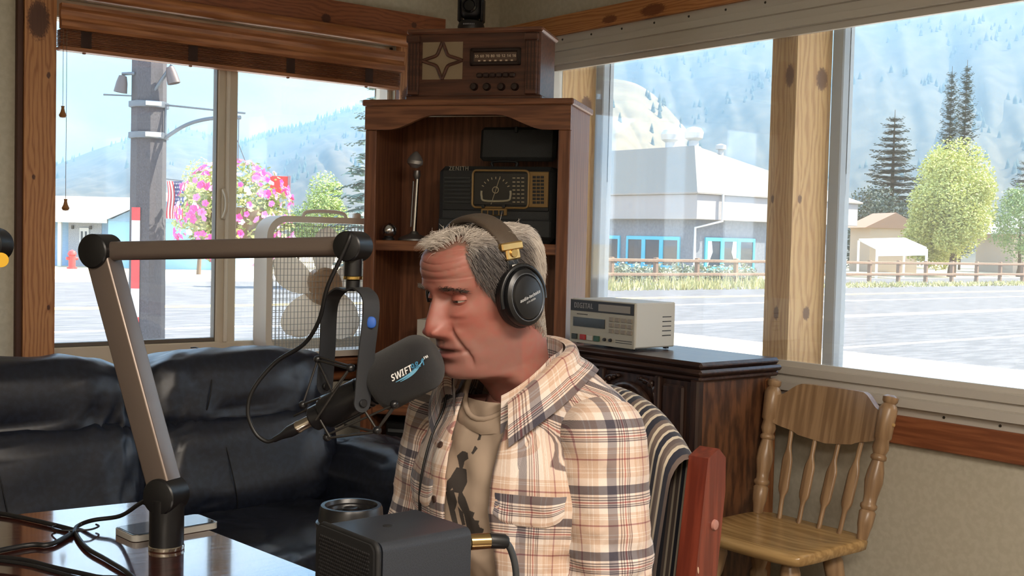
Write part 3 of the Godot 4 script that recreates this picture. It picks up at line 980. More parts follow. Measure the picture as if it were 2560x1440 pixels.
func grey_building() -> void:
	# corner nearest us at C; one face runs to -z, the sunlit one to +x
	var C := Vector3(45.9, GY, -41.7)
	var b := thing("grey_building", "low grey building with turquoise windows and a steep shingle roof", "building", C)
	var wallm := mottled("stucco_grey", rgb8(108, 116, 128), rgb8(122, 130, 140), Vector3.ONE * 0.4, 0.9, 0.0, 0.05, 45)
	var fas := plain("fascia_grey", rgb8(150, 150, 154), 0.8)
	var roof := mottled("shingle", rgb8(122, 126, 126), rgb8(146, 148, 144), Vector3.ONE * 1.2, 0.95, 0.0, 0.08, 47)
	var teal := plain("turquoise_trim", rgb8(70, 176, 204), 0.6)
	var pane := plain("dark_pane", rgb8(46, 60, 74), 0.08)
	var L := 26.0
	var Wd := 14.5
	var st := S()
	span(st, Vector3(0.5, 0, -L), Vector3(Wd - 1.6, 3.2, -0.5))
	put(st, "wall", wallm, b)
	st = S()
	span(st, Vector3(0, 3.0, -L), Vector3(Wd, 4.35, 0), 0.02)
	put(st, "fascia", fas, b)
	st = S()
	span(st, Vector3(-0.12, 4.35, -L - 0.1), Vector3(Wd + 0.3, 4.47, 0.15), 0.02)
	put(st, "gutter", plain("gutter", rgb8(140, 138, 136), 0.7), b)
	# roof: steep towards us, hipped down to the right
	st = S()
	st.set_smooth_group(-1)
	var e0 := Vector3(-0.1, 4.47, 0.1)
	var e1 := Vector3(Wd + 0.3, 4.47, 0.1)
	var e2 := Vector3(-0.1, 4.47, -L)
	var e3 := Vector3(Wd + 0.3, 4.47, -L)
	var t0 := Vector3(1.1, 7.05, -1.3)
	var t1 := Vector3(2.6, 6.9, -1.6)
	var t2 := Vector3(1.1, 7.05, -L + 1)
	var t3 := Vector3(2.6, 6.9, -L + 1)
	quad(st, e0, t0, t2, e2)
	quad(st, e0, e1, t1, t0)
	quad(st, e1, e3, t3, t1)
	quad(st, t0, t1, t3, t2)
	put(st, "roof", roof, b)
	st = S()
	tube(st, PackedVector3Array([Vector3(1.9, 4.4, 0.16), Vector3(1.9, 2.95, 0.16), Vector3(0.4, 2.55, -0.42), Vector3(0.4, 0.2, -0.42)]), 0.07, 6)
	put(st, "downspout", plain("downspout", rgb8(206, 208, 210), 0.6), b)
	# windows on the left face (normal -x) and on the right face (normal +z)
	var groups := [[Vector3(0.48, 1.15, -1.6), Vector3(0, 0, -1)], [Vector3(0.48, 1.15, -6.3), Vector3(0, 0, -1)], [Vector3(1.3, 1.15, -0.48), Vector3(1, 0, 0)], [Vector3(6.6, 1.15, -0.48), Vector3(1, 0, 0)]]
	for g in groups:
		var u: Vector3 = g[1]
		var nrm := Vector3(-1, 0, 0) if u.z < 0 else Vector3(0, 0, 1)
		for i in 3:
			var c: Vector3 = g[0] + u * (i * 1.38 + 0.65)
			st = S()
			for s in [-1.0, 1.0]:
				bx(st, c + u * s * 0.62, Vector3(0.16, 1.75, 0.16), 0.01)
				bx(st, c + Vector3(0, s * 0.8, 0), u.abs() * 1.36 + Vector3(0, 0.2, 0) + nrm.abs() * 0.14, 0.01)
			var f := put(st, "window", teal, b)
			var pn := S()
			bx(pn, c + nrm * 0.01, u.abs() * 1.1 + Vector3(0, 1.45, 0) + nrm.abs() * 0.05)
			put(pn, "pane", pane, f)
			if u.x > 0 and i < 2:
				pn = S()
				var s2 := -1.0 if i == 0 else 1.0
				prism(pn, PackedVector2Array([Vector2(-0.5 * s2 * -1, 0.7), Vector2(0.2 * s2, 0.7), Vector2(0.5 * s2 * 0.2 , 0.1), Vector2(0.5 * s2, -0.7)]), 0.03, Transform3D(Basis(), c + nrm * 0.05))
				put(pn, "curtain", plain("far_curtain", rgb8(186, 200, 212), 0.9), f)
	# two spinning vents and a flue on the roof
	for dz in [-2.1, -3.9]:
		st = S()
		lathe(st, [Vector2(0.45, 0), Vector2(0.42, 0.12), Vector2(0.28, 0.16), Vector2(0.28, 0.45), Vector2(0.5, 0.6), Vector2(0.55, 0.9), Vector2(0.4, 1.15), Vector2(0, 1.25)], 12, Transform3D(Basis(), Vector3(1.9, 6.95, dz)))
		put(st, "roof_vent", plain("vent_white", rgb8(176, 180, 182), 0.5), b)
	st = S()
	lathe(st, [Vector2(0.16, 0), Vector2(0.16, 0.5), Vector2(0.3, 0.52), Vector2(0.3, 0.75), Vector2(0, 0.85)], 10, Transform3D(Basis(), Vector3(3.6, 6.5, -1.6)))
	put(st, "flue", plain("vent_white", rgb8(176, 180, 182), 0.5), b)

func blue_house() -> void:
	var D := 51.0
	var R := Vector3(RT.x, 0, RT.z).normalized()
	var b0 := at(270, 600, D)
	# house local frame: x to our right, z towards us
	var h := thing("blue_house", "single-storey blue house with a pale roof across the street", "house", Vector3(b0.x, GY, b0.z), Basis(R, Vector3.UP, R.cross(Vector3.UP)))
	var sx := D / PX
	var Y := func(py: float) -> float: return at(270, py, D).y - GY
	var blue := mottled("blue_siding", rgb8(122, 156, 190), rgb8(134, 168, 200), Vector3(0.3, 3.0, 0.3), 0.85, 0.0, 0.05, 49)
	var lblue := plain("pale_blue_siding", rgb8(132, 178, 208), 0.85)
	var stone := mottled("grey_stone", rgb8(130, 138, 150), rgb8(176, 180, 188), Vector3.ONE * 1.2, 0.9, 0.0, 0.09, 51)
	var rf := mottled("house_roof", rgb8(138, 136, 130), rgb8(156, 154, 148), Vector3.ONE, 0.95, 0.0, 0.08, 53)
	var whitem := plain("house_white", rgb8(196, 200, 204), 0.7)
	var X := func(px: float) -> float: return (px - 270.0) * sx
	var eave: float = Y.call(547)
	var st := S()
	span(st, Vector3(X.call(158), 0, -5), Vector3(X.call(242), eave, -0.6))
	put(st, "stone_wall", stone, h)
	st = S()
	span(st, Vector3(X.call(60), 0, -6), Vector3(X.call(158), eave, -0.7))
	span(st, Vector3(X.call(242), 0, -5), Vector3(X.call(278), eave, -0.62))
	put(st, "side_wall", blue, h)
	st = S()
	span(st, Vector3(X.call(278), 0, -5), Vector3(X.call(560), eave, 0.4))
	put(st, "wing_wall", lblue, h)
	st = S()   # main roof, ridge across
	st.set_smooth_group(-1)
	var ry: float = Y.call(487)
	var xl: float = X.call(20)
	var xr: float = X.call(330)
	quad(st, Vector3(xl, eave, 0.3), Vector3(xr, eave, 0.3), Vector3(xr, ry, -3.6), Vector3(xl, ry, -3.6))
	quad(st, Vector3(xl, ry, -3.6), Vector3(xr, ry, -3.6), Vector3(xr, eave, -8), Vector3(xl, eave, -8))
	tri(st, Vector3(xl, eave, 0.3), Vector3(xl, ry, -3.6), Vector3(xl, eave, -8))
	quad(st, Vector3(xl, eave - 0.18, 0.3), Vector3(xr, eave - 0.18, 0.3), Vector3(xr, eave, 0.3), Vector3(xl, eave, 0.3))
	put(st, "roof", rf, h)
	st = S()   # gable wing roof, ridge towards us
	st.set_smooth_group(-1)
	var ga := Vector3(X.call(412), Y.call(478), 1.0)
	var gl := Vector3(X.call(262), Y.call(546), 1.0)
	var gr := Vector3(X.call(565), Y.call(546), 1.0)
	var bk := Vector3(0, 0, -6)
	quad(st, gl, ga, ga + bk, gl + bk)
	quad(st, ga, gr, gr + bk, ga + bk)
	put(st, "wing_roof", plain("wing_shingle", rgb8(128, 142, 156), 0.9), h)
	st = S()
	prism(st, PackedVector2Array([Vector2(gl.x + 0.3, eave - 0.1), Vector2(ga.x, ga.y - 0.15), Vector2(gr.x - 0.3, eave - 0.1)]), 0.2, Transform3D(Basis(), Vector3(0, 0, 0.38)))
	put(st, "gable", blue, h)
	st = S()
	bar(st, gl + Vector3(0, -0.1, 0.02), ga + Vector3(0, -0.1, 0.02), Vector3(0, 0, 1), 0.12, 0.28)
	bar(st, ga + Vector3(0, -0.1, 0.02), gr + Vector3(0, -0.1, 0.02), Vector3(0, 0, 1), 0.12, 0.28)
	span(st, Vector3(xl, eave - 0.2, 0.28), Vector3(X.call(275), eave + 0.02, 0.4))
	put(st, "fascia", whitem, h)
	for px in [152.0, 278.0]:
		box_at("porch_post", whitem, h, Vector3(X.call(px), eave / 2, 0.1), Vector3(0.16, eave, 0.16), 0.01)
	var dr := box_at("door", whitem, h, Vector3(X.call(199), Y.call(600) , -0.55), Vector3(0.42, 1.05, 0.08), 0.01)
	for s in [-0.09, 0.09]:
		box_at("door_pane", plain("dark_pane", rgb8(46, 60, 74), 0.08), dr, Vector3(X.call(199) + s, Y.call(594), -0.50), Vector3(0.09, 0.5, 0.02))
	for px in [170.0, 215.0]:
		box_at("wall_lamp", plain("lamp_black", rgb8(50, 52, 56), 0.5), h, Vector3(X.call(px), Y.call(570), -0.53), Vector3(0.09, 0.16, 0.1), 0.01)
	# fire hydrant by the kerb
	var hp := at_y(180, 672, GY + 0.14)
	var hy := thing("fire_hydrant", "red fire hydrant on the far sidewalk before the blue house", "hydrant", Vector3(hp.x, GY + 0.14, minf(hp.z, -36.8)))
	st = S()
	lathe(st, [Vector2(0.2, 0), Vector2(0.2, 0.06), Vector2(0.13, 0.08), Vector2(0.13, 0.52), Vector2(0.17, 0.54), Vector2(0.17, 0.58), Vector2(0.12, 0.68), Vector2(0, 0.74)], 12)
	put(st, "barrel", plain("hydrant_red", rgb8(196, 60, 60), 0.5), hy)
	st = S()
	tube(st, PackedVector3Array([Vector3(-0.22, 0.4, 0), Vector3(0.22, 0.4, 0)]), 0.06, 8)
	put(st, "nozzle", plain("hydrant_red", rgb8(196, 60, 60), 0.5), hy)
	# red shop sign across the street
	var sp := at_h(697, 462, 58.0)
	var sg := thing("street_sign", "red rectangular sign board on a post behind the flower basket", "sign", Vector3(sp.x, GY, sp.z), Basis(Vector3.UP, -0.45))
	box_at("board", plain("sign_red", rgb8(206, 44, 40), 0.6), sg, Vector3(0, sp.y - GY, 0), Vector3(0.85, 0.85, 0.12), 0.01)
	box_at("side_panel", plain("sign_frame", rgb8(128, 96, 104), 0.6), sg, Vector3(0.5, sp.y - GY, -0.02), Vector3(0.14, 0.9, 0.2), 0.01)
	box_at("post", plain("sign_frame", rgb8(128, 96, 104), 0.6), sg, Vector3(0, (sp.y - GY) / 2, 0), Vector3(0.12, sp.y - GY, 0.1))

func street_pole() -> void:
	var D := 11.0
	var base := at_h(368, 700, D)
	base.y = GY
	var R := Vector3(RT.x, 0, RT.z).normalized()
	var B := Basis(R, Vector3.UP, R.cross(Vector3.UP))
	var p := thing("street_pole", "weathered octagonal street pole with clamps, lamp brackets and a red-white strip", "pole", base, B)
	var s := D / PX
	var Y := func(py: float) -> float: return at_h(372, py, D).y - GY
	var conc := mottled("pole_concrete", rgb8(54, 54, 60), rgb8(76, 76, 82), Vector3(6, 3, 6), 0.9, 0.05, 0.06, 55)
	var st := S()
	st.set_smooth_group(-1)
	for k in 8:
		var a0 := TAU * (k + 0.5) / 8.0
		var a1 := TAU * (k + 1.5) / 8.0
		var r0 := 0.165
		var r1 := 0.145
		quad(st, Vector3(cos(a1) * r0, -0.1, sin(a1) * r0), Vector3(cos(a0) * r0, -0.1, sin(a0) * r0), Vector3(cos(a0) * r1, 5.5, sin(a0) * r1), Vector3(cos(a1) * r1, 5.5, sin(a1) * r1))
	put(st, "shaft", conc, p)
	var steel := plain("bracket_steel", rgb8(92, 100, 108), 0.5, 0.4)
	var bright := plain("clamp_bright", rgb8(216, 220, 220), 0.35, 0.6)
	for py in [263.0, 340.0]:
		st = S()
		lathe(st, [Vector2(0.165, -0.03), Vector2(0.178, -0.025), Vector2(0.178, 0.025), Vector2(0.165, 0.03)], 8, Transform3D(Basis(Vector3.UP, PI / 8), Vector3(0, Y.call(py), 0)))
		var cl := put(st, "clamp_band", steel, p)
		st = S()
		tube(st, PackedVector3Array([Vector3(0.03, Y.call(py), 0.19), Vector3(0.16, Y.call(py) , 0.15)]), 0.022, 8)
		put(st, "clamp_bolt", bright, cl)
	st = S()
	tube(st, PackedVector3Array([Vector3(0.165, Y.call(263), 0.05), Vector3(0.165, Y.call(345), 0.05)]), 0.012, 6)
	tube(st, PackedVector3Array([Vector3(0.165, Y.call(263), 0.05), Vector3(0.90, Y.call(280), 0.1)]), 0.010, 6)
	tube(st, spline([Vector3(0.165, Y.call(345), 0.05), Vector3(0.36, Y.call(312), 0.07), Vector3(0.58, Y.call(295), 0.08), Vector3(0.86, Y.call(291), 0.1)], 6), 0.018, 7)
	tube(st, PackedVector3Array([Vector3(0.84, Y.call(291), 0.1), Vector3(0.84, Y.call(400), 0.1)]), 0.006, 5)
	put(st, "basket_arm", steel, p)
	# two floodlights near the top
	var lampm := plain("floodlight_body", rgb8(84, 76, 76), 0.5, 0.2)
	for q in [[-0.21, 215.0, -0.1, 188.0], [0.24, 190.0, 0.05, 240.0]]:
		st = S()
		tube(st, PackedVector3Array([Vector3(q[2], Y.call(q[3]), 0.1), Vector3(q[0], Y.call(q[1] - 24.0), 0.12)]), 0.016, 6)
		var br := put(st, "lamp_bracket", steel, p)
		st = S()
		lathe(st, [Vector2(0.0, 0.08), Vector2(0.035, 0.07), Vector2(0.05, 0.01), Vector2(0.06, -0.08), Vector2(0.053, -0.08), Vector2(0.04, 0.0), Vector2(0, 0.01)], 12, Transform3D(Basis(Vector3(0, 0, 1), 0.25 if q[0] > 0 else -0.15), Vector3(q[0], Y.call(q[1]), 0.12)))
		put(st, "floodlight", lampm, br)
	st = S()
	tube(st, PackedVector3Array([Vector3(-0.1, Y.call(238), -0.1), Vector3(-0.45, Y.call(236), -0.1)]), [0.006, 0.01], 6)
	put(st, "side_rod", steel, p)
	# red and white reflective strip
	var red := mottled("strip_red", rgb8(198, 44, 52), rgb8(214, 90, 92), Vector3.ONE * 9.0, 0.5, 0.0, 0.09, 57, 0.5, 0.5, 0.8)
	var wht := plain("strip_white", rgb8(206, 206, 212), 0.5)
	for seg in [[520, 552, 0], [552, 634, 1], [634, 720, 0], [720, 790, 1], [790, 900, 0]]:
		var y0: float = Y.call(seg[1])
		var y1: float = Y.call(seg[0])
		box_at("reflective_strip", red if seg[2] == 0 else wht, p, Vector3(-0.058, (y0 + y1) / 2, 0.158), Vector3(0.075, y1 - y0, 0.006), 0.001, Basis(Vector3.UP, 0.0))
	# small flag hung from the pole
	var im := Image.create(64, 96, false, Image.FORMAT_RGB8)
	for j in 96:
		for i in 64:
			var c := rgb8(196, 40, 50) if (i / 5) % 2 == 0 else rgb8(238, 236, 236)
			if i > 24 and j < 62:
				c = rgb8(30, 44, 110)
				var gx := fposmod(i - 24.0 + (5.0 if (j / 10) % 2 == 0 else 0.0), 10.0) - 5.0
				var gy := fposmod(j * 1.0, 10.0) - 5.0
				if gx * gx + gy * gy < 6.0: c = Color(0.95, 0.95, 0.97)
			im.set_pixel(i, j, c)
	var fp := at_h(436, 500, D + 0.5)
	var fl := thing("small_flag", "small stars and stripes flag hanging beside the street pole", "flag", fp, B)
	st = S()
	sheet(st, func(u: float, v: float) -> Vector3: return Vector3((u - 0.5) * 0.15 + sin(v * 5.0) * 0.012 + v * 0.015, -(v - 0.5) * 0.36, sin(u * 9.0 + v * 2.0) * 0.02), 16, 16, false, Vector2(1, 1))
	var fc := image_mat("flag_print", im, 0.8, false)
	put(st, "flag_cloth", fc, fl)
	st = S()
	tube(st, PackedVector3Array([Vector3(-0.09, 0.20, 0), Vector3(0.085, 0.185, 0)]), 0.006, 6)
	put(st, "flag_rod", steel, fl)

func flowers() -> void:
	var D := 10.8
	var c := at_h(590, 520, D)
	var t := thing("flower_basket", "big hanging basket of pink petunias outside the window", "flower basket", c)
	var rg := RandomNumberGenerator.new()
	rg.seed = 5
	var st := S()
	lathe(st, [Vector2(0, -0.3), Vector2(0.16, -0.27), Vector2(0.28, -0.05), Vector2(0.29, 0), Vector2(0, 0)], 16)
	put(st, "basket", plain("coir", rgb8(110, 90, 62), 0.95), t)
	st = S()
	leaves(st, [[Vector3(0, 0.02, 0), Vector3(0.5, 0.42, 0.42)], [Vector3(-0.22, -0.2, 0), Vector3(0.24, 0.3, 0.3)], [Vector3(0.25, -0.15, 0), Vector3(0.3, 0.3, 0.3)]], 2600, 0.032, 7, 0.5)
	put(st, "foliage", leafy("petunia_leaf", rgb8(110, 130, 70), rgb8(186, 188, 120)), t).set_meta("kind", "stuff")
	st = S()
	st.set_smooth_group(0)
	for k in 30:
		var a0 := TAU * k / 30.0
		var a1 := TAU * (k + 1) / 30.0
		var r0 := 0.030 + 0.014 * pow(absf(cos(a0 * 2.5)), 0.5)
		var r1 := 0.030 + 0.014 * pow(absf(cos(a1 * 2.5)), 0.5)
		tri(st, Vector3(0, -0.024, 0), Vector3(cos(a1) * 0.012, -0.004, sin(a1) * 0.012), Vector3(cos(a0) * 0.012, -0.004, sin(a0) * 0.012))
		quad(st, Vector3(cos(a0) * 0.012, -0.004, sin(a0) * 0.012), Vector3(cos(a1) * 0.012, -0.004, sin(a1) * 0.012), Vector3(cos(a1) * r1, 0.003, sin(a1) * r1), Vector3(cos(a0) * r0, 0.003, sin(a0) * r0))
	var fm := to_mesh(st)
	var pinks := []
	for cc in [rgb8(232, 58, 150), rgb8(240, 110, 182), rgb8(216, 40, 132), rgb8(244, 196, 214)]:
		var m := plain("petal_%d" % pinks.size(), cc, 0.6)
		m.backlight_enabled = true
		m.backlight = Color(0.5, 0.3, 0.4)
		pinks.append(m)
	var toc := (EYE - c).normalized()
	for k in 210:
		var d := Vector3(rg.randfn(), rg.randfn() * 0.9, rg.randfn()).normalized()
		if d.dot(toc) < -0.2: d = d - toc * 2.0 * d.dot(toc)
		var pos := d * Vector3(0.54, 0.46, 0.46) + Vector3(0, -0.02, 0)
		if d.y < -0.3: pos += Vector3(signf(d.x) * 0.06, -0.05, 0)
		var q := turn_to(d + Vector3(rg.randfn(), rg.randfn(), rg.randfn()) * 0.35, pos)
		q.basis = q.basis * Basis.from_scale(Vector3.ONE * rg.randf_range(0.55, 1.0))
		inst(fm, "flower", pinks[[0, 1, 1, 2, 0, 3][k % 6]], t, q)
	st = S()
	for k in 3:
		var a := TAU * k / 3.0
		tube(st, PackedVector3Array([Vector3(cos(a) * 0.28, 0, sin(a) * 0.28), Vector3(0, 0.62, 0)]), 0.004, 4)
	put(st, "hanger", plain("bracket_steel", rgb8(92, 100, 108), 0.5, 0.4), t)

# ---------------------------------------------------------------- furniture
# where the ray through a pixel meets the plane z = zl of the local frame T, in T's own coordinates
func loc(T: Transform3D, px: float, py: float, zl := 0.0) -> Vector3:
	var r := ray(px, py)
	var n := T.basis.z.normalized()
	var o := T * Vector3(0, 0, zl)
	var p := EYE + r * ((o - EYE).dot(n) / r.dot(n))
	return T.affine_inverse() * p
func furniture() -> void:
	sofa()
	box_fan()
	bookcase()
	console()
	wooden_chair()
	striped_chair()

func leather() -> StandardMaterial3D:
	var m := mottled("black_leather", rgb8(20, 24, 34), rgb8(29, 34, 47), Vector3.ONE * 5.0, 0.36, 0.0, 0.03, 61)
	m.roughness = 0.36
	return m

func sofa() -> void:
	var s := thing("leather_sofa", "black leather sofa with puffy pillow backs under the sliding window", "sofa", Vector3(0.88, 0, -3.25))
	var L := leather()
	var n := noise(71, 7.0, 3)
	var nb := noise(72, 22.0, 3)
	var seam := plain("leather_seam", rgb8(12, 13, 17), 0.6)
	for i in 3:
		var x := 0.62 - i * 0.62
		# puffy headrest roll with gathered folds at its lower edge
		var st := S()
		pillow(st, Vector3(x, 0.752, -0.02), Vector3(0.325, 0.145, 0.165), Basis(Vector3.RIGHT, -0.12), 0.62, 0.42, 110, 46, func(d: Vector3, q: Vector3) -> Vector3:
			var w := x * 3.0
			var fold := smoothstep(0.03, -0.085, q.y) * smoothstep(-0.2, 0.5, d.z)
			var k := sin(q.x * 62.0 + n.get_noise_2d(q.x * 1.2 + w, q.y * 0.5) * 9.0) * 0.5 + 0.5
			var puff := n.get_noise_3d(q.x * 0.8 + w, q.y * 0.9, q.z * 0.8) * 0.012
			return Vector3(0, 0, 1) * (-pow(k, 2.0) * 0.024 * fold) + d * (puff + nb.get_noise_3d(q.x + w, q.y, q.z) * 0.0008))
		var hp := put(st, "head_pillow", L, s)
		st = S()
		var pts := []
		for k in 13:
			var a := -0.4 + 2.2 * k / 12.0
			pts.append(Vector3(x - 0.12 + 0.03 * sin(a), 0.765 + 0.1375 * sin(a) * 0.985, -0.02 + 0.166 * cos(a)))
		tube(st, spline(pts, 3), 0.0022, 5)
		put(st, "seam", seam, hp)
		# lower back
		st = S()
		pillow(st, Vector3(x, 0.555, 0.05), Vector3(0.320, 0.165, 0.15), Basis(Vector3.RIGHT, -0.18), 0.5, 0.4, 80, 36, func(d: Vector3, q: Vector3) -> Vector3:
			var w := x * 3.0 + 9.0
			var crease := absf(n.get_noise_2d(q.x * 1.4 + w, q.y * 0.45))
			return d * (n.get_noise_3d(q.x * 0.7 + w, q.y * 0.7, q.z) * 0.014 - 0.006 * smoothstep(0.12, 0.0, crease)))
		var lb := put(st, "back_cushion", L, s)
		st = S()
		var pp := []
		for k in 7:
			var y := 0.67 - k * 0.036
			pp.append(Vector3(x - 0.09 + 0.035 * k / 6.0, y, 0.05 + 0.15 * pow(maxf(0.0, 1.0 - pow(absf((y - 0.555) / 0.135), 3.6)), 0.3) + 0.004 + (0.555 - y) * 0.18))
		tube(st, spline(pp, 3), 0.002, 5)
		put(st, "seam", seam, lb)
		# seat
		st = S()
		pillow(st, Vector3(x, 0.36, 0.46), Vector3(0.314, 0.10, 0.37), Basis(), 0.5, 0.4, 80, 40, func(d: Vector3, q: Vector3) -> Vector3:
			var w := x * 3.0 + 31.0
			var edge := smoothstep(0.55, 0.95, d.z)
			var k := sin(q.x * 50.0 + n.get_noise_2d(q.x + w, 0.3) * 8.0)
			return d * (n.get_noise_3d(q.x * 0.8 + w, q.y, q.z * 0.8) * 0.018) + Vector3(0, 1, 0) * (0.006 * k * edge))
		put(st, "seat_cushion", L, s)
	for sd in [1.0, -1.0]:
		var st := S()
		pillow(st, Vector3(sd * 1.01 - (0.0 if sd > 0 else 0.06), 0.40, 0.32), Vector3(0.155, 0.225, 0.50), Basis(), 0.75, 0.5, 60, 44, func(d: Vector3, q: Vector3) -> Vector3:
			var cr := absf(n.get_noise_2d(q.z * 1.1 + sd * 5.0, q.x * 0.8))
			return d * (n.get_noise_3d(q.x, q.y * 0.8, q.z * 0.8 + sd) * 0.02 - 0.008 * smoothstep(0.1, 0.0, cr)))
		put(st, "arm", L, s)
	var st2 := S()
	bx(st2, Vector3(0, 0.15, 0.28), Vector3(2.2, 0.22, 0.98), 0.03)
	bx(st2, Vector3(0, 0.44, -0.22), Vector3(1.95, 0.7, 0.3), 0.06)
	put(st2, "base", L, s)
	for q in [Vector3(-1.0, 0.02, 0.7), Vector3(1.0, 0.02, 0.7), Vector3(-1.0, 0.02, -0.25), Vector3(1.0, 0.02, -0.25)]:
		box_at("foot", plain("sofa_foot", rgb8(26, 20, 18), 0.5), s, q, Vector3(0.07, 0.045, 0.07), 0.008)
	var lg := S()
	span(lg, Vector3(1.152, 0.772, -3.86), Vector3(2.46, 0.796, -3.655), 0.005)
	struct(lg, "trim_11", wood("stool_wood", rgb8(128, 78, 48), rgb8(160, 102, 64), 0))

func box_fan() -> void:
	var T := Transform3D(Basis(), Vector3(2.095, 0.796, -3.725))
	var f := thing("box_fan", "white square box fan with five pale blades standing in the window", "fan", T.origin, T.basis)
	var fm := plain("fan_white", rgb8(206, 198, 186), 0.45)
	var H := 0.255
	var cy := 0.262
	var ring := func(h: float, r: float, n := 8) -> PackedVector2Array:
		var p := PackedVector2Array()
		for q in 4:
			var cx := (h - r) * (1.0 if q in [0, 3] else -1.0)
			var cyy := (h - r) * (1.0 if q in [0, 1] else -1.0)
			for k in n + 1:
				var a := PI / 2 * q + PI / 2 * k / n
				p.append(Vector2(cx + cos(a) * r, cyy + sin(a) * r))
		return p
	var outer: PackedVector2Array = ring.call(H, 0.075)
	var inner: PackedVector2Array = ring.call(H - 0.022, 0.06)
	var st := S()
	st.set_smooth_group(1)
	var n := outer.size()
	for i in n:
		var j := (i + 1) % n
		for q in [[outer, 0.05, outer, -0.05], [inner, -0.05, inner, 0.05], [inner, 0.05, outer, 0.05], [outer, -0.05, inner, -0.05]]:
			st.set_smooth_group(1 if q[0] == q[2] else -1)
			var a: PackedVector2Array = q[0]
			var b: PackedVector2Array = q[2]
			quad(st, Vector3(a[i].x, cy + a[i].y, q[1]), Vector3(b[i].x, cy + b[i].y, q[3]), Vector3(b[j].x, cy + b[j].y, q[3]), Vector3(a[j].x, cy + a[j].y, q[1]))
	put(st, "frame", fm, f)
	# wire grilles front and back
	for z in [0.045, -0.045]:
		st = S()
		for k in 33:
			var x := -0.228 + k * 0.01425
			bx(st, Vector3(x, cy, z), Vector3(0.0016, 2 * (H - 0.024) - (0.0 if absf(x) < 0.18 else (absf(x) - 0.18) * 1.5), 0.0016))
		for k in 21:
			var y := -0.22 + k * 0.022
			bx(st, Vector3(0, cy + y, z + 0.0016), Vector3(2 * (H - 0.024) - (0.0 if absf(y) < 0.18 else (absf(y) - 0.18) * 1.5), 0.0016, 0.0016))
		var g := put(st, "grille", plain("fan_wire", rgb8(150, 148, 142), 0.4, 0.3), f)
		g.set_meta("kind", "stuff")
	var bm := plain("fan_blade", rgb8(222, 212, 198), 0.5)
	bm.backlight_enabled = true
	bm.backlight = Color(0.7, 0.66, 0.6)
	st = S()
	sheet(st, func(u: float, v: float) -> Vector3:
		var r := 0.055 + v * 0.168
		var w := (0.022 + 0.042 * sin(PI * minf(v * 0.75 + 0.12, 1.0))) * (1.0 if v < 0.8 else sqrt(maxf(0.0, 1.0 - pow((v - 0.8) / 0.2, 2)) + 0.001))
		return Vector3((u - 0.5) * 2.0 * w + 0.02 * v, r, (u - 0.5) * -0.045 * (1.0 - 0.4 * v)), 10, 14)
	var blade := to_mesh(st)
	for k in 5:
		inst(blade, "blade", bm, f, Transform3D(Basis(Vector3(0, 0, 1), deg_to_rad(2.0 + 72.0 * k)), Vector3(0, cy, 0)))
	st = S()
	lathe(st, [Vector2(0, 0.028), Vector2(0.062, 0.026), Vector2(0.07, 0.018), Vector2(0.07, -0.02), Vector2(0, -0.02)], 28, Transform3D(Basis(Vector3.RIGHT, PI / 2), Vector3(0, cy, 0)))
	put(st, "hub", plain("fan_hub", rgb8(178, 152, 128), 0.5), f)
	st = S()
	tube(st, spline([Vector3(-0.09, 2 * H + 0.004, 0), Vector3(-0.078, 2 * H + 0.022, 0), Vector3(-0.03, 2 * H + 0.028, 0), Vector3(0.03, 2 * H + 0.028, 0), Vector3(0.078, 2 * H + 0.022, 0), Vector3(0.09, 2 * H + 0.004, 0)], 5), 0.007, 8)
	put(st, "handle", fm, f)
	st = S()
	lathe(st, [Vector2(0.016, 0), Vector2(0.016, 0.016), Vector2(0.012, 0.02), Vector2(0, 0.02)], 12, Transform3D(Basis(), Vector3(0.135, 2 * H + 0.006, 0)))
	put(st, "switch_knob", fm, f)
	for x in [-0.16, 0.16]:
		box_at("foot", fm, f, Vector3(x, 0.004, 0), Vector3(0.05, 0.008, 0.12), 0.002)

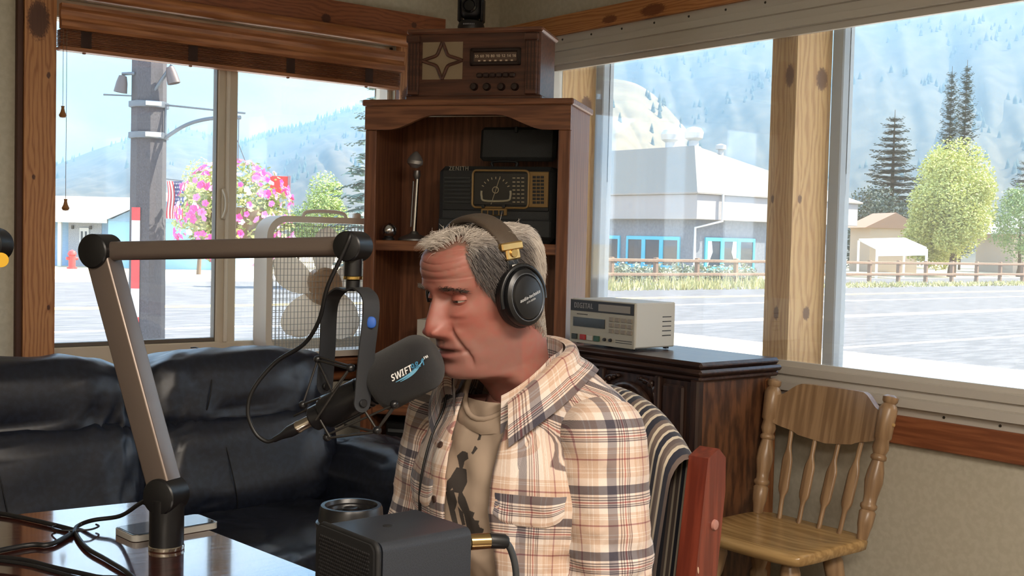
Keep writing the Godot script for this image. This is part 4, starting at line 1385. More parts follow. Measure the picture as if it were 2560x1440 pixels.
func bookcase() -> void:
	var ex := Vector3(0.59, 0, 0.807).normalized()
	var T := Transform3D(Basis(ex, Vector3.UP, ex.cross(Vector3.UP)), Vector3(2.150, 0, -3.529))
	var W := loc(T, 1430, 300).x
	var H := loc(T, 1180, 250).y
	var D := 0.31
	var b := thing("bookcase", "tall pine bookcase with an arched top rail standing across the corner", "bookcase", T.origin, T.basis)
	var pv := wood("bookcase_pine_upright", rgb8(106, 64, 42), rgb8(132, 84, 56), 1, 0.45)
	var ph := wood("bookcase_pine", rgb8(106, 64, 42), rgb8(136, 88, 58), 0, 0.45)
	var ya := loc(T, 935, 326).y
	var yt := H - 0.022
	var sh := [loc(T, 1170, 606).y, loc(T, 1170, 1024).y, 0.12]
	for x in [0.012, W - 0.012]:
		box_at("side_panel", pv, b, Vector3(x, H / 2 - 0.01, -D / 2), Vector3(0.022, H - 0.02, D), 0.002)
	for x in [0.021, W - 0.021]:
		box_at("stile", pv, b, Vector3(x, (ya + 0.0) / 2, 0.009), Vector3(0.042, ya, 0.018), 0.003)
	box_at("back_panel", pv, b, Vector3(W / 2, H / 2, -D + 0.006), Vector3(W - 0.04, H - 0.05, 0.01))
	box_at("top_board", ph, b, Vector3(W / 2, H - 0.01, -D / 2 + 0.012), Vector3(W + 0.02, 0.022, D + 0.035), 0.004)
	for y in sh:
		box_at("shelf", ph, b, Vector3(W / 2, y - 0.018, -D / 2 + 0.008), Vector3(W - 0.05, 0.037, D - 0.01), 0.003)
	# arched rail
	var poly := PackedVector2Array([Vector2(0, yt), Vector2(0, ya), Vector2(0.045, ya)])
	for k in 25:
		var u := k / 24.0
		var x := lerpf(0.05, W - 0.05, u)
		var r := smoothstep(0.06, 0.33, u) * smoothstep(0.94, 0.67, u)
		poly.append(Vector2(x, ya + 0.052 * r))
	poly.append_array(PackedVector2Array([Vector2(W - 0.045, ya), Vector2(W, ya), Vector2(W, yt)]))
	var st := S()
	prism(st, poly, 0.02, Transform3D(Basis(), Vector3(0, 0, 0.012)))
	put(st, "arched_rail", ph, b)
	box_at("plinth", ph, b, Vector3(W / 2, 0.05, -0.01), Vector3(W - 0.05, 0.1, 0.02), 0.002)
	mantel_radio(T, H)
	shelf_things(T, sh)

func mantel_radio(T: Transform3D, H: float) -> void:
	var zf := -0.03
	var a := loc(T, 1020, 242, zf)
	var c := loc(T, 1352, 242, zf)
	var tp := loc(T, 1190, 72, zf)
	var w := c.x - a.x
	var h := tp.y - H
	var TT := T * Transform3D(Basis(), Vector3(a.x, H + 0.001, zf))
	var r := thing("wooden_table_radio", "old dark wooden table radio with a cloth grille on top of the bookcase", "radio", TT.origin, TT.basis)
	var wd := wood("radio_walnut", rgb8(74, 44, 32), rgb8(98, 60, 44), 0, 0.4)
	var d := 0.22
	var st := S()
	bx(st, Vector3(w / 2, h / 2, -d / 2), Vector3(w - 0.01, h - 0.02, d), 0.006)
	put(st, "cabinet", wd, r)
	box_at("top_board", wood("radio_top", rgb8(104, 66, 48), rgb8(132, 88, 66), 0, 0.4), r, Vector3(w / 2, h - 0.008, -d / 2 + 0.004), Vector3(w + 0.012, 0.018, d + 0.02), 0.006)
	box_at("base_board", wd, r, Vector3(w / 2, 0.009, -d / 2 + 0.005), Vector3(w + 0.012, 0.018, d + 0.02), 0.005)
	for x in [0.02, w - 0.035]:       # fluted pilasters
		var pl := box_at("pilaster", wd, r, Vector3(x, h / 2, 0.006), Vector3(0.042, h - 0.04, 0.014), 0.003)
		for k in 3:
			box_at("flute", plain("flute_dark", rgb8(52, 30, 22), 0.5), pl, Vector3(x - 0.012 + k * 0.012, h / 2 - 0.006, 0.0135), Vector3(0.003, h - 0.085, 0.002))
		box_at("capital", wd, pl, Vector3(x, h - 0.034, 0.010), Vector3(0.048, 0.026, 0.02), 0.003)
	# speaker cloth behind four leaf-shaped openings
	var p0 := loc(T, 1056, 200, zf) - Vector3(a.x, H, zf)
	var p1 := loc(T, 1158, 105, zf) - Vector3(a.x, H, zf)
	var cx := (p0.x + p1.x) / 2
	var cy := (p0.y + p1.y) / 2
	var hw := (p1.x - p0.x) / 2
	var hh := (p1.y - p0.y) / 2
	var cloth := mottled("speaker_cloth", rgb8(142, 124, 100), rgb8(170, 150, 122), Vector3.ONE * 40.0, 0.95, 0.03, 0.1, 81)
	box_at("speaker_cloth", cloth, r, Vector3(cx, cy, 0.0015), Vector3(hw * 2, hh * 2, 0.003))
	st = S()
	for s in [-1.0, 1.0]:
		for t in [-1.0, 1.0]:
			var pts := []
			for k in 9:
				var q := PI / 2 * k / 8.0
				pts.append(Vector3(cx + s * (hw - cos(q) * hw * 0.96), cy + t * (hh - sin(q) * hh * 0.96), 0.004))
			# rails curve from the middle of one side to the middle of the next, bulging to the centre
			var curve := []
			for k in 9:
				var q := k / 8.0
				var m := Vector2(s * hw, 0).lerp(Vector2(0, t * hh), q) * (1.0 - 0.42 * sin(PI * q))
				curve.append(Vector3(cx + m.x, cy + m.y, 0.004))
			tube(st, spline(curve, 2), 0.0065, 6)
	put(st, "grille_bars", wd, r)
	# dial with its bezel and scale
	var d0 := loc(T, 1176, 166, zf) - Vector3(a.x, H, zf)
	var d1 := loc(T, 1304, 120, zf) - Vector3(a.x, H, zf)
	var dc := Vector3((d0.x + d1.x) / 2, (d0.y + d1.y) / 2, 0)
	var dw := d1.x - d0.x
	var dh := d1.y - d0.y
	st = S()
	var bz := 0.014
	for s in [-1.0, 1.0]:
		bx(st, dc + Vector3(s * (dw / 2 - bz / 2), 0, 0.006), Vector3(bz, dh, 0.012), 0.003)
		bx(st, dc + Vector3(0, s * (dh / 2 - bz / 2), 0.006), Vector3(dw, bz, 0.012), 0.003)
	var bez := put(st, "dial_bezel", plain("bakelite", rgb8(40, 24, 20), 0.35), r)
	box_at("dial_plate", plain("dial_plate", rgb8(96, 74, 62), 0.4), bez, dc + Vector3(0, 0, 0.002), Vector3(dw - 0.02, dh - 0.02, 0.004))
	st = S()
	for k in 8:
		flat_text(st, ["55", "60", "70", "80", "10", "12", "14", "16"][k], 0.013, Transform3D(Basis(), dc + Vector3(-dw * 0.37 + k * dw * 0.105, 0.003, 0.005)), 700)
	for k in 7:
		bx(st, dc + Vector3(-dw * 0.32 + k * dw * 0.107, -0.013, 0.0045), Vector3(0.008, 0.005, 0.001))
	put(st, "dial_numerals", plain("dial_ivory", rgb8(214, 196, 172), 0.6), bez)
	# push buttons, knobs
	var k0 := loc(T, 1192, 190, zf) - Vector3(a.x, H, zf)
	var k1 := loc(T, 1290, 190, zf) - Vector3(a.x, H, zf)
	for k in 6:
		box_at("push_button", plain("bakelite_button", rgb8(52, 34, 30), 0.35), r, Vector3(lerpf(k0.x, k1.x, (k + 0.5) / 6.0), k0.y, 0.008), Vector3((k1.x - k0.x) / 7.2, 0.016, 0.014), 0.003)
	for px in [1186.0, 1218.0, 1254.0, 1288.0]:
		var kp := loc(T, px, 218, zf) - Vector3(a.x, H, zf)
		st = S()
		lathe(st, [Vector2(0.014, 0), Vector2(0.013, 0.012), Vector2(0.010, 0.018), Vector2(0, 0.019)], 14, Transform3D(Basis(Vector3.RIGHT, PI / 2), Vector3(kp.x, kp.y, 0.0)))
		put(st, "knob", plain("bakelite", rgb8(40, 24, 20), 0.35), r)
	# small pan-tilt camera standing on the radio
	var top := h + 0.002
	var cpx := loc(T, 1178, 60, -0.08) - Vector3(a.x, H, zf)
	var CT := TT * Transform3D(Basis(Vector3.UP, 0.12), Vector3(cpx.x, top, -0.05))
	var cam := thing("pan_tilt_camera", "small black pan-tilt video camera standing on the old table radio", "camera", CT.origin, CT.basis)
	var bk := plain("camera_black", rgb8(22, 22, 25), 0.4)
	st = S()
	lathe(st, [Vector2(0.046, 0), Vector2(0.048, 0.012), Vector2(0.042, 0.03), Vector2(0.036, 0.034), Vector2(0, 0.034)], 24)
	var base := put(st, "base", bk, cam)
	st = S()
	for k in 7:
		bx(st, Vector3(-0.018 + k * 0.006, 0.016, 0.0472 - absf(k - 3.0) * 0.0006), Vector3(0.0042, 0.0045, 0.0012))
	put(st, "base_lettering", plain("camera_grey", rgb8(120, 120, 126), 0.5), base)
	st = S()
	for s in [-1.0, 1.0]:
		bx(st, Vector3(s * 0.040, 0.07, 0), Vector3(0.012, 0.085, 0.05), 0.005)
	put(st, "yoke", bk, cam)
	st = S()
	pillow(st, Vector3(0, 0.078, 0.0), Vector3(0.036, 0.042, 0.042), Basis(), 0.6, 0.7, 28, 18)
	put(st, "head", bk, cam)
	st = S()
	lathe(st, [Vector2(0.026, 0.030), Vector2(0.026, 0.050), Vector2(0.021, 0.052), Vector2(0.018, 0.046), Vector2(0, 0.046)], 20, Transform3D(Basis(Vector3.RIGHT, PI / 2), Vector3(0, 0.08, 0)))
	put(st, "lens", plain("camera_lens", rgb8(8, 8, 12), 0.1), cam)

func shelf_things(T: Transform3D, sh: Array) -> void:
	var y0: float = sh[0]
	var chrome := plain("chrome", rgb8(196, 196, 198), 0.18, 1.0)
	var grey := plain("dull_steel", rgb8(130, 130, 132), 0.35, 0.8)
	# silver microphone on a desk stand
	var z := -0.10
	var bp := loc(T, 1035, 598, z)
	var MT := T * Transform3D(Basis(), Vector3(bp.x, y0 + 0.001, z))
	var m := thing("desk_microphone", "old silver microphone on a straight desk stand in the bookcase", "microphone", MT.origin, MT.basis)
	var st := S()
	lathe(st, [Vector2(0.058, 0), Vector2(0.058, 0.006), Vector2(0.048, 0.014), Vector2(0.018, 0.024), Vector2(0.011, 0.034), Vector2(0, 0.034)], 28)
	put(st, "base", grey, m)
	var top := loc(T, 1043, 440, z).y - y0
	st = S()
	tube(st, PackedVector3Array([Vector3(0, 0.03, 0), Vector3(0.008, top, 0)]), [0.0085, 0.0075], 12)
	put(st, "stem", chrome, m)
	st = S()
	tube(st, PackedVector3Array([Vector3(-0.013, 0.05, 0), Vector3(-0.007, top - 0.02, 0)]), 0.0035, 8)
	put(st, "side_rod", grey, m)
	var hy := loc(T, 1040, 405, z).y - y0
	st = S()
	lathe(st, [Vector2(0.012, -0.022), Vector2(0.03, -0.008), Vector2(0.031, 0.004), Vector2(0.02, 0.022), Vector2(0.006, 0.036), Vector2(0, 0.038)], 10, Transform3D(Basis(Vector3(0, 0, 1), -0.12), Vector3(-0.002, hy, 0.0)), 20.0, 1.0, 0.75)
	put(st, "head", plain("mic_silver", rgb8(176, 174, 176), 0.35, 0.7), m)
	st = S()
	lathe(st, [Vector2(0.009, 0), Vector2(0.014, 0.012), Vector2(0.012, 0.03), Vector2(0, 0.03)], 12, Transform3D(Basis(), Vector3(0.006, top - 0.012, 0)))
	put(st, "swivel", grey, m)
	# chrome ball microphone head lying on the shelf
	var cp := loc(T, 972, 574, -0.05)
	var rad := 0.029
	var CT := T * Transform3D(Basis(), Vector3(cp.x, y0 + 0.001, -0.05))
	var bl := thing("chrome_ball", "chrome ball ornament at the left end of the bookcase shelf", "ornament", CT.origin, CT.basis)
	st = S()
	var ball := []
	for k in 15:
		var q := -PI / 2 + PI * k / 14.0
		ball.append(Vector2(maxf(0.0, cos(q) * rad), rad + 0.006 + sin(q) * rad))
	lathe(st, ball, 28)
	put(st, "ball", chrome, bl)
	st = S()
	lathe(st, [Vector2(0.022, 0), Vector2(0.022, 0.005), Vector2(0.014, 0.012), Vector2(0, 0.012)], 20)
	put(st, "ring_base", plain("black_ring", rgb8(24, 24, 26), 0.5), bl)
	# portable radio with its lid raised
	z = -0.06
	var a := loc(T, 1092, 600, z)
	var c := loc(T, 1384, 600, z)
	var w := c.x - a.x
	var h := loc(T, 1240, 416, z).y - y0
	var RT_ := T * Transform3D(Basis(), Vector3(a.x, y0 + 0.001, z))
	var r := thing("portable_radio", "black leatherette portable radio with a raised lid and golden dial frame", "radio", RT_.origin, RT_.basis)
	var lth := mottled("leatherette", rgb8(34, 36, 36), rgb8(50, 52, 52), Vector3.ONE * 20.0, 0.6, 0.05, 0.08, 83)
	var gold := plain("dial_gold", rgb8(140, 112, 68), 0.4, 0.35)
	var blk := plain("radio_black", rgb8(22, 23, 24), 0.5)
	st = S()
	bx(st, Vector3(w / 2, h * 0.5, -0.085), Vector3(w, h, 0.17), 0.02)
	put(st, "case", lth, r)
	var L := func(px: float, py: float, zz := 0.0) -> Vector3: return loc(T, px, py, z) - Vector3(a.x, y0, z) + Vector3(0, 0, zz)
	var PB := func(px0: float, py0: float, px1: float, py1: float, called: String, mat: Material, par: Node, zz: float, dep: float, bev := 0.002) -> MeshInstance3D:
		var q0: Vector3 = L.call(px0, py0, zz)
		var q1: Vector3 = L.call(px1, py1, zz)
		return box_at(called, mat, par, (q0 + q1) / 2, Vector3(absf(q1.x - q0.x), absf(q0.y - q1.y), dep), bev)
	var face: MeshInstance3D = PB.call(1108.0, 425.0, 1372.0, 530.0, "face_panel", blk, r, 0.001, 0.006)
	PB.call(1322.0, 430.0, 1371.0, 520.0, "gold_panel", gold, face, 0.005, 0.005)
	for k in 3:
		for j in 8:
			PB.call(1333.0 + k * 10.0, 441.0 + j * 9.0, 1341.0 + k * 10.0, 447.5 + j * 9.0, "grille_slot", blk, face, 0.008, 0.002, 0.0)
	for k in 7:       # louvres on the left
		PB.call(1112.0, 442.0 + k * 10.0, 1178.0, 449.0 + k * 10.0, "louvre", plain("louvre", rgb8(40, 42, 42), 0.5), face, 0.005, 0.004, 0.001)
	# dial frame, glass scale and pointer
	st = S()
	var f0: Vector3 = L.call(1182.0, 519.0, 0.006)
	var f1: Vector3 = L.call(1324.0, 428.0, 0.006)
	var fp := PackedVector3Array()
	var rr := 0.014
	for q in [[f1.x - rr, f1.y - rr, 0], [f0.x + rr, f1.y - rr, 1], [f0.x + rr, f0.y + rr, 2], [f1.x - rr, f0.y + rr, 3]]:
		for k in 5:
			var an: float = PI / 2 * q[2] + PI / 2 * k / 4.0
			fp.append(Vector3(q[0] + cos(an) * rr, q[1] + sin(an) * rr, 0.008))
	tube(st, fp, 0.0042, 8, true)
	put(st, "dial_frame", gold, face)
	var dial: MeshInstance3D = PB.call(1186.0, 432.0, 1320.0, 515.0, "dial_plate", plain("dial_dark", rgb8(44, 42, 38), 0.35), face, 0.004, 0.004)
	st = S()
	for k in 7:
		var yy := 446.0 + k * 10.0
		for j in 3:
			var q0: Vector3 = L.call(1286.0 + j * 11.0, yy, 0.0065)
			bx(st, q0, Vector3(0.010, 0.0035, 0.001))
	for k in 9:
		var ang := PI * (0.12 + 0.76 * k / 8.0)
		var q1: Vector3 = L.call(1240.0, 478.0, 0.0065)
		bx(st, q1 + Vector3(cos(ang) * 0.05, sin(ang) * 0.045, 0), Vector3(0.008, 0.003, 0.001), 0.0, Basis(Vector3(0, 0, 1), ang))
	var p0: Vector3 = L.call(1229.0, 512.0, 0.0075)
	var p1: Vector3 = L.call(1252.0, 442.0, 0.0075)
	tube(st, PackedVector3Array([p0, p1]), 0.0012, 5)
	var hc: Vector3 = L.call(1240.0, 476.0, 0.0075)
	var cir := PackedVector3Array()
	for k in 14: cir.append(hc + Vector3(cos(TAU * k / 14.0), sin(TAU * k / 14.0), 0) * 0.011)
	tube(st, cir, 0.0016, 6, true)
	put(st, "dial_scale", plain("scale_cream", rgb8(170, 156, 126), 0.5), dial)
	st = S()
	var u0: Vector3 = L.call(1206.0, 478.0, 0.010)
	var u1: Vector3 = L.call(1206.0, 500.0, 0.010)
	var u2: Vector3 = L.call(1278.0, 500.0, 0.010)
	var u3: Vector3 = L.call(1278.0, 478.0, 0.010)
	tube(st, spline([u0, u1.lerp(u0, 0.4), u1 + Vector3(0.012, -0.004, 0), u2 + Vector3(-0.012, -0.004, 0), u2.lerp(u3, 0.4), u3], 5), 0.0042, 8)
	put(st, "dial_handle", plain("handle_cream", rgb8(150, 142, 118), 0.4), dial)
	# push buttons below the dial
	PB.call(1204.0, 517.0, 1268.0, 540.0, "button_plate", gold, r, 0.004, 0.008)
	for k in 4:
		PB.call(1209.0 + k * 14.0, 527.0, 1219.0 + k * 14.0, 538.0, "push_button", blk, r, 0.009, 0.008, 0.001)
	for px in [1211.0, 1262.0]:
		st = S()
		lathe(st, [Vector2(0.007, 0), Vector2(0.006, 0.012), Vector2(0, 0.013)], 10, Transform3D(Basis(Vector3.RIGHT, PI / 2), L.call(px, 517.0, 0.008)))
		put(st, "knob", blk, r)
	st = S()
	flat_text(st, "ZENITH", 0.021, Transform3D(Basis(), L.call(1148.0, 422.0, 0.0045)), 700)
	put(st, "lettering", plain("letter_grey", rgb8(124, 120, 108), 0.5, 0.4), r)
	# lower apron of the case with worn edges
	PB.call(1098.0, 545.0, 1378.0, 598.0, "lower_front", lth, r, 0.006, 0.014, 0.006)
	# raised lid
	var l0: Vector3 = L.call(1178.0, 398.0, -0.10)
	var l1: Vector3 = L.call(1374.0, 310.0, -0.10)
	st = S()
	bx(st, Vector3((l0.x + l1.x) / 2, (l0.y + l1.y) / 2, -0.115), Vector3(l1.x - l0.x, l1.y - l0.y, 0.03), 0.012, Basis(Vector3.RIGHT, -0.12))
	var lid := put(st, "lid", lth, r)
	box_at("lid_catch", blk, lid, L.call(1273.0, 318.0, -0.096), Vector3(0.012, 0.022, 0.01), 0.002)
	st = S()
	tube(st, spline([L.call(1220.0, 414.0, -0.06), L.call(1222.0, 402.0, -0.06), L.call(1277.0, 402.0, -0.06), L.call(1280.0, 414.0, -0.06)], 5), 0.005, 6)
	put(st, "carry_handle", blk, r)
	# white binder on the middle shelf, partly behind the man
	var y1: float = sh[1]
	var bq := loc(T, 1060, 900, -0.12)
	var BT := T * Transform3D(Basis(), Vector3(bq.x, y1 + 0.001, -0.12))
	var wb := thing("white_binder", "upright white binder on the middle bookcase shelf behind the face", "binder", BT.origin, BT.basis)
	var wm := plain("binder_white", rgb8(196, 192, 184), 0.5)
	for s in [-1.0, 1.0]:
		box_at("cover", wm, wb, Vector3(s * 0.023, 0.15, -0.11), Vector3(0.003, 0.30, 0.25), 0.001)
	box_at("spine", wm, wb, Vector3(0, 0.15, 0.015), Vector3(0.048, 0.30, 0.003), 0.001)
	box_at("papers", plain("paper", rgb8(224, 222, 214), 0.9), wb, Vector3(0, 0.15, -0.11), Vector3(0.04, 0.28, 0.22))
	# black tape deck on the bottom shelf
	var y2: float = sh[2]
	var DT := T * Transform3D(Basis(), Vector3(0.06, y2 + 0.001, -0.02))
	var dq := loc(T, 1000, 1100, -0.02)
	var hd := maxf(0.1, dq.y - y2 + 0.06)
	for k in 3:
		var dt := thing("tape_deck", ["black tape deck at the bottom of a stack in the bookcase", "black tape deck in the middle of a stack in the bookcase", "black tape deck on top of a stack in the bookcase"][k], "tape deck", DT * Vector3(0, k * (hd / 3.0 + 0.001), 0), DT.basis, "stacked tape decks")
		var hh := hd / 3.0 - 0.002
		box_at("case", plain("deck_black", rgb8(20, 20, 22), 0.4), dt, Vector3(0.24, hh / 2, -0.14), Vector3(0.44, hh, 0.26), 0.004)
		box_at("front_strip", plain("deck_silver", rgb8(120, 122, 124), 0.35, 0.6), dt, Vector3(0.24, hh * 0.8, -0.008), Vector3(0.42, 0.012, 0.006), 0.001)
		box_at("cassette_door", plain("deck_door", rgb8(34, 34, 38), 0.2), dt, Vector3(0.15, hh * 0.4, -0.008), Vector3(0.16, hh * 0.4, 0.005), 0.001)

func console() -> void:
	# cabinet frame: x runs along +z of the room, z points into the room (-x)
	var B := Basis(Vector3(0, 0, 1), Vector3.UP, Vector3(-1, 0, 0))
	var H := 0.905
	var W := 0.555
	var T := Transform3D(B, Vector3(2.505, 0, -2.79))
	var c := thing("console_radio", "antique dark wood console radio cabinet with carved arch below the wide window", "console radio", T.origin, B)
	var D := 0.345
	var dk := wood("console_dark", rgb8(44, 30, 26), rgb8(66, 46, 38), 1, 0.35)
	var dkh := wood("console_dark_moulding", rgb8(44, 30, 26), rgb8(70, 50, 42), 0, 0.3)
	var side := mottled("console_side", rgb8(66, 42, 30), rgb8(106, 70, 46), Vector3(4, 1.0, 4), 0.42, 0.03, 0.03, 85)
	var st := S()
	bx(st, Vector3(W / 2, (H - 0.03) / 2 + 0.03, -D / 2), Vector3(W - 0.03, H - 0.09, D - 0.02), 0.003)
	put(st, "carcass", side, c)
	# stepped top
	var tp := box_at("top_board", dkh, c, Vector3(W / 2, H - 0.010, -D / 2 + 0.004), Vector3(W + 0.012, 0.020, D + 0.016), 0.008)
	box_at("top_moulding", dkh, tp, Vector3(W / 2, H - 0.030, -D / 2 + 0.008), Vector3(W + 0.03, 0.018, D + 0.03), 0.007)
	box_at("top_moulding", dkh, tp, Vector3(W / 2, H - 0.048, -D / 2 + 0.004), Vector3(W + 0.008, 0.018, D + 0.016), 0.006)
	# corner posts and front panels
	for x in [0.018, W - 0.018]:
		box_at("corner_post", dk, c, Vector3(x, H / 2 - 0.02, 0.0), Vector3(0.034, H - 0.06, 0.03), 0.006)
	box_at("back_post", wood("console_rear", rgb8(120, 76, 46), rgb8(150, 100, 62), 1, 0.4), c, Vector3(W - 0.008, H / 2 - 0.03, -D + 0.02), Vector3(0.02, H - 0.07, 0.045), 0.006)
	var fp := box_at("front_panel", dk, c, Vector3(W / 2, H / 2, -0.008), Vector3(W - 0.06, H - 0.12, 0.02), 0.002)
	for x in [0.085, W - 0.105]:
		box_at("raised_panel", dk, fp, Vector3(x, 0.55, 0.006), Vector3(0.085, 0.56, 0.012), 0.008)
	box_at("divider", dk, fp, Vector3(W - 0.165, 0.5, 0.008), Vector3(0.022, 0.7, 0.02), 0.004)
	box_at("divider", dk, fp, Vector3(0.145, 0.5, 0.008), Vector3(0.022, 0.7, 0.02), 0.004)
	# arched dial opening: dark rim round a lighter wood plate, escutcheon in the middle
	var ax := 0.265
	var ay := 0.70
	var arch := func(r: float, y0: float) -> PackedVector2Array:
		var p := PackedVector2Array([Vector2(r, y0), Vector2(-r, y0)])
		for k in 17:
			var a := PI - PI * k / 16.0
			p.append(Vector2(cos(a) * r, sin(a) * r))
		return p
	st = S()
	var o: PackedVector2Array = arch.call(0.105, -0.3)
	prism(st, o, 0.006, Transform3D(Basis(), Vector3(ax, ay, 0.005)))
	put(st, "arch_plate", wood("arch_veneer", rgb8(96, 62, 42), rgb8(122, 82, 58), 0, 0.4), fp)
	st = S()
	var rim := PackedVector3Array()
	for k in 21:
		var a := PI - PI * k / 20.0
		rim.append(Vector3(ax + cos(a) * 0.11, ay + sin(a) * 0.11, 0.014))
	tube(st, rim, 0.012, 8)
	put(st, "arch_moulding", dk, fp)
	st = S()
	prism(st, arch.call(0.026, -0.05), 0.012, Transform3D(Basis(), Vector3(ax + 0.03, ay - 0.02, 0.010)))
	var es := put(st, "escutcheon", plain("escutcheon_brass", rgb8(110, 88, 58), 0.4, 0.5), fp)
	st = S()
	prism(st, arch.call(0.018, -0.045), 0.012, Transform3D(Basis(), Vector3(ax + 0.03, ay - 0.022, 0.013)))
	put(st, "dial_window", plain("dial_window", rgb8(12, 12, 14), 0.12), es)
	# carved scrolls in the spandrels
	for s in [-1.0, 1.0]:
		st = S()
		for q in [[0.07, 0.128, 0.011], [0.092, 0.122, 0.014], [0.112, 0.105, 0.016], [0.118, 0.08, 0.012], [0.122, 0.058, 0.010], [0.05, 0.133, 0.008], [0.126, 0.04, 0.008]]:
			pillow(st, Vector3(ax + s * q[0], ay + q[1], 0.008), Vector3(q[2], q[2] * 0.85, 0.010), Basis(Vector3(0, 0, 1), 0.6 * s), 1.0, 1.0, 10, 7)
		tube(st, spline([Vector3(ax + s * 0.05, ay + 0.133, 0.012), Vector3(ax + s * 0.10, ay + 0.12, 0.014), Vector3(ax + s * 0.122, ay + 0.05, 0.012)], 5), 0.004, 6)
		put(st, "carving", dk, fp)
	box_at("plinth", dk, c, Vector3(W / 2, 0.04, -D / 2 + 0.005), Vector3(W + 0.01, 0.08, D + 0.01), 0.006)
	# ---- phone-line receiver on top
	var DT := Transform3D(B, T * Vector3(0, H + 0.001, 0))
	var z := -0.05
	var a0 := loc(DT, 1427, 858, z)
	var a1 := loc(DT, 1588, 858, z)
	var w := a1.x - a0.x
	var h := loc(DT, 1500, 752, z).y
	var u := thing("digital_receiver", "small beige digital receiver box with keypad standing on the console radio", "receiver", DT * Vector3(a0.x, 0.001, z), B)
	var beige := plain("receiver_beige", rgb8(176, 170, 154), 0.5)
	var blk := plain("receiver_black", rgb8(40, 38, 40), 0.5)
	box_at("case", plain("receiver_case", rgb8(206, 204, 196), 0.5), u, Vector3(w / 2, h / 2 + 0.004, -0.09), Vector3(w, h - 0.006, 0.18), 0.004)
	var fc := box_at("front_panel", beige, u, Vector3(w / 2, h / 2 + 0.002, 0.003), Vector3(w, h - 0.006, 0.006), 0.001)
	box_at("name_band", blk, fc, Vector3(w / 2, h * 0.86, 0.006), Vector3(w * 0.98, h * 0.24, 0.003))
	box_at("name_plate", plain("receiver_plate", rgb8(150, 142, 132), 0.5), fc, Vector3(w * 0.70, h * 0.85, 0.008), Vector3(w * 0.48, h * 0.15, 0.002))
	box_at("display", plain("receiver_display", rgb8(20, 34, 42), 0.15), fc, Vector3(w * 0.31, h * 0.50, 0.007), Vector3(w * 0.50, h * 0.20, 0.003))
	st = S()
	flat_text(st, "DIGITAL", h * 0.16, Transform3D(Basis(), Vector3(w * 0.22, h * 0.86, 0.0082)), 700)
	put(st, "lettering", plain("receiver_letters", rgb8(140, 136, 134), 0.5), fc)
	st = S()
	for k in 8:
		bx(st, Vector3(w * (0.12 + 0.022 * k), h * 0.67, 0.0066), Vector3(w * 0.014, h * 0.022, 0.0008))
	put(st, "small_lettering", blk, fc)
	for k in 12:
		box_at("key", plain("receiver_key", rgb8(150, 140, 128), 0.6), fc, Vector3(w * (0.66 + 0.093 * (k % 4)), h * (0.62 - 0.125 * (k / 4)), 0.008), Vector3(w * 0.062, h * 0.085, 0.004), 0.001)
	for q in [[0.09, rgb8(40, 52, 46)], [0.225, rgb8(170, 36, 34)], [0.335, rgb8(190, 186, 176)], [0.445, rgb8(40, 82, 56)]]:
		var kk := box_at("lamp_button", plain("button_%d" % int(q[0] * 1000), q[1], 0.4), fc, Vector3(w * q[0], h * 0.17, 0.009), Vector3(w * 0.085, h * 0.115, 0.006), 0.001)
	for x in [0.565, 0.655]:
		st = S()
		lathe(st, [Vector2(0.006, 0), Vector2(0.005, 0.008), Vector2(0, 0.008)], 10, Transform3D(Basis(Vector3.RIGHT, PI / 2), Vector3(w * x, h * 0.17, 0.005)))
		put(st, "jack", blk, fc)
	for k in 2:
		box_at("vent_slot", blk, fc, Vector3(w * 0.85, h * (0.14 + 0.045 * k), 0.0065), Vector3(w * 0.24, 0.0015, 0.002))
	for k in 5:
		box_at("side_slot", blk, u, Vector3(w, h * (0.30 + 0.1 * k), -0.14), Vector3(0.002, 0.003, 0.04))
	for x in [0.02, w - 0.02]:
		for zz in [-0.02, -0.16]:
			box_at("foot", blk, u, Vector3(x, 0.003, zz), Vector3(0.014, 0.006, 0.014), 0.001)

func turned(st: SurfaceTool, a: Vector3, b: Vector3, prof: Array, seg := 14) -> void:
	# turned spindle from a to b; prof = (t along, radius)
	var L := (b - a).length()
	var p := []
	for q in prof: p.append(Vector2(q[1], q[0] * L))
	p.push_front(Vector2(0, prof[0][0] * L))
	p.append(Vector2(0, prof[prof.size() - 1][0] * L))
	lathe(st, p, seg, turn_to(b - a, a), 55.0)

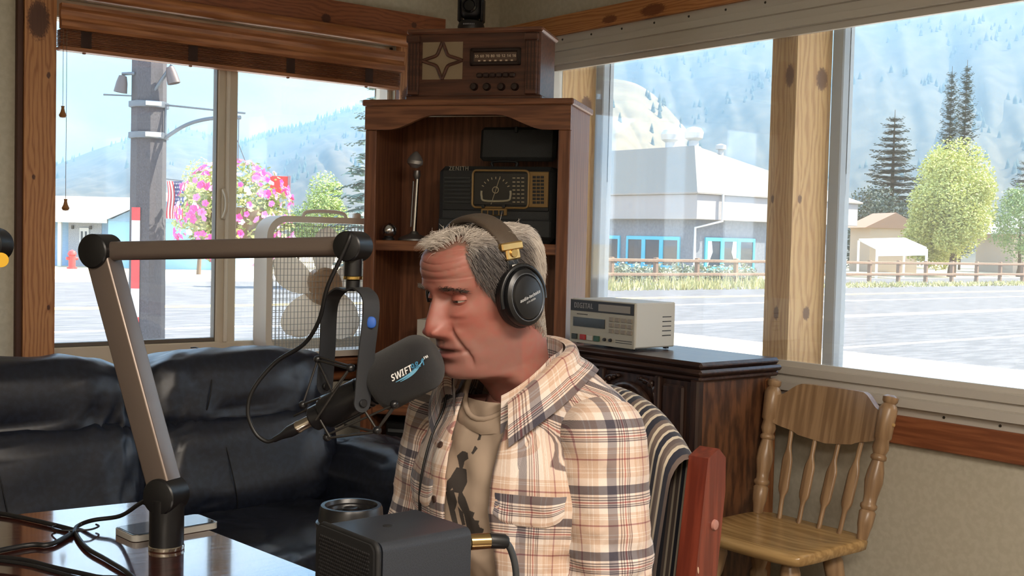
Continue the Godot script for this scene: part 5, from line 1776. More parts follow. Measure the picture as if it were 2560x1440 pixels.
func wooden_chair() -> void:
	var B := Basis(Vector3(0, 0, 1), Vector3.UP, Vector3(-1, 0, 0))   # x along the wall, z into the room
	var T := Transform3D(B, Vector3(2.695, 0, -2.015))
	var c := thing("wooden_chair", "light maple farmhouse chair with turned posts beside the window", "chair", T.origin, B)
	var m := wood("maple", rgb8(136, 108, 80), rgb8(164, 134, 102), 1, 0.32, 7.0)
	var ms := wood("lit_maple_seat", rgb8(160, 128, 84), rgb8(188, 154, 104), 0, 0.22, 7.0)  # lighter, yellower than the posts: window light on the seat put into the colour
	var SY := 0.447
	# seat: rounded, thick, front edge towards the room
	var st := S()
	var poly := PackedVector2Array()
	for q in [[-0.185, -0.06], [-0.202, 0.10], [-0.206, 0.22], [-0.178, 0.275], [0.0, 0.292], [0.178, 0.275], [0.206, 0.22], [0.202, 0.10], [0.185, -0.06], [0.0, -0.075]]:
		poly.append(Vector2(q[0], q[1]))
	var sm := PackedVector2Array()
	var np := poly.size()
	for i in np:
		for k in 5:
			sm.append(poly[i].cubic_interpolate(poly[(i + 1) % np], poly[(i - 1 + np) % np], poly[(i + 2) % np], k / 5.0))
	var layers := [[0.90, SY - 0.036], [0.985, SY - 0.028], [1.0, SY - 0.012], [0.985, SY - 0.003], [0.95, SY], [0.7, SY - 0.006], [0.35, SY - 0.009], [0.0, SY - 0.009]]
	st.set_smooth_group(2)
	var nn := sm.size()
	var ctr := Vector2(0, 0.10)
	for l in layers.size() - 1:
		for i in nn:
			var p0: Vector2 = ctr + (sm[i] - ctr) * layers[l][0]
			var p1: Vector2 = ctr + (sm[(i + 1) % nn] - ctr) * layers[l][0]
			var q1: Vector2 = ctr + (sm[(i + 1) % nn] - ctr) * layers[l + 1][0]
			var q0: Vector2 = ctr + (sm[i] - ctr) * layers[l + 1][0]
			oquad(st, Vector3(p0.x, layers[l][1], p0.y), Vector3(p1.x, layers[l][1], p1.y), Vector3(q1.x, layers[l + 1][1], q1.y), Vector3(q0.x, layers[l + 1][1], q0.y), Vector3(0, SY - 0.2 if l > 2 else SY - 0.018, 0.10))
	put(st, "seat", ms, c)
	# back posts lean away from the seat
	var lean := 0.085
	var bt := 0.395
	var pp := [[0.0, 0.014], [0.06, 0.017], [0.10, 0.021], [0.19, 0.023], [0.205, 0.018], [0.22, 0.023], [0.24, 0.0235], [0.255, 0.018], [0.30, 0.019], [0.40, 0.0255], [0.47, 0.023], [0.545, 0.0165], [0.555, 0.022], [0.575, 0.022], [0.59, 0.017], [0.63, 0.023], [0.69, 0.019], [0.705, 0.024], [0.90, 0.0255], [0.925, 0.021], [0.94, 0.016], [0.955, 0.021], [0.985, 0.0215], [1.0, 0.012]]
	var tops := []
	for s in [-1.0, 1.0]:
		var a := Vector3(s * 0.182, SY - 0.004, -0.035)
		var b := Vector3(s * 0.202, SY + bt, -0.035 - lean)
		tops.append(b)
		st = S()
		turned(st, a, b, pp, 18)
		var po := put(st, "back_post", m, c)
		st = S()
		lathe(st, [Vector2(0.006, 0), Vector2(0.005, 0.004), Vector2(0, 0.005)], 8, Transform3D(Basis(Vector3(0, 0, 1), -s * PI / 2), a.lerp(b, 0.8) + Vector3(s * 0.024, 0, 0)))
		put(st, "dowel_plug", ms, po)
	# crest rail: bowed, shaped top and bottom
	st = S()
	var crest := func(u: float, v: float, dz: float) -> Vector3:
		var x := lerpf(-0.188, 0.188, u)
		var e := absf(u - 0.5) * 2.0
		var top := SY + bt * (0.885 + 0.105 * (1.0 - smoothstep(0.55, 0.95, e)))
		var bot := SY + bt * (0.70 - 0.10 * pow(maxf(0.0, 1.0 - e), 0.5) - 0.018 * (1.0 - smoothstep(0.5, 0.62, e)))
		var y := lerpf(bot, top, v)
		var bow := -0.028 * (1.0 - e * e)
		return Vector3(x, y, -0.035 - lean * (y - SY) / bt + bow + dz)
	sheet(st, func(u: float, v: float) -> Vector3: return crest.call(u, v, 0.010), 28, 6, false, Vector2.ZERO, 1)
	sheet(st, func(u: float, v: float) -> Vector3: return crest.call(1.0 - u, v, -0.010), 28, 6, false, Vector2.ZERO, 2)
	sheet(st, func(u: float, v: float) -> Vector3: return crest.call(u, 1.0, 0.010 - 0.02 * v), 28, 1, false, Vector2.ZERO, 3)
	sheet(st, func(u: float, v: float) -> Vector3: return crest.call(u, 0.0, -0.010 + 0.02 * v), 28, 1, false, Vector2.ZERO, 4)
	put(st, "crest_rail", m, c)
	# four arrow spindles
	for i in 4:
		var x0 := lerpf(-0.105, 0.105, i / 3.0)
		var x1 := lerpf(-0.122, 0.122, i / 3.0)
		var a := Vector3(x0, SY - 0.004, -0.040)
		var q: Vector3 = crest.call(0.5 + x1 / 0.376, 0.05, 0.0)
		st = S()
		var N := 24
		var rows := []
		var d := (q - a)
		for k in N + 1:
			var t := float(k) / N
			var w := 0.0075
			if t > 0.22 and t < 0.80: w = lerpf(0.0075, 0.019, smoothstep(0.22, 0.32, t) * smoothstep(0.80, 0.62, t))
			var cpt := a + d * t
			rows.append([cpt, w])
		for k in N:
			var r0: float = rows[k][1]
			var r1: float = rows[k + 1][1]
			for e in 8:
				var an := TAU * e / 8.0
				var bn := TAU * (e + 1) / 8.0
				st.set_smooth_group(0)
				quad(st, rows[k][0] + Vector3(cos(bn) * r0, 0, sin(bn) * 0.0065), rows[k][0] + Vector3(cos(an) * r0, 0, sin(an) * 0.0065), rows[k + 1][0] + Vector3(cos(an) * r1, 0, sin(an) * 0.0065), rows[k + 1][0] + Vector3(cos(bn) * r1, 0, sin(bn) * 0.0065))
		put(st, "spindle", m, c)
	# legs, splayed, and stretchers
	var lp := [[0.0, 0.012], [0.12, 0.017], [0.16, 0.022], [0.18, 0.017], [0.35, 0.023], [0.55, 0.026], [0.62, 0.020], [0.64, 0.026], [0.68, 0.026], [0.70, 0.019], [0.78, 0.026], [0.9, 0.028], [1.0, 0.018]]
	for q in [[-1, 0.20], [1, 0.20], [-1, 0.02], [1, 0.02]]:
		var a := Vector3(q[0] * 0.185, 0.0, q[1] + (0.045 if q[1] > 0.1 else -0.05))
		var b := Vector3(q[0] * 0.12, SY - 0.03, q[1])
		st = S()
		turned(st, a, b, lp, 16)
		put(st, "leg", m, c)
	for s in [-1.0, 1.0]:
		st = S()
		turned(st, Vector3(s * 0.163, 0.16, -0.02), Vector3(s * 0.163, 0.16, 0.225), [[0, 0.008], [0.3, 0.013], [0.5, 0.017], [0.7, 0.013], [1, 0.008]], 12)
		put(st, "stretcher", m, c)
	st = S()
	turned(st, Vector3(-0.163, 0.16, 0.11), Vector3(0.163, 0.16, 0.11), [[0, 0.008], [0.3, 0.013], [0.5, 0.017], [0.7, 0.013], [1, 0.008]], 12)
	put(st, "stretcher", m, c)

func stripe_image() -> Image:
	var w := 256
	var im := Image.create(w, 8, false, Image.FORMAT_RGB8)
	var cols := [rgb8(186, 174, 154), rgb8(96, 82, 76), rgb8(186, 174, 154), rgb8(28, 30, 44), rgb8(186, 174, 154), rgb8(86, 74, 70), rgb8(104, 92, 86), rgb8(186, 174, 154), rgb8(28, 30, 44), rgb8(96, 82, 76)]
	var wid := [20, 34, 16, 34, 18, 26, 18, 20, 40, 30]
	var x := 0
	for k in cols.size():
		for i in wid[k]:
			if x < w:
				for j in 8: im.set_pixel(x, j, cols[k])
				x += 1
	return im

func striped_chair() -> void:
	# the man's chair: upholstered barrel back, wooden frame. x across (towards us), z = facing the table
	var fwd := Vector3(-0.984, 0, 0.179).normalized()
	var B := Basis(Vector3.UP.cross(fwd).normalized(), Vector3.UP, fwd)
	var base := Vector3(1.085, 0, -1.44)
	var c := thing("striped_armchair", "upholstered striped chair with a reddish wooden frame behind the man", "chair", base, B)
	var fab := image_mat("stripe_fabric", stripe_image(), 0.9)
	fab.rim_enabled = true
	fab.rim = 0.3
	fab.texture_filter = BaseMaterial3D.TEXTURE_FILTER_LINEAR
	var wd := wood("mahogany", rgb8(98, 42, 30), rgb8(122, 56, 40), 1, 0.3)
	# back: outer curve, thickness 6 cm, rounded over the top
	var bk := func(u: float, v: float) -> Vector3:
		# v 0..1: front bottom -> top -> back bottom
		var xx := lerpf(-0.245, 0.245, u)
		var e := absf(u - 0.5) * 2.0
		var zc := -0.215 + 0.05 * e * e
		var topy := 1.0 - 0.095 * pow(e, 2.4)
		var y: float
		var dz: float
		if v < 0.45:
			y = lerpf(0.42, topy - 0.04, v / 0.45)
			dz = 0.045 + 0.012 * sin(PI * v / 0.45)
		elif v < 0.6:
			var a := (v - 0.45) / 0.15 * PI
			y = topy - 0.04 + sin(a) * 0.04
			dz = cos(a) * 0.045
		else:
			y = lerpf(topy - 0.04, 0.40, (v - 0.6) / 0.4)
			dz = -0.045
		return Vector3(xx, y, zc + dz - (y - 0.45) * 0.16)
	var st := S()
	sheet(st, bk, 48, 60, false, Vector2(8.0, 1.0))
	put(st, "backrest", fab, c)
	# side posts
	for s in [-1.0, 1.0]:
		st = S()
		var poly := PackedVector2Array()
		for q in [[-0.170, 0.40], [-0.240, 0.40], [-0.300, 0.85], [-0.298, 0.905], [-0.276, 0.922], [-0.244, 0.910], [-0.236, 0.86]]:
			poly.append(Vector2(q[0], q[1]))
		# polygon in (z, y), extruded along x
		prism(st, poly, 0.036, Transform3D(Basis(Vector3(0, 0, 1), Vector3.UP, Vector3(-1, 0, 0)), Vector3(s * 0.262, 0, 0)))
		var sp := put(st, "side_post", wd, c)
		st = S()
		lathe(st, [Vector2(0.009, 0), Vector2(0.008, 0.004), Vector2(0, 0.006)], 12, Transform3D(Basis(Vector3(0, 0, 1), -s * PI / 2), Vector3(s * 0.280, 0.80, -0.268)))
		put(st, "screw_cap", plain("cap_pink", rgb8(170, 120, 108), 0.4), sp)
		if s > 0:
			var chip := plain("bare_chip", rgb8(206, 176, 150), 0.7)
			for q in [[0.640, -0.245, 0.004, 0.016], [0.625, -0.246, 0.003, 0.012], [0.70, -0.226, 0.0022, 0.008], [0.735, -0.224, 0.002, 0.006]]:
				st = S()
				pillow(st, Vector3(s * 0.2802, q[0], q[1]), Vector3(0.0008, q[3], q[2]), Basis(Vector3.RIGHT, 0.2), 1.0, 1.0, 10, 6)
				put(st, "paint_chip", chip, sp)
		st = S()
		bar(st, Vector3(s * 0.245, 0.0, -0.20), Vector3(s * 0.255, 0.42, -0.20), Vector3.RIGHT, 0.036, 0.045, 0.004)
		put(st, "leg", wd, c)
		st = S()
		bar(st, Vector3(s * 0.245, 0.0, 0.24), Vector3(s * 0.245, 0.40, 0.23), Vector3.RIGHT, 0.036, 0.04, 0.004)
		put(st, "leg", wd, c)
	st = S()
	pillow(st, Vector3(0, 0.42, 0.03), Vector3(0.25, 0.055, 0.25), Basis(), 0.5, 0.35, 48, 20)
	put(st, "seat", mottled("seat_fabric", rgb8(150, 136, 116), rgb8(110, 96, 86), Vector3(14, 2, 2), 0.9, 0.0, 0.05, 87), c)
	st = S()
	for s in [-1.0, 1.0]:
		bx(st, Vector3(s * 0.245, 0.37, 0.02), Vector3(0.03, 0.06, 0.42), 0.004)
	bx(st, Vector3(0, 0.37, 0.235), Vector3(0.46, 0.06, 0.03), 0.004)
	bx(st, Vector3(0, 0.37, -0.19), Vector3(0.46, 0.06, 0.03), 0.004)
	put(st, "seat_frame", wd, c)

# ---------------------------------------------------------------- table and what stands on it
const TY := 0.75
func putw(st: SurfaceTool, called: String, m: Material, parent: Node3D, smooth := true) -> MeshInstance3D:   # mesh written in room coordinates
	var o := put(st, called, m, parent, smooth)
	if parent.get_parent() == self: o.position = -parent.position
	return o
func cyl(st: SurfaceTool, a: Vector3, b: Vector3, r: float, seg := 24, ch := 0.0015) -> void:
	var L := (b - a).length()
	lathe(st, [Vector2(0, 0), Vector2(r - ch, 0), Vector2(r, ch), Vector2(r, L - ch), Vector2(r - ch, L), Vector2(0, L)], seg, turn_to(b - a, a), 30.0)
# bar of rounded-rectangle section from a to b, w across `side`, t thick
func rbar(st: SurfaceTool, a: Vector3, b: Vector3, side: Vector3, w: float, t: float, r: float) -> void:
	var y := (b - a).normalized()
	var x := (side - y * side.dot(y)).normalized()
	var z := x.cross(y)
	var p := PackedVector2Array()
	for q in 4:
		var cx := (w / 2 - r) * (1.0 if q in [0, 3] else -1.0)
		var cy := (t / 2 - r) * (1.0 if q in [0, 1] else -1.0)
		for k in 5:
			var an := PI / 2 * q + PI / 2 * k / 4.0
			p.append(Vector2(cx + cos(an) * r, cy + sin(an) * r))
	prism(st, p, (b - a).length(), Transform3D(Basis(x, z, x.cross(z)), (a + b) * 0.5), true)

func table_things() -> void:
	var mah := mottled("mahogany_gloss", rgb8(52, 24, 20), rgb8(74, 36, 28), Vector3(1.2, 9, 9), 0.16, 0.008, 0.03, 91)
	mah.roughness_texture = ntex("table_rough", 92, 0.06, [[0.25, Color(0.55, 0.55, 0.55)], [0.75, Color(1, 1, 1)]], 5)
	mah.roughness = 0.15
	mah.metallic_specular = 0.7
	mah.clearcoat_enabled = true
	mah.clearcoat = 1.0
	mah.clearcoat_roughness = 0.05
	var t := thing("conference_table", "glossy dark mahogany table carrying the microphone arm", "table", Vector3(0.2, 0, -1.3))
	var st := S()
	var outl := PackedVector2Array([Vector2(0.774, -2.055), Vector2(0.831, -1.485), Vector2(0.905, -0.745), Vector2(-0.75, -0.745), Vector2(-0.70, -2.20)])
	# (x, z) outline, laid flat: top at TY
	prism(st, outl, 0.034, Transform3D(Basis(Vector3.RIGHT, PI / 2), Vector3(0, TY - 0.017, 0)))
	putw(st, "table_top", mah, t)
	for q in [Vector3(0.66, 0, -1.9), Vector3(0.70, 0, -0.9), Vector3(-0.55, 0, -0.9), Vector3(-0.5, 0, -2.0)]:
		st = S()
		lathe(st, [Vector2(0, 0), Vector2(0.026, 0), Vector2(0.03, 0.05), Vector2(0.036, TY - 0.036), Vector2(0, TY - 0.036)], 16, Transform3D(Basis(), q))
		putw(st, "leg", mah, t)
	boom_arm()
	second_arm()
	speaker_box()
	coffee_cup()
	phone()
	cables()

func arm_parts() -> Dictionary:
	var alu := plain("arm_aluminium", rgb8(118, 106, 98), 0.32, 0.5)
	var blk := plain("arm_black", rgb8(18, 18, 20), 0.38)
	return {"alu": alu, "blk": blk, "ring": plain("arm_ring", rgb8(210, 206, 198), 0.15, 1.0)}

func boom_arm() -> void:
	var M := arm_parts()
	var ca := cos(deg_to_rad(20.0))
	var sa := sin(deg_to_rad(20.0))
	var Rh := Vector3(RT.x, 0, RT.z).normalized()
	var Fh := Vector3(FW.x, 0, FW.z).normalized()
	var ax := -Fh * ca - Rh * sa          # joint axes, pointing at us
	var b0 := at_y(416, 1372, TY)
	var J0 := at(416, 1236, 1.80)
	J0 = Vector3(b0.x, J0.y, b0.z)
	var J1 := at(254, 628, 1.838)
	var J2 := at(884, 616, 1.69)
	var arm := thing("boom_stand", "two-link aluminium microphone boom arm with black joints fixed to the table", "boom stand", Vector3(b0.x, TY, b0.z))
	var st := S()
	cyl(st, b0 + Vector3(0, 0.006, 0), J0 + Vector3(0, -0.004, 0), 0.0265, 32)
	putw(st, "base_post", M.blk, arm)
	st = S()
	cyl(st, b0, b0 + Vector3(0, 0.0075, 0), 0.0275, 32)
	putw(st, "base_ring", M.ring, arm)
	for j in [[J0, 0.0285], [J1, 0.0275], [J2, 0.0225]]:
		st = S()
		cyl(st, j[0] - ax * 0.021, j[0] + ax * 0.024, j[1], 36, 0.002)
		var jn := putw(st, "joint", M.blk, arm)
		st = S()
		lathe(st, [Vector2(j[1] * 0.93, 0.0), Vector2(j[1] * 0.93, 0.0008), Vector2(j[1] * 0.90, 0.0012), Vector2(0, 0.0012)], 32, turn_to(ax, j[0] + ax * 0.024))
		put(st, "joint_cap", plain("joint_cap", rgb8(10, 10, 11), 0.55), jn)
	st = S()
	var d01 := (J1 - J0).normalized()
	rbar(st, J0 + d01 * 0.02, J1 - d01 * 0.018, ax.cross(d01), 0.043, 0.036, 0.004)
	var lo := putw(st, "lower_link", M.alu, arm)
	st = S()
	var d12 := (J2 - J1).normalized()
	rbar(st, J1 + d12 * 0.018, J2 - d12 * 0.012, ax.cross(d12), 0.030, 0.030, 0.011)
	putw(st, "upper_link", M.alu, arm)
	# maker's lettering reading up the lower link
	st = S()
	var side := ax.cross(d01).normalized()
	var f0 := J0.lerp(J1, 0.20) + ax * 0.0173
	var lx := d01
	var ly := -side
	if ly.dot(Rh) > 0: ly = -ly
	for q in [["m", 0.0, 0], ["i", 0.0115, 1], ["ka", 0.021, 0]]:
		if q[2] == 0:
			text_on(st, q[0], 0.019, func(x: float, y: float, z: float) -> Vector3: return f0 + lx * (x + float(q[1])) + ly * (y + 0.004) + ax * (z * 0.4), true)
	put(st, "lettering", plain("arm_lettering", rgb8(84, 80, 78), 0.6), lo)
	st = S()
	text_on(st, "i", 0.019, func(x: float, y: float, z: float) -> Vector3: return f0 + lx * (x + 0.0102) + ly * (y + 0.004) + ax * (z * 0.4), true)
	put(st, "letter", plain("arm_lettering_yellow", rgb8(186, 150, 50), 0.6), lo)
	# hanging socket under the last joint
	st = S()
	var h0 := J2 + Vector3(0, -0.016, 0)
	var h1 := at(884, 692, 1.69)
	h1 = Vector3(J2.x, h1.y, J2.z)
	cyl(st, h1, h0, 0.0135, 24)
	putw(st, "socket", M.blk, arm)
	st = S()
	cyl(st, h1 + Vector3(0, -0.004, 0), h1 + Vector3(0, 0.001, 0), 0.0145, 24, 0.0005)
	putw(st, "socket_ring", plain("brass_ring", rgb8(190, 160, 96), 0.25, 1.0), arm)
	st = S()
	cyl(st, h1 + Vector3(0, -0.02, 0), h1 + Vector3(0, -0.004, 0), 0.0105, 24)
	putw(st, "thread_stud", M.blk, arm)
	microphone(h1 + Vector3(0, -0.02, 0))

func microphone(top: Vector3) -> void:
	var blk := plain("mic_black", rgb8(26, 26, 28), 0.32)
	var strapm := plain("yoke_grey", rgb8(52, 54, 58), 0.4, 0.2)
	var A := at(690, 1097, 1.735)         # cable end
	var Bf := at(1092, 886, 1.672)        # nose of the foam
	var ax := (Bf - A).normalized()
	var L := (Bf - A).length()
	var base := A.lerp(Bf, 0.45)
	var m := thing("broadcast_microphone", "black broadcast microphone with foam cover in a wire shock mount at the mouth", "microphone", base)
	var T := turn_to(ax, A)
	var st := S()
	# body with rear cap and grooves
	var k := L / 0.449
	var prof := [Vector2(0, 0.105 * k), Vector2(0.016, 0.105 * k), Vector2(0.019, 0.11 * k), Vector2(0.019, 0.135 * k), Vector2(0.023, 0.14 * k), Vector2(0.0255, 0.15 * k)]
	for i in 5:
		var y := (0.245 + i * 0.0125) * k
		prof.append_array([Vector2(0.0255, y), Vector2(0.0225, y + 0.0008), Vector2(0.0225, y + 0.0052), Vector2(0.0255, y + 0.006)])
	prof.append_array([Vector2(0.0255, 0.33 * k), Vector2(0, 0.33 * k)])
	lathe(st, prof, 32, T, 25.0)
	var body := putw(st, "body", blk, m)
	st = S()
	for i in 3:
		var an := TAU * (0.03 + i * 0.12)
		var dv := T.basis.x * cos(an) + T.basis.z * sin(an)
		bar(st, A + ax * 0.15 * k + dv * 0.026, A + ax * 0.235 * k + dv * 0.026, T.basis.y.cross(dv), 0.009, 0.003, 0.001)
	put(st, "body_rib", plain("mic_rib", rgb8(38, 38, 40), 0.25), body)
	# foam windscreen
	st = S()
	var f0 := 0.283 * k
	var f1 := L
	var R := 0.0435
	var fp := [Vector2(0.022, f0 + 0.002), Vector2(R - 0.012, f0), Vector2(R - 0.003, f0 + 0.004), Vector2(R, f0 + 0.014)]
	var rr := 0.030
	fp.append(Vector2(R, f1 - rr))
	for i in 10:
		var q := PI / 2 * (i + 1) / 10.0
		fp.append(Vector2(maxf(0.0, R - rr + rr * cos(q)), f1 - rr + rr * sin(q)))
	fp.append(Vector2(0, f1))
	lathe(st, fp, 48, T, 60.0)
	var foamm := mottled("black_foam", rgb8(22, 22, 24), rgb8(34, 34, 36), Vector3.ONE * 60.0, 0.95, 0.05, 0.12, 93)
	foamm.rim_enabled = true
	foamm.rim = 0.25
	var foam := putw(st, "foam_cover", foamm, m)
	# station lettering wrapped round the foam, facing us
	var toc := (EYE - at(1035, 928, 1.64))
	toc = (toc - ax * toc.dot(ax)).normalized()
	var upd := ax.cross(toc).normalized()
	if upd.y < 0: upd = -upd
	var wrap := func(x: float, y: float, z: float) -> Vector3:
		var an := (y - 0.0005) / R
		return A + ax * (L - 0.037 + x) + (toc * cos(an) + upd * sin(an)) * (R + 0.0006 + z * 0.5)
	st = S()
	text_on(st, "SWIFT", 0.0130, func(x: float, y: float, z: float) -> Vector3: return wrap.call((x - 0.0095) * 0.92 + y * 0.28, y, z), true, 900)
	put(st, "white_lettering", plain("logo_white", rgb8(232, 232, 230), 0.7), foam)
	st = S()
	text_on(st, "98.1", 0.0130, func(x: float, y: float, z: float) -> Vector3: return wrap.call((x + 0.0205) * 0.92 + y * 0.28, y, z), true, 900)
	put(st, "blue_lettering", plain("logo_blue", rgb8(58, 122, 158), 0.7), foam)
	st = S()
	text_on(st, "FM", 0.005, func(x: float, y: float, z: float) -> Vector3: return wrap.call(x + 0.0345, y + 0.0040, z), true, 900)
	put(st, "small_white_lettering", plain("logo_white", rgb8(232, 232, 230), 0.7), foam)
	for sw in [[-0.0075, 0.0012, 0.023], [-0.0100, 0.0008, 0.017]]:
		st = S()
		st.set_smooth_group(-1)
		var N := 20
		for i in N:
			var u0 := float(i) / N
			var u1 := float(i + 1) / N
			var q := []
			for u in [u0, u1]:
				var x: float = lerpf(-sw[2], sw[2] + 0.010, u)
				var y: float = sw[0] + 0.006 * pow(u, 3.0) * 2.0
				var hh: float = sw[1] * sin(PI * clampf(u, 0.02, 0.98)) + 0.0003
				q.append([wrap.call(x, y - hh, 0.0), wrap.call(x, y + hh, 0.0)])
			quad(st, q[0][0], q[1][0], q[1][1], q[0][1])
		put(st, "logo_swoosh", plain("logo_swoosh", rgb8(110, 172, 204), 0.7), foam)
	# cable plug
	st = S()
	lathe(st, [Vector2(0, 0.062 * k), Vector2(0.0095, 0.062 * k), Vector2(0.0095, 0.068 * k), Vector2(0.0088, 0.07 * k), Vector2(0.0088, 0.108 * k), Vector2(0, 0.108 * k)], 24, T)
	var plug := putw(st, "plug_shell", plain("plug_nickel", rgb8(190, 184, 174), 0.22, 1.0), m)
	st = S()
	lathe(st, [Vector2(0, -0.004), Vector2(0.0042, -0.004), Vector2(0.0052, 0.01), Vector2(0.0092, 0.04 * k), Vector2(0.0092, 0.062 * k), Vector2(0, 0.062 * k)], 20, T)
	put(st, "plug_boot", blk, plug)
	# yoke: flat strap bent into a U, near leg in front of the body, far leg behind it
	var pn := at(905, 1008, 1.655)        # near pivot
	var pf := at(812, 965, 1.755)         # far pivot
	var tn := at(928, 760, 1.655)
	var tf := at(826, 760, 1.745)
	var strip := [pf, pf.lerp(tf, 0.5), tf, tf.lerp(top, 0.5) + Vector3(0, 0.012, 0), top, tn.lerp(top, 0.5) + Vector3(0, 0.012, 0), tn, tn.lerp(pn, 0.5), pn]
	var path := spline(strip, 8)
	var wdir := ((tn - tf).normalized()).cross(Vector3.UP).normalized()
	if wdir.dot(RT) < 0: wdir = -wdir
	wdir = RT * 1.0
	wdir = (wdir - (tn - tf).normalized() * wdir.dot((tn - tf).normalized())).normalized()
	st = S()
	st.set_smooth_group(1)
	var hw := 0.0135
	var n := path.size()
	for i in n - 1:
		var ta := (path[mini(i + 1, n - 1)] - path[maxi(i - 1, 0)]).normalized()
		var tb := (path[mini(i + 2, n - 1)] - path[i]).normalized()
		var na := ta.cross(wdir).normalized() * 0.0013
		var nb := tb.cross(wdir).normalized() * 0.0013
		var wa := wdir * hw
		var a: Vector3 = path[i]
		var b: Vector3 = path[i + 1]
		st.set_smooth_group(1)
		quad(st, a - wa + na, a + wa + na, b + wa + nb, b - wa + nb)
		st.set_smooth_group(2)
		quad(st, a + wa - na, a - wa - na, b - wa - nb, b + wa - nb)
		st.set_smooth_group(3)
		quad(st, a + wa + na, a + wa - na, b + wa - nb, b + wa + nb)
		st.set_smooth_group(4)
		quad(st, a - wa - na, a - wa + na, b - wa + nb, b - wa - nb)
	for e in [pn, pf]:
		cyl(st, e - (tn - tf).normalized() * 0.0013, e + (tn - tf).normalized() * 0.0013, hw, 20, 0.0002)
	var yk := putw(st, "yoke", strapm, m)
	for e in [pn, pf]:
		st = S()
		var od := (tn - tf).normalized() * (1.0 if e == pn else -1.0)
		cyl(st, e - od * 0.008, e + od * 0.006, 0.006, 14, 0.001)
		put(st, "pivot_screw", blk, yk)
	st = S()
	var bq := at(928, 806, 1.651)
	pillow(st, bq, Vector3(0.0072, 0.0085, 0.003), Basis(RT, UPV, -FW), 0.8, 0.9, 16, 10)
	put(st, "blue_dot", plain("blue_putty", rgb8(44, 92, 178), 0.6), yk)
	# shock-mount wires and their rubber corners
	var wm := plain("shock_wire", rgb8(60, 58, 56), 0.35, 0.5)
	st = S()
	for w in [[[793, 900, 1.74], [886, 926, 1.66]], [[797, 893, 1.74], [880, 917, 1.66]], [[793, 902, 1.74], [757, 1012, 1.70]], [[795, 904, 1.74], [836, 990, 1.72]], [[872, 925, 1.66], [790, 1050, 1.68]], [[873, 922, 1.66], [830, 980, 1.66]], [[757, 1012, 1.70], [800, 995, 1.66]], [[935, 935, 1.66], [985, 932, 1.67]], [[812, 1090, 1.68], [985, 1012, 1.65]], [[815, 1096, 1.68], [940, 1080, 1.66]], [[945, 1072, 1.66], [985, 1012, 1.65]], [[950, 1066, 1.66], [992, 1010, 1.65]], [[940, 1070, 1.66], [912, 1028, 1.66]], [[862, 1062, 1.70], [940, 1080, 1.66]], [[800, 1050, 1.67], [825, 1092, 1.67]], [[735, 1040, 1.74], [950, 935, 1.67]]]:
		tube(st, PackedVector3Array([at(w[0][0], w[0][1], w[0][2]), at(w[1][0], w[1][1], w[1][2])]), 0.0019, 6)
	putw(st, "shock_mount_wire", wm, m)
	for q in [[795, 898, 1.74], [877, 920, 1.66], [758, 1012, 1.70], [943, 1076, 1.66], [818, 1093, 1.68], [986, 1011, 1.65], [952, 934, 1.66]]:
		st = S()
		pillow(st, at(q[0], q[1], q[2]), Vector3(0.0065, 0.006, 0.006), Basis(), 0.9, 0.9, 12, 8)
		putw(st, "rubber_corner", blk, m)
	# cable: from the plug, looping up to the arm's end
	var cb := thing("microphone_cable", "black cable looping from the microphone plug up to the arm joint", "cable", A)
	st = S()
	tube(st, spline([A - ax * 0.002, at(665, 1103, 1.738), at(637, 1080, 1.74), at(620, 1030, 1.74), at(634, 972, 1.74), at(690, 905, 1.735), at(760, 860, 1.72), at(798, 800, 1.70), at(818, 720, 1.68), at(850, 650, 1.668), at(872, 600, 1.662), at(874, 584, 1.668), at(862, 586, 1.685), at(846, 602, 1.70)], 6), 0.0033, 8)
	putw(st, "cable", plain("cable_black", rgb8(20, 20, 21), 0.45), cb)

func second_arm() -> void:
	var M := arm_parts()
	var J1 := at(-22, 612, 1.72)
	var b := Vector3(0.42, TY, -1.98)
	var J0 := Vector3(b.x, 0.86, b.z)
	var a := thing("boom_stand", "second boom arm with a yellow dot, cut off by the picture edge", "boom stand", b)
	var ax := -Vector3(FW.x, 0, FW.z).normalized()
	var st := S()
	cyl(st, b, J0, 0.0265, 24)
	putw(st, "base_post", M.blk, a)
	for j in [J0, J1]:
		st = S()
		cyl(st, j - ax * 0.021, j + ax * 0.024, 0.026, 32, 0.002)
		putw(st, "joint", M.blk, a)
	st = S()
	var d := (J1 - J0).normalized()
	rbar(st, J0 + d * 0.02, J1 - d * 0.018, ax.cross(d), 0.036, 0.03, 0.008)
	var lk := putw(st, "lower_link", plain("arm_pale", rgb8(190, 188, 182), 0.4, 0.3), a)
	st = S()
	cyl(st, at(2, 650, 1.695), at(2, 650, 1.690), 0.011, 20, 0.0003)
	put(st, "yellow_dot", plain("yellow_dot", rgb8(232, 180, 30), 0.6), lk)
	st = S()
	var e := J1 + Vector3(-0.28, 0.12, 0.1)
	rbar(st, J1, e, ax.cross((e - J1).normalized()), 0.03, 0.03, 0.01)
	putw(st, "upper_link", M.alu, a)

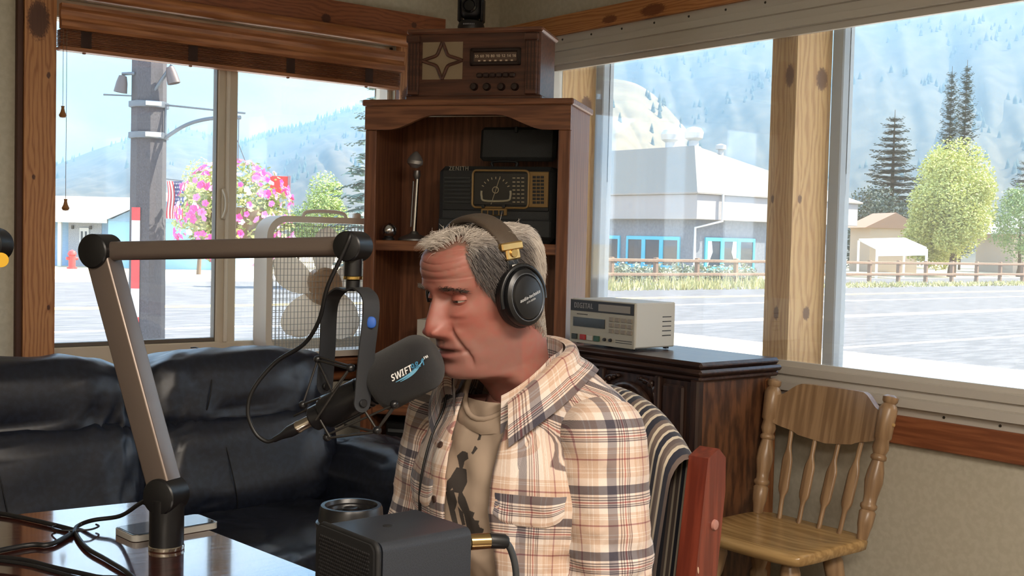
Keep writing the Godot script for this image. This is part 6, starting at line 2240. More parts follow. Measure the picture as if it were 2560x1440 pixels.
func speaker_box() -> void:
	var x0 := 0.603
	var x1 := 0.728
	var z0 := -1.078
	var z1 := -0.968
	var H := 0.19
	var c := Vector3((x0 + x1) / 2, TY, (z0 + z1) / 2)
	var s := thing("monitor_speaker", "small black metal monitor speaker box with a foam grille on the table", "speaker", c, Basis(Vector3.UP, 0.03))
	var w := x1 - x0
	var d := z1 - z0
	var m := mottled("speaker_metal", rgb8(44, 48, 55), rgb8(54, 58, 65), Vector3.ONE * 30.0, 0.28, 0.0, 0.08, 95)
	m.metallic = 0.15
	# sleeve: rounded section in (z, y), extruded along x
	var p := PackedVector2Array()
	var r := 0.009
	for q in [[d / 2 - r, H - r, 0], [-d / 2 + r, H - r, 1], [-d / 2 + r, r + 0.004, 2], [d / 2 - r, r + 0.004, 3]]:
		for k in 6:
			var an: float = PI / 2 * q[2] + PI / 2 * k / 5.0
			p.append(Vector2(q[0] + cos(an) * r, q[1] + sin(an) * r))
	var st := S()
	var X := Basis(Vector3(0, 0, 1), Vector3.UP, Vector3(-1, 0, 0))
	prism(st, p, w - 0.012, Transform3D(X, Vector3(0.006, 0, 0)), true)
	var bd := put(st, "sleeve", m, s)
	st = S()
	cyl(st, Vector3(-0.005, H - 0.001, -0.004), Vector3(-0.005, H + 0.0006, -0.004), 0.0055, 16, 0.0002)
	put(st, "screw_hole", plain("hole_black", rgb8(6, 6, 7), 0.8), bd)
	# grille frame and foam on the left end
	st = S()
	var outer := PackedVector3Array()
	for q in p: outer.append(Vector3(-w / 2 + 0.006, q.y, q.x))
	tube(st, outer, 0.0035, 8, true)
	put(st, "grille_frame", plain("grille_black", rgb8(12, 12, 13), 0.7), s)
	st = S()
	prism(st, p, 0.008, Transform3D(X, Vector3(-w / 2 + 0.004, 0, 0)), true)
	var gr := put(st, "grille", mottled("grille_foam", rgb8(6, 6, 7), rgb8(22, 21, 22), Vector3.ONE * 110.0, 0.95, 0.2, 0.1, 97), s)
	st = S()
	bx(st, Vector3.ZERO, Vector3(0.001, 0.0022, 0.0022), 0.0)
	var dm := to_mesh(st)
	var mm := MultiMesh.new()
	mm.transform_format = MultiMesh.TRANSFORM_3D
	mm.mesh = dm
	var xs := []
	for j in 44:
		for i in 26:
			xs.append(Transform3D(Basis(Vector3.RIGHT, PI / 4), Vector3(-w / 2 - 0.0003, 0.012 + j * 0.0039, -d / 2 + 0.008 + (i + 0.5 * (j % 2)) * 0.0037)))
	mm.instance_count = xs.size()
	for i in xs.size(): mm.set_instance_transform(i, xs[i])
	var mi := MultiMeshInstance3D.new()
	mi.multimesh = mm
	mi.material_override = plain("grille_mesh", rgb8(30, 29, 30), 0.6)
	mi.name = "grille_weave"
	mi.set_meta("kind", "stuff")
	gr.add_child(mi)
	for q in [Vector3(-0.05, 0.002, 0.035), Vector3(0.05, 0.002, 0.035), Vector3(-0.05, 0.002, -0.035), Vector3(0.05, 0.002, -0.035)]:
		box_at("foot", plain("grille_black", rgb8(12, 12, 13), 0.7), s, q, Vector3(0.014, 0.005, 0.014), 0.001)
	# plug and cable at the right end
	var P0 := at(1172, 1356, 1.30)
	var P1 := at(1224, 1352, 1.31)
	var P2 := at(1262, 1354, 1.315)
	var cb := thing("speaker_cable", "black cable with a gold and silver plug at the end of the speaker box", "cable", P0)
	st = S()
	cyl(st, P0, P1, 0.0092, 24, 0.001)
	putw(st, "plug_shell", plain("plug_gold", rgb8(196, 168, 118), 0.22, 1.0), cb)
	st = S()
	lathe(st, [Vector2(0, 0), Vector2(0.0088, 0), Vector2(0.0084, (P2 - P1).length()), Vector2(0.006, (P2 - P1).length() + 0.004), Vector2(0, (P2 - P1).length() + 0.004)], 20, turn_to(P2 - P1, P1))
	putw(st, "plug_boot", plain("cable_black", rgb8(20, 20, 21), 0.45), cb)
	st = S()
	tube(st, spline([P2, at(1276, 1372, 1.318), at(1288, 1415, 1.32), at(1290, 1470, 1.322), at(1282, 1560, 1.32), Vector3(0.80, TY + 0.006, -1.0), Vector3(0.70, TY + 0.006, -0.88), Vector3(0.5, TY + 0.006, -0.85)], 6), 0.0042, 8)
	putw(st, "cable", plain("cable_grey", rgb8(52, 54, 56), 0.5), cb)

func coffee_cup() -> void:
	var p := at(878, 1262, 1.50)
	var h := p.y - TY
	var c := thing("coffee_cup", "takeaway coffee cup with a black lid behind the speaker box", "cup", Vector3(p.x, TY, p.z))
	var st := S()
	lathe(st, [Vector2(0, 0), Vector2(0.028, 0), Vector2(0.029, 0.004), Vector2(0.0405, h - 0.022), Vector2(0.0385, h - 0.022), Vector2(0, h - 0.03)], 36)
	put(st, "cup_body", plain("cup_paper", rgb8(214, 206, 192), 0.7), c)
	st = S()
	lathe(st, [Vector2(0.0405, h - 0.030), Vector2(0.0455, h - 0.030), Vector2(0.0462, h - 0.026), Vector2(0.0455, h - 0.022), Vector2(0.0425, h - 0.020), Vector2(0.041, h - 0.004), Vector2(0.0395, h), Vector2(0.0345, h), Vector2(0.0325, h - 0.005), Vector2(0.028, h - 0.006), Vector2(0.0265, h - 0.010), Vector2(0.0, h - 0.010)], 48, Transform3D(), 40.0)
	var lid := put(st, "lid", plain("lid_black", rgb8(20, 20, 22), 0.32), c)
	st = S()
	lathe(st, [Vector2(0.0105, 0), Vector2(0.0105, 0.004), Vector2(0.009, 0.005), Vector2(0.006, 0.004), Vector2(0, 0.0035)], 20, Transform3D(Basis(), Vector3(0.004, h - 0.0105, -0.008)))
	put(st, "sip_tab", plain("lid_black", rgb8(20, 20, 22), 0.32), lid)

func phone() -> void:
	var ex := Vector3(0.150, 0, -0.012).normalized()
	var B := Basis(ex, Vector3.UP, ex.cross(Vector3.UP))
	var p := thing("smartphone", "smartphone in a clear case lying face up beside the arm base", "phone", Vector3(0.741, TY, -1.828), B)
	var rr := func(w: float, d: float, r: float) -> PackedVector2Array:
		var o := PackedVector2Array()
		for q in [[w / 2 - r, d / 2 - r, 0], [-w / 2 + r, d / 2 - r, 1], [-w / 2 + r, -d / 2 + r, 2], [w / 2 - r, -d / 2 + r, 3]]:
			for k in 6:
				var an: float = PI / 2 * q[2] + PI / 2 * k / 5.0
				o.append(Vector2(q[0] + cos(an) * r, q[1] + sin(an) * r))
		return o
	var flat := Basis(Vector3.RIGHT, PI / 2)
	var st := S()
	prism(st, rr.call(0.152, 0.076, 0.012), 0.0095, Transform3D(flat, Vector3(0, 0.0055, 0)), true)
	put(st, "phone_case", plain("clear_case", rgb8(168, 166, 160), 0.2), p)
	st = S()
	prism(st, rr.call(0.1475, 0.0715, 0.0105), 0.003, Transform3D(flat, Vector3(0, 0.0098, 0)), true)
	var bd := put(st, "frame", plain("phone_steel", rgb8(150, 148, 144), 0.2, 1.0), p)
	st = S()
	prism(st, rr.call(0.143, 0.067, 0.009), 0.0012, Transform3D(flat, Vector3(0, 0.0113, 0)), true)
	put(st, "screen", plain("phone_screen", rgb8(10, 11, 14), 0.05), bd)
	box_at("side_button", plain("phone_steel", rgb8(150, 148, 144), 0.2, 1.0), p, Vector3(-0.03, 0.006, 0.0385), Vector3(0.014, 0.003, 0.0012), 0.0004)

func cables() -> void:
	var cm := plain("cable_black", rgb8(20, 20, 21), 0.45)
	var y := TY + 0.0045
	var J0 := at_y(416, 1372, TY)
	var c := thing("arm_cable", "black cable running over the table to the boom arm and tied in a bow", "cable", at_y(185, 1325, TY))
	var st := S()
	tube(st, spline([at(395, 1215, 1.80), at(375, 1243, 1.80), at(345, 1262, 1.82), at_y(300, 1290, y + 0.02), at_y(235, 1300, y + 0.01), at_y(200, 1312, y), at_y(188, 1328, y), at_y(215, 1368, y), at_y(268, 1400, y), at_y(330, 1440, y), at_y(380, 1500, y), Vector3(0.50, y, -1.22), Vector3(0.2, y, -0.95), Vector3(0.08, y, -0.76)], 6), 0.0036, 8)
	tube(st, spline([Vector3(-0.68, y, -1.66), Vector3(-0.3, y, -1.86), Vector3(0.15, y, -2.0), at_y(-60, 1284, y), at_y(0, 1284, y), at_y(90, 1302, y), at_y(172, 1322, y), at_y(185, 1328, y), at_y(165, 1342, y), at_y(120, 1362, y), at_y(20, 1372, y), Vector3(0.2, y, -1.74), Vector3(-0.3, y, -1.5), Vector3(-0.68, y, -1.3)], 6), 0.0042, 8)
	putw(st, "cable", cm, c)
	st = S()
	tube(st, spline([at_y(182, 1326, y + 0.005), at_y(150, 1326, y + 0.005), at_y(130, 1319, y + 0.002), at_y(140, 1313, y + 0.002)], 5), 0.0016, 6)
	tube(st, spline([at_y(190, 1326, y + 0.005), at_y(225, 1324, y + 0.005), at_y(247, 1316, y + 0.003), at_y(240, 1311, y + 0.003)], 5), 0.0016, 6)
	putw(st, "cable_tie", cm, c)
	var d := thing("table_cable", "black cable lying across the near corner of the table", "cable", at_y(0, 1395, TY))
	st = S()
	tube(st, spline([Vector3(-0.68, y, -1.5), Vector3(-0.2, y, -1.66), Vector3(0.15, y, -1.78), at_y(-80, 1387, y), at_y(0, 1393, y), at_y(70, 1402, y), at_y(140, 1420, y), at_y(240, 1442, y), at_y(340, 1470, y), Vector3(0.42, y, -1.2), Vector3(0.0, y, -0.95), Vector3(-0.1, y, -0.76)], 6), 0.0038, 8)
	putw(st, "cable", cm, d)
	st = S()
	tube(st, spline([at_y(-80, 1395, y + 0.006), at_y(0, 1402, y + 0.006), at_y(70, 1412, y + 0.006), at_y(140, 1430, y + 0.006), at_y(230, 1455, y + 0.004)], 6), 0.003, 8)
	putw(st, "thin_cable", cm, d)

# ---------------------------------------------------------------- the man
# body frame: x to his left, y up, z forward; shoulders above the origin
var caps_t := []      # torso capsules [a, b, ra, rb], measured with z stretched
var caps_a := []      # arm capsules [a, b, ra, rb, arm, length before]
const FZ := 1.45
var fold_n: FastNoiseLite
func cap(p: Vector3, c: Array) -> float:
	var a: Vector3 = c[0]
	var ba: Vector3 = c[1] - a
	var t := clampf((p - a).dot(ba) / ba.length_squared(), 0.0, 1.0)
	return (p - a - ba * t).length() - lerpf(c[2], c[3], t)
func smin(a: float, b: float, k: float) -> float:
	var h := maxf(k - absf(a - b), 0.0) / k
	return minf(a, b) - h * h * k * 0.25
func f_torso(p: Vector3) -> float:
	var q := Vector3(p.x, p.y, p.z * FZ)
	var d := 10.0
	for c in caps_t: d = smin(d, cap(q, c), 0.07)
	return d
func f_arm(p: Vector3, side: int) -> float:
	var d := 10.0
	for c in caps_a:
		if c[4] == side: d = smin(d, cap(p, c), 0.03)
	return d
func folds(p: Vector3) -> float:
	# cloth folds: slanting on the body, tighter near the elbows
	var e := smoothstep(0.14, 0.0, absf(p.y - 0.76)) * 0.7 + 0.5
	var w := fold_n.get_noise_3d(p.x * 5.0 + p.y * 2.5, p.y * 11.0 + p.x * 4.0, p.z * 5.0)
	return 0.011 * e * w + 0.006 * e * fold_n.get_noise_3d(p.x * 16.0, p.y * 24.0 + p.z * 9.0, p.z * 14.0)
func f_shirt(p: Vector3) -> float:
	# body of the shirt; it swells a little into the armholes
	return smin(f_torso(p), minf(f_arm(p, 0), f_arm(p, 1)) + 0.012, 0.02) + folds(p)
func f_sleeve0(p: Vector3) -> float: return f_arm(p, 0) + folds(p)
func f_sleeve1(p: Vector3) -> float: return f_arm(p, 1) + folds(p)
func nets(field: Callable, lo: Vector3, hi: Vector3, cell: float, slack := 1.6) -> Array:
	var nx := int(ceil((hi.x - lo.x) / cell))
	var ny := int(ceil((hi.y - lo.y) / cell))
	var nz := int(ceil((hi.z - lo.z) / cell))
	var sx := 1
	var sy := nx + 1
	var sz := (nx + 1) * (ny + 1)
	var val := PackedFloat32Array()
	val.resize(sz * (nz + 1))
	val.fill(999.0)
	var BL := 4
	var blocks := []
	var rad := cell * BL * 0.87 * slack
	for k in range(0, nz, BL):
		for j in range(0, ny, BL):
			for i in range(0, nx, BL):
				var c := lo + Vector3(i + BL * 0.5, j + BL * 0.5, k + BL * 0.5) * cell
				if absf(field.call(c)) < rad: blocks.append(Vector3i(i, j, k))
	for b in blocks:
		for k in range(b.z, mini(b.z + BL, nz) + 1):
			for j in range(b.y, mini(b.y + BL, ny) + 1):
				for i in range(b.x, mini(b.x + BL, nx) + 1):
					var id := i + j * sy + k * sz
					if val[id] == 999.0: val[id] = field.call(lo + Vector3(i, j, k) * cell)
	var vid := {}
	var verts := PackedVector3Array()
	var E := [[0, 1], [2, 3], [4, 5], [6, 7], [0, 2], [1, 3], [4, 6], [5, 7], [0, 4], [1, 5], [2, 6], [3, 7]]
	var cells := []
	for b in blocks:
		for k in range(b.z, mini(b.z + BL, nz)):
			for j in range(b.y, mini(b.y + BL, ny)):
				for i in range(b.x, mini(b.x + BL, nx)):
					var id := i + j * sy + k * sz
					var v := [val[id], val[id + sx], val[id + sy], val[id + sx + sy], val[id + sz], val[id + sx + sz], val[id + sy + sz], val[id + sx + sy + sz]]
					var m := 0
					for q in 8:
						if v[q] < 0.0: m += 1
					if m == 0 or m == 8: continue
					var s := Vector3.ZERO
					var n := 0
					for e in E:
						var a: float = v[e[0]]
						var c: float = v[e[1]]
						if (a < 0.0) != (c < 0.0):
							var t := a / (a - c)
							var pa := Vector3(e[0] & 1, (e[0] >> 1) & 1, e[0] >> 2)
							var pb := Vector3(e[1] & 1, (e[1] >> 1) & 1, e[1] >> 2)
							s += pa.lerp(pb, t)
							n += 1
					vid[id] = verts.size()
					verts.append(lo + (Vector3(i, j, k) + s / n) * cell)
					cells.append(Vector3i(i, j, k))
	var quads := PackedInt32Array()
	for c in cells:
		var id: int = c.x + c.y * sy + c.z * sz
		var v0 := val[id]
		# edges leaving the low corner along x, y, z
		for ax in 3:
			var st: int = [sx, sy, sz][ax]
			var u: int = [sy, sz, sx][ax]
			var w: int = [sz, sx, sy][ax]
			var v1 := val[id + st]
			if (v0 < 0.0) == (v1 < 0.0): continue
			var q := [id, id - u, id - u - w, id - w]
			if not (vid.has(q[1]) and vid.has(q[2]) and vid.has(q[3])): continue
			if v0 < 0.0: quads.append_array([vid[q[0]], vid[q[1]], vid[q[2]], vid[q[3]]])
			else: quads.append_array([vid[q[3]], vid[q[2]], vid[q[1]], vid[q[0]]])
	return [verts, quads]
func grad(field: Callable, p: Vector3, e: float) -> Vector3:
	return Vector3(field.call(p + Vector3(e, 0, 0)) - field.call(p - Vector3(e, 0, 0)), field.call(p + Vector3(0, e, 0)) - field.call(p - Vector3(0, e, 0)), field.call(p + Vector3(0, 0, e)) - field.call(p - Vector3(0, 0, e))).normalized()

func plaid_image() -> Image:
	var n := 256
	var im := Image.create(n, n, false, Image.FORMAT_RGB8)
	var cream := rgb8(232, 227, 222)
	var tan_ := rgb8(190, 154, 128)
	var navy := rgb8(24, 25, 42)
	var brown := rgb8(64, 44, 46)
	var red := rgb8(122, 34, 36)
	var slate := rgb8(62, 61, 76)
	var thread := func(t: float, big: Color, lines: Color) -> Array:
		if t < 0.13: return [big, 0.92]
		for x in [0.175, 0.215, 0.295, 0.325]:
			if absf(t - x) < 0.009: return [lines, 0.85]
		if absf(t - 0.255) < 0.012: return [red, 0.8]
		if t < 0.42: return [cream, 0.6]
		if absf(t - 0.60) < 0.011: return [red.lerp(brown, 0.3), 0.85]
		for x in [0.47, 0.50, 0.74, 0.80]:
			if absf(t - x) < 0.008: return [cream, 0.55]
		if t > 0.88: return [cream, 0.6]
		return [tan_, 0.6]
	var rg := RandomNumberGenerator.new()
	rg.seed = 77
	var W := []
	var H := []
	for i in n:
		W.append(thread.call(float(i) / n, slate, brown))
		H.append(thread.call(float(i) / n, navy, navy.lerp(brown, 0.3)))
	for j in n:
		for i in n:
			var a: Color = tan_.lerp(cream, 0.45).lerp(W[i][0], W[i][1] * 0.85)
			var b: Color = tan_.lerp(cream, 0.45).lerp(H[j][0], H[j][1])
			var k := 0.5 + (0.13 if (i + j) % 4 < 2 else -0.13)
			# the stronger dyed thread shows
			k = clampf(k + (H[j][1] - W[i][1]) * 0.25, 0.05, 0.95)
			var c := a.lerp(b, k)
			var g := rg.randf_range(-0.03, 0.03)
			im.set_pixel(i, j, Color(clampf(c.r + g, 0, 1), clampf(c.g + g, 0, 1), clampf(c.b + g, 0, 1)))
	return im

func shirt_uv(p: Vector3, grp: int) -> Vector2:
	if grp == 2:
		return Vector2(atan2(p.x, p.z * FZ) * 0.175, p.z * 0.9 * smoothstep(0.90, 0.98, p.y) - p.y) / 0.094
	# along the sleeve; round it by angle
	var best := 10.0
	var uv := Vector2.ZERO
	for c in caps_a:
		if c[4] != grp: continue
		var a: Vector3 = c[0]
		var ba: Vector3 = c[1] - a
		var t := clampf((p - a).dot(ba) / ba.length_squared(), -0.1, 1.1)
		var d := (p - a - ba * t).length() - lerpf(c[2], c[3], t)
		if d < best:
			best = d
			var y := ba.normalized()
			var out := Vector3(1.0 if grp == 0 else -1.0, 0, 0.35)
			var x := (out - y * out.dot(y)).normalized()
			var z := x.cross(y)
			var v := p - a - ba * t
			var tr := (p - a).dot(ba) / ba.length_squared()
			if c[5] > 0.0: tr = t
			var ang := lerpf(v.dot(z), atan2(v.dot(z), v.dot(x)) * 0.06, smoothstep(-0.12, 0.2, tr) if c[5] == 0.0 else 1.0)
			uv = Vector2(ang + 0.03, c[5] + maxf(tr, -0.5) * ba.length() + 0.03) / 0.094
	return uv

# front surface of the torso at (x, y), pushed out by off
func chest(x: float, y: float, off: float) -> Vector3:
	var lo := 0.0
	var hi := 0.4
	for i in 18:
		var m := (lo + hi) * 0.5
		if f_shirt(Vector3(x, y, m)) < off: lo = m
		else: hi = m
	return Vector3(x, y, lo)
func open_r(y: float) -> float:   # edge of the shirt front on his right
	return -0.030 - 0.018 * smoothstep(0.86, 1.0, y)
func open_l(y: float) -> float:
	return 0.062 + 0.012 * smoothstep(0.9, 0.7, y)

func person() -> void:
	var fwd := Vector3(-0.984, 0, 0.179).normalized()
	var B := Basis(Vector3.UP.cross(fwd).normalized(), Vector3.UP, fwd)
	var O := Vector3(1.146, 0, -1.403)
	var p := thing("person", "man in a plaid flannel shirt over a tan tee, leaning to the microphone", "person", O, B)
	fold_n = noise(101, 1.0, 3)
	caps_t = [[Vector3(0, 0.50, -0.03), Vector3(0, 0.66, 0.0), 0.17, 0.165], [Vector3(0, 0.66, 0.0), Vector3(0, 0.85, 0.012), 0.165, 0.172], [Vector3(0, 0.85, 0.012), Vector3(0, 0.94, -0.005), 0.172, 0.135],
		[Vector3(0.05, 1.005, -0.03), Vector3(0.15, 0.972, -0.01), 0.055, 0.062], [Vector3(-0.05, 1.005, -0.03), Vector3(-0.15, 0.972, -0.01), 0.055, 0.062]]
	caps_a = [[Vector3(0.162, 0.955, 0.0), Vector3(0.192, 0.685, 0.015), 0.070, 0.064, 0, 0.0], [Vector3(0.192, 0.685, 0.015), Vector3(0.085, 0.640, 0.235), 0.062, 0.043, 0, 0.27],
		[Vector3(-0.162, 0.955, 0.0), Vector3(-0.192, 0.69, 0.035), 0.068, 0.062, 1, 0.0], [Vector3(-0.192, 0.69, 0.035), Vector3(-0.085, 0.640, 0.245), 0.060, 0.043, 1, 0.27]]
	# ---- flannel shirt, open in front
	var st := S()
	for piece in 3:
		var fld: Callable = [f_sleeve0, f_sleeve1, f_shirt][piece]
		var lo_: Vector3 = [Vector3(0.02, 0.52, -0.14), Vector3(-0.32, 0.52, -0.14), Vector3(-0.24, 0.48, -0.20)][piece]
		var hi_: Vector3 = [Vector3(0.32, 1.07, 0.30), Vector3(-0.02, 1.07, 0.30), Vector3(0.24, 1.09, 0.20)][piece]
		var r: Array = nets(fld, lo_, hi_, 0.0095)
		var V: PackedVector3Array = r[0]
		var Q: PackedInt32Array = r[1]
		var N := PackedVector3Array()
		for v in V: N.append(grad(fld, v, 0.004))
		for i in range(0, Q.size(), 4):
			var c := (V[Q[i]] + V[Q[i + 1]] + V[Q[i + 2]] + V[Q[i + 3]]) * 0.25
			if piece == 2:
				if c.z > 0.0 and c.x > open_r(c.y) and c.x < open_l(c.y): continue
				if c.y > 1.005 and absf(c.x) < 0.072: continue       # neck hole
				if minf(f_arm(c, 0), f_arm(c, 1)) < -0.02: continue  # inside a sleeve
			elif f_torso(c) < -0.03: continue
			var uv := []
			for k in 4: uv.append(shirt_uv(V[Q[i + k]], piece))
			# keep a wrap-around quad in one turn
			var tw := TAU * (0.175 if piece == 2 else 0.06) / 0.094
			for k in range(1, 4):
				if uv[k].x - uv[0].x > tw * 0.5: uv[k].x -= tw
				elif uv[0].x - uv[k].x > tw * 0.5: uv[k].x += tw
			for k in [0, 2, 1, 0, 3, 2]:
				st.set_normal(N[Q[i + k]])
				st.set_uv(uv[k])
				st.add_vertex(V[Q[i + k]])
	var plaid := image_mat("flannel_plaid", plaid_image(), 0.9)
	plaid.rim_enabled = true
	plaid.rim = 0.35
	plaid.heightmap_enabled = false
	var shirt := put(st, "flannel_shirt", plaid, p, false)
	tag(shirt, "tan, navy and red plaid flannel shirt")
	# plackets down both fronts
	for s in [-1, 1]:
		st = S()
		var NV := 44
		var rows := []
		for j in NV + 1:
			var y := lerpf(1.0, 0.50, float(j) / NV)
			var e := open_r(y) if s < 0 else open_l(y)
			var row := []
			for q in [[0.003, -0.004], [-0.002, 0.001], [-0.003, 0.0035], [0.004, 0.0045], [0.018, 0.0042], [0.032, 0.0036], [0.034, 0.0005]]:
				var x: float = e + s * q[0]
				row.append([chest(x, y, q[1]), Vector2(atan2(x, chest(x, y, 0.0).z * FZ) * 0.175, chest(x, y, 0.0).z * 0.9 * smoothstep(0.90, 0.98, y) - y) / 0.094])
			rows.append(row)
		st.set_smooth_group(0)
		for j in NV:
			for i in 6:
				var q := [rows[j][i], rows[j][i + 1], rows[j + 1][i + 1], rows[j + 1][i]]
				if s > 0: q.reverse()
				uvquad(st, [q[0][0], q[3][0], q[2][0], q[1][0]] if false else [q[0][0], q[1][0], q[2][0], q[3][0]], [q[0][1], q[1][1], q[2][1], q[3][1]])
		var plk := put(st, "placket", plaid, shirt)
		if s > 0:
			pass
		else:
			for y in [0.93, 0.85, 0.77]:
				st = S()
				var bc := chest(open_r(y) - 0.018, y, 0.005)
				lathe(st, [Vector2(0.0055, -0.001), Vector2(0.0055, 0.001), Vector2(0.004, 0.0018), Vector2(0, 0.0012)], 14, turn_to(grad(f_shirt, bc, 0.004), bc))
				put(st, "button", plain("shirt_button", rgb8(70, 52, 46), 0.35), shirt)
	# chest pocket flaps
	for s in [-1.0, 1.0]:
		var px: float = 0.100 * s + (0.012 if s > 0 else 0.0)
		var top := 0.878
		st = S()
		var fl := func(u: float, v: float) -> Vector3:
			var x := px + (u - 0.5) * 0.094
			var e := absf(u - 0.5) * 2.0
			var y := top - v * 0.046 * (1.0 - 0.35 * pow(e, 5.0))
			return chest(x, y, 0.002 if (v > 0.93 or e > 0.97) else 0.0050)
		sheet(st, func(u: float, v: float) -> Vector3: return fl.call(1.0 - u, v), 18, 10, false, Vector2(-1.0, 0.49))
		put(st, "pocket_flap", plaid, shirt)
	# ---- tee shirt with its print
	var tee := image_mat("tee_print", tee_image(), 0.9, false)
	st = S()
	var TU := 26
	var TV := 44
	var grid := []
	for j in TV + 1:
		var row := []
		for i in TU + 1:
			var x := lerpf(-0.115, 0.135, float(i) / TU)
			var y := lerpf(1.0, 0.50, float(j) / TV)
			# scoop of the neckline
			y = minf(y, 1.0)
			var q := chest(x, y, -0.012)
			q.z += 0.002 * sin(y * 90.0 + x * 60.0) + 0.004 * fold_n.get_noise_2d(x * 18.0, y * 7.0)
			row.append([q, Vector2((x + 0.115) / 0.25, (1.0 - y) / 0.5)])
		grid.append(row)
	st.set_smooth_group(0)
	for j in TV:
		for i in TU:
			var a: Array = grid[j][i]
			var b: Array = grid[j][i + 1]
			var c: Array = grid[j + 1][i + 1]
			var d: Array = grid[j + 1][i]
			uvquad(st, [a[0], d[0], c[0], b[0]], [a[1], d[1], c[1], b[1]])
	var tsh := put(st, "tee_shirt", tee, p)
	tag(tsh, "tan tee shirt with a dark bucking horse print")
	# ribbed neckband
	st = S()
	var nb := []
	for k in 33:
		var a := TAU * k / 32.0
		nb.append(neck_ring(a, 0.064, 0.0, 0.0))
	var nbp := PackedVector3Array()
	for k in 32: nbp.append(nb[k])
	tube(st, nbp, 0.0045, 8, true)
	sheet(st, func(u: float, v: float) -> Vector3:
		var a := lerpf(PI, 0.0, u)
		var q0 := neck_ring(a, 0.066, -0.002, 0.0)
		var q1 := chest(cos(a) * 0.11 + 0.01, 0.952 + 0.02 * absf(cos(a)), -0.0115)
		return q1.lerp(q0, v) + Vector3(0, 0, 0.002 * sin(PI * v)), 32, 8)
	put(st, "neckband", plain("tee_band", rgb8(160, 141, 123), 0.9), tsh)
	# ---- collar
	st = S()
	var leaf := func(u: float, v: float) -> Vector3:
		# u runs from his right front, round the back, to his left front
		var a := lerpf(PI / 2 + 0.70, TAU + PI / 2 - 0.72, u)
		var front := maxf(0.0, sin(a))
		var tip := pow(absf(u - 0.5) * 2.0, 5.0)
		var q0 := neck_ring(a, 0.082 + 0.012 * (1.0 - front), 0.026 - 0.012 * tip, 0.0)
		var ln := 0.046 + 0.016 * tip
		var outw := Vector3(cos(a), 0, sin(a) * 0.75)
		var roll := sin(minf(v * 3.0, 1.0) * PI * 0.5)
		var q := q0 + outw * (0.012 * roll + 0.034 * v * (1.0 - 0.3 * tip)) + Vector3(0, 0.010 * sin(minf(v * 2.2, 1.0) * PI) - ln * pow(v, 1.15), 0)
		# lie on the shoulder rather than inside it
		for it in 6:
			var d := f_shirt(q)
			if d < 0.006: q += (outw * 0.55 + Vector3(0, 0.85, 0)) * (0.007 - d)
		return q
	sheet(st, func(u: float, v: float) -> Vector3: return leaf.call(u, 1.0 - v), 64, 12, false, Vector2(4.4, 0.75))
	var lm := func(u: float, v: float) -> Vector3:
		var q: Vector3 = leaf.call(u, v)
		return q
	var col := put(st, "collar", plaid, shirt)
	st = S()
	sheet(st, func(u: float, v: float) -> Vector3:
		var a := lerpf(PI / 2 + 0.62, TAU + PI / 2 - 0.62, u)
		return neck_ring(a, 0.080 + 0.010 * (1.0 - maxf(0.0, sin(a))), lerpf(-0.03, 0.028, v), 0.0), 48, 4, false, Vector2(4.0, 0.5))
	put(st, "collar_stand", plaid, col)
	legs(p)
	head(p)

# ring round the neck base: a = 0 at his left, PI/2 in front
func neck_ring(a: float, rad: float, dy: float, dz: float) -> Vector3:
	var s := sin(a)
	return Vector3(cos(a) * rad, 1.036 + dy - 0.062 * maxf(0.0, s) + 0.030 * maxf(0.0, -s) + 0.010 * (1.0 - absf(s)), 0.036 + s * rad * 0.95 + dz)

func tee_image() -> Image:
	var w := 384
	var h := 768
	var im := Image.create(w, h, false, Image.FORMAT_RGB8)
	var base := rgb8(160, 141, 123)
	im.fill(base)
	var ink := rgb8(58, 52, 48)
	# silhouette drawn in a 100-unit square
	var polys := [
		[[18, 22], [30, 12], [44, 13], [50, 22], [40, 28], [38, 40], [30, 40], [24, 30]],
		[[24, 40], [48, 40], [56, 60], [50, 80], [34, 80], [18, 64]],
		[[14, 64], [24, 52], [30, 70], [20, 84], [12, 80]],
		[[10, 84], [32, 76], [40, 96], [32, 112], [42, 140], [34, 144], [22, 122], [16, 104]],
		[[44, 72], [58, 86], [70, 106], [88, 128], [92, 146], [74, 158], [64, 168], [60, 142], [54, 116], [42, 96]],
		[[70, 106], [80, 108], [78, 116]], [[80, 120], [90, 120], [86, 130]], [[86, 132], [97, 134], [92, 144]],
		[[40, 104], [52, 112], [56, 134], [48, 136]],
		[[52, -28], [58, -26], [60, -10], [54, -8]], [[54, 0], [62, 4], [58, 14], [53, 12]]]
	for q in polys:
		var pts := PackedVector2Array()
		for v in q: pts.append(Vector2((0.115 - 0.042 + v[0] * 0.00088) / 0.25 * w, (1.0 - 0.945 + (v[1] + 10.0) * 0.00088) / 0.5 * h))
		var lo := pts[0]
		var hi := pts[0]
		for v in pts:
			lo = lo.min(v)
			hi = hi.max(v)
		for j in range(maxi(0, int(lo.y)), mini(h, int(hi.y) + 2)):
			for i in range(maxi(0, int(lo.x)), mini(w, int(hi.x) + 2)):
				if Geometry2D.is_point_in_polygon(Vector2(i, j), pts): im.set_pixel(i, j, ink)
	return im

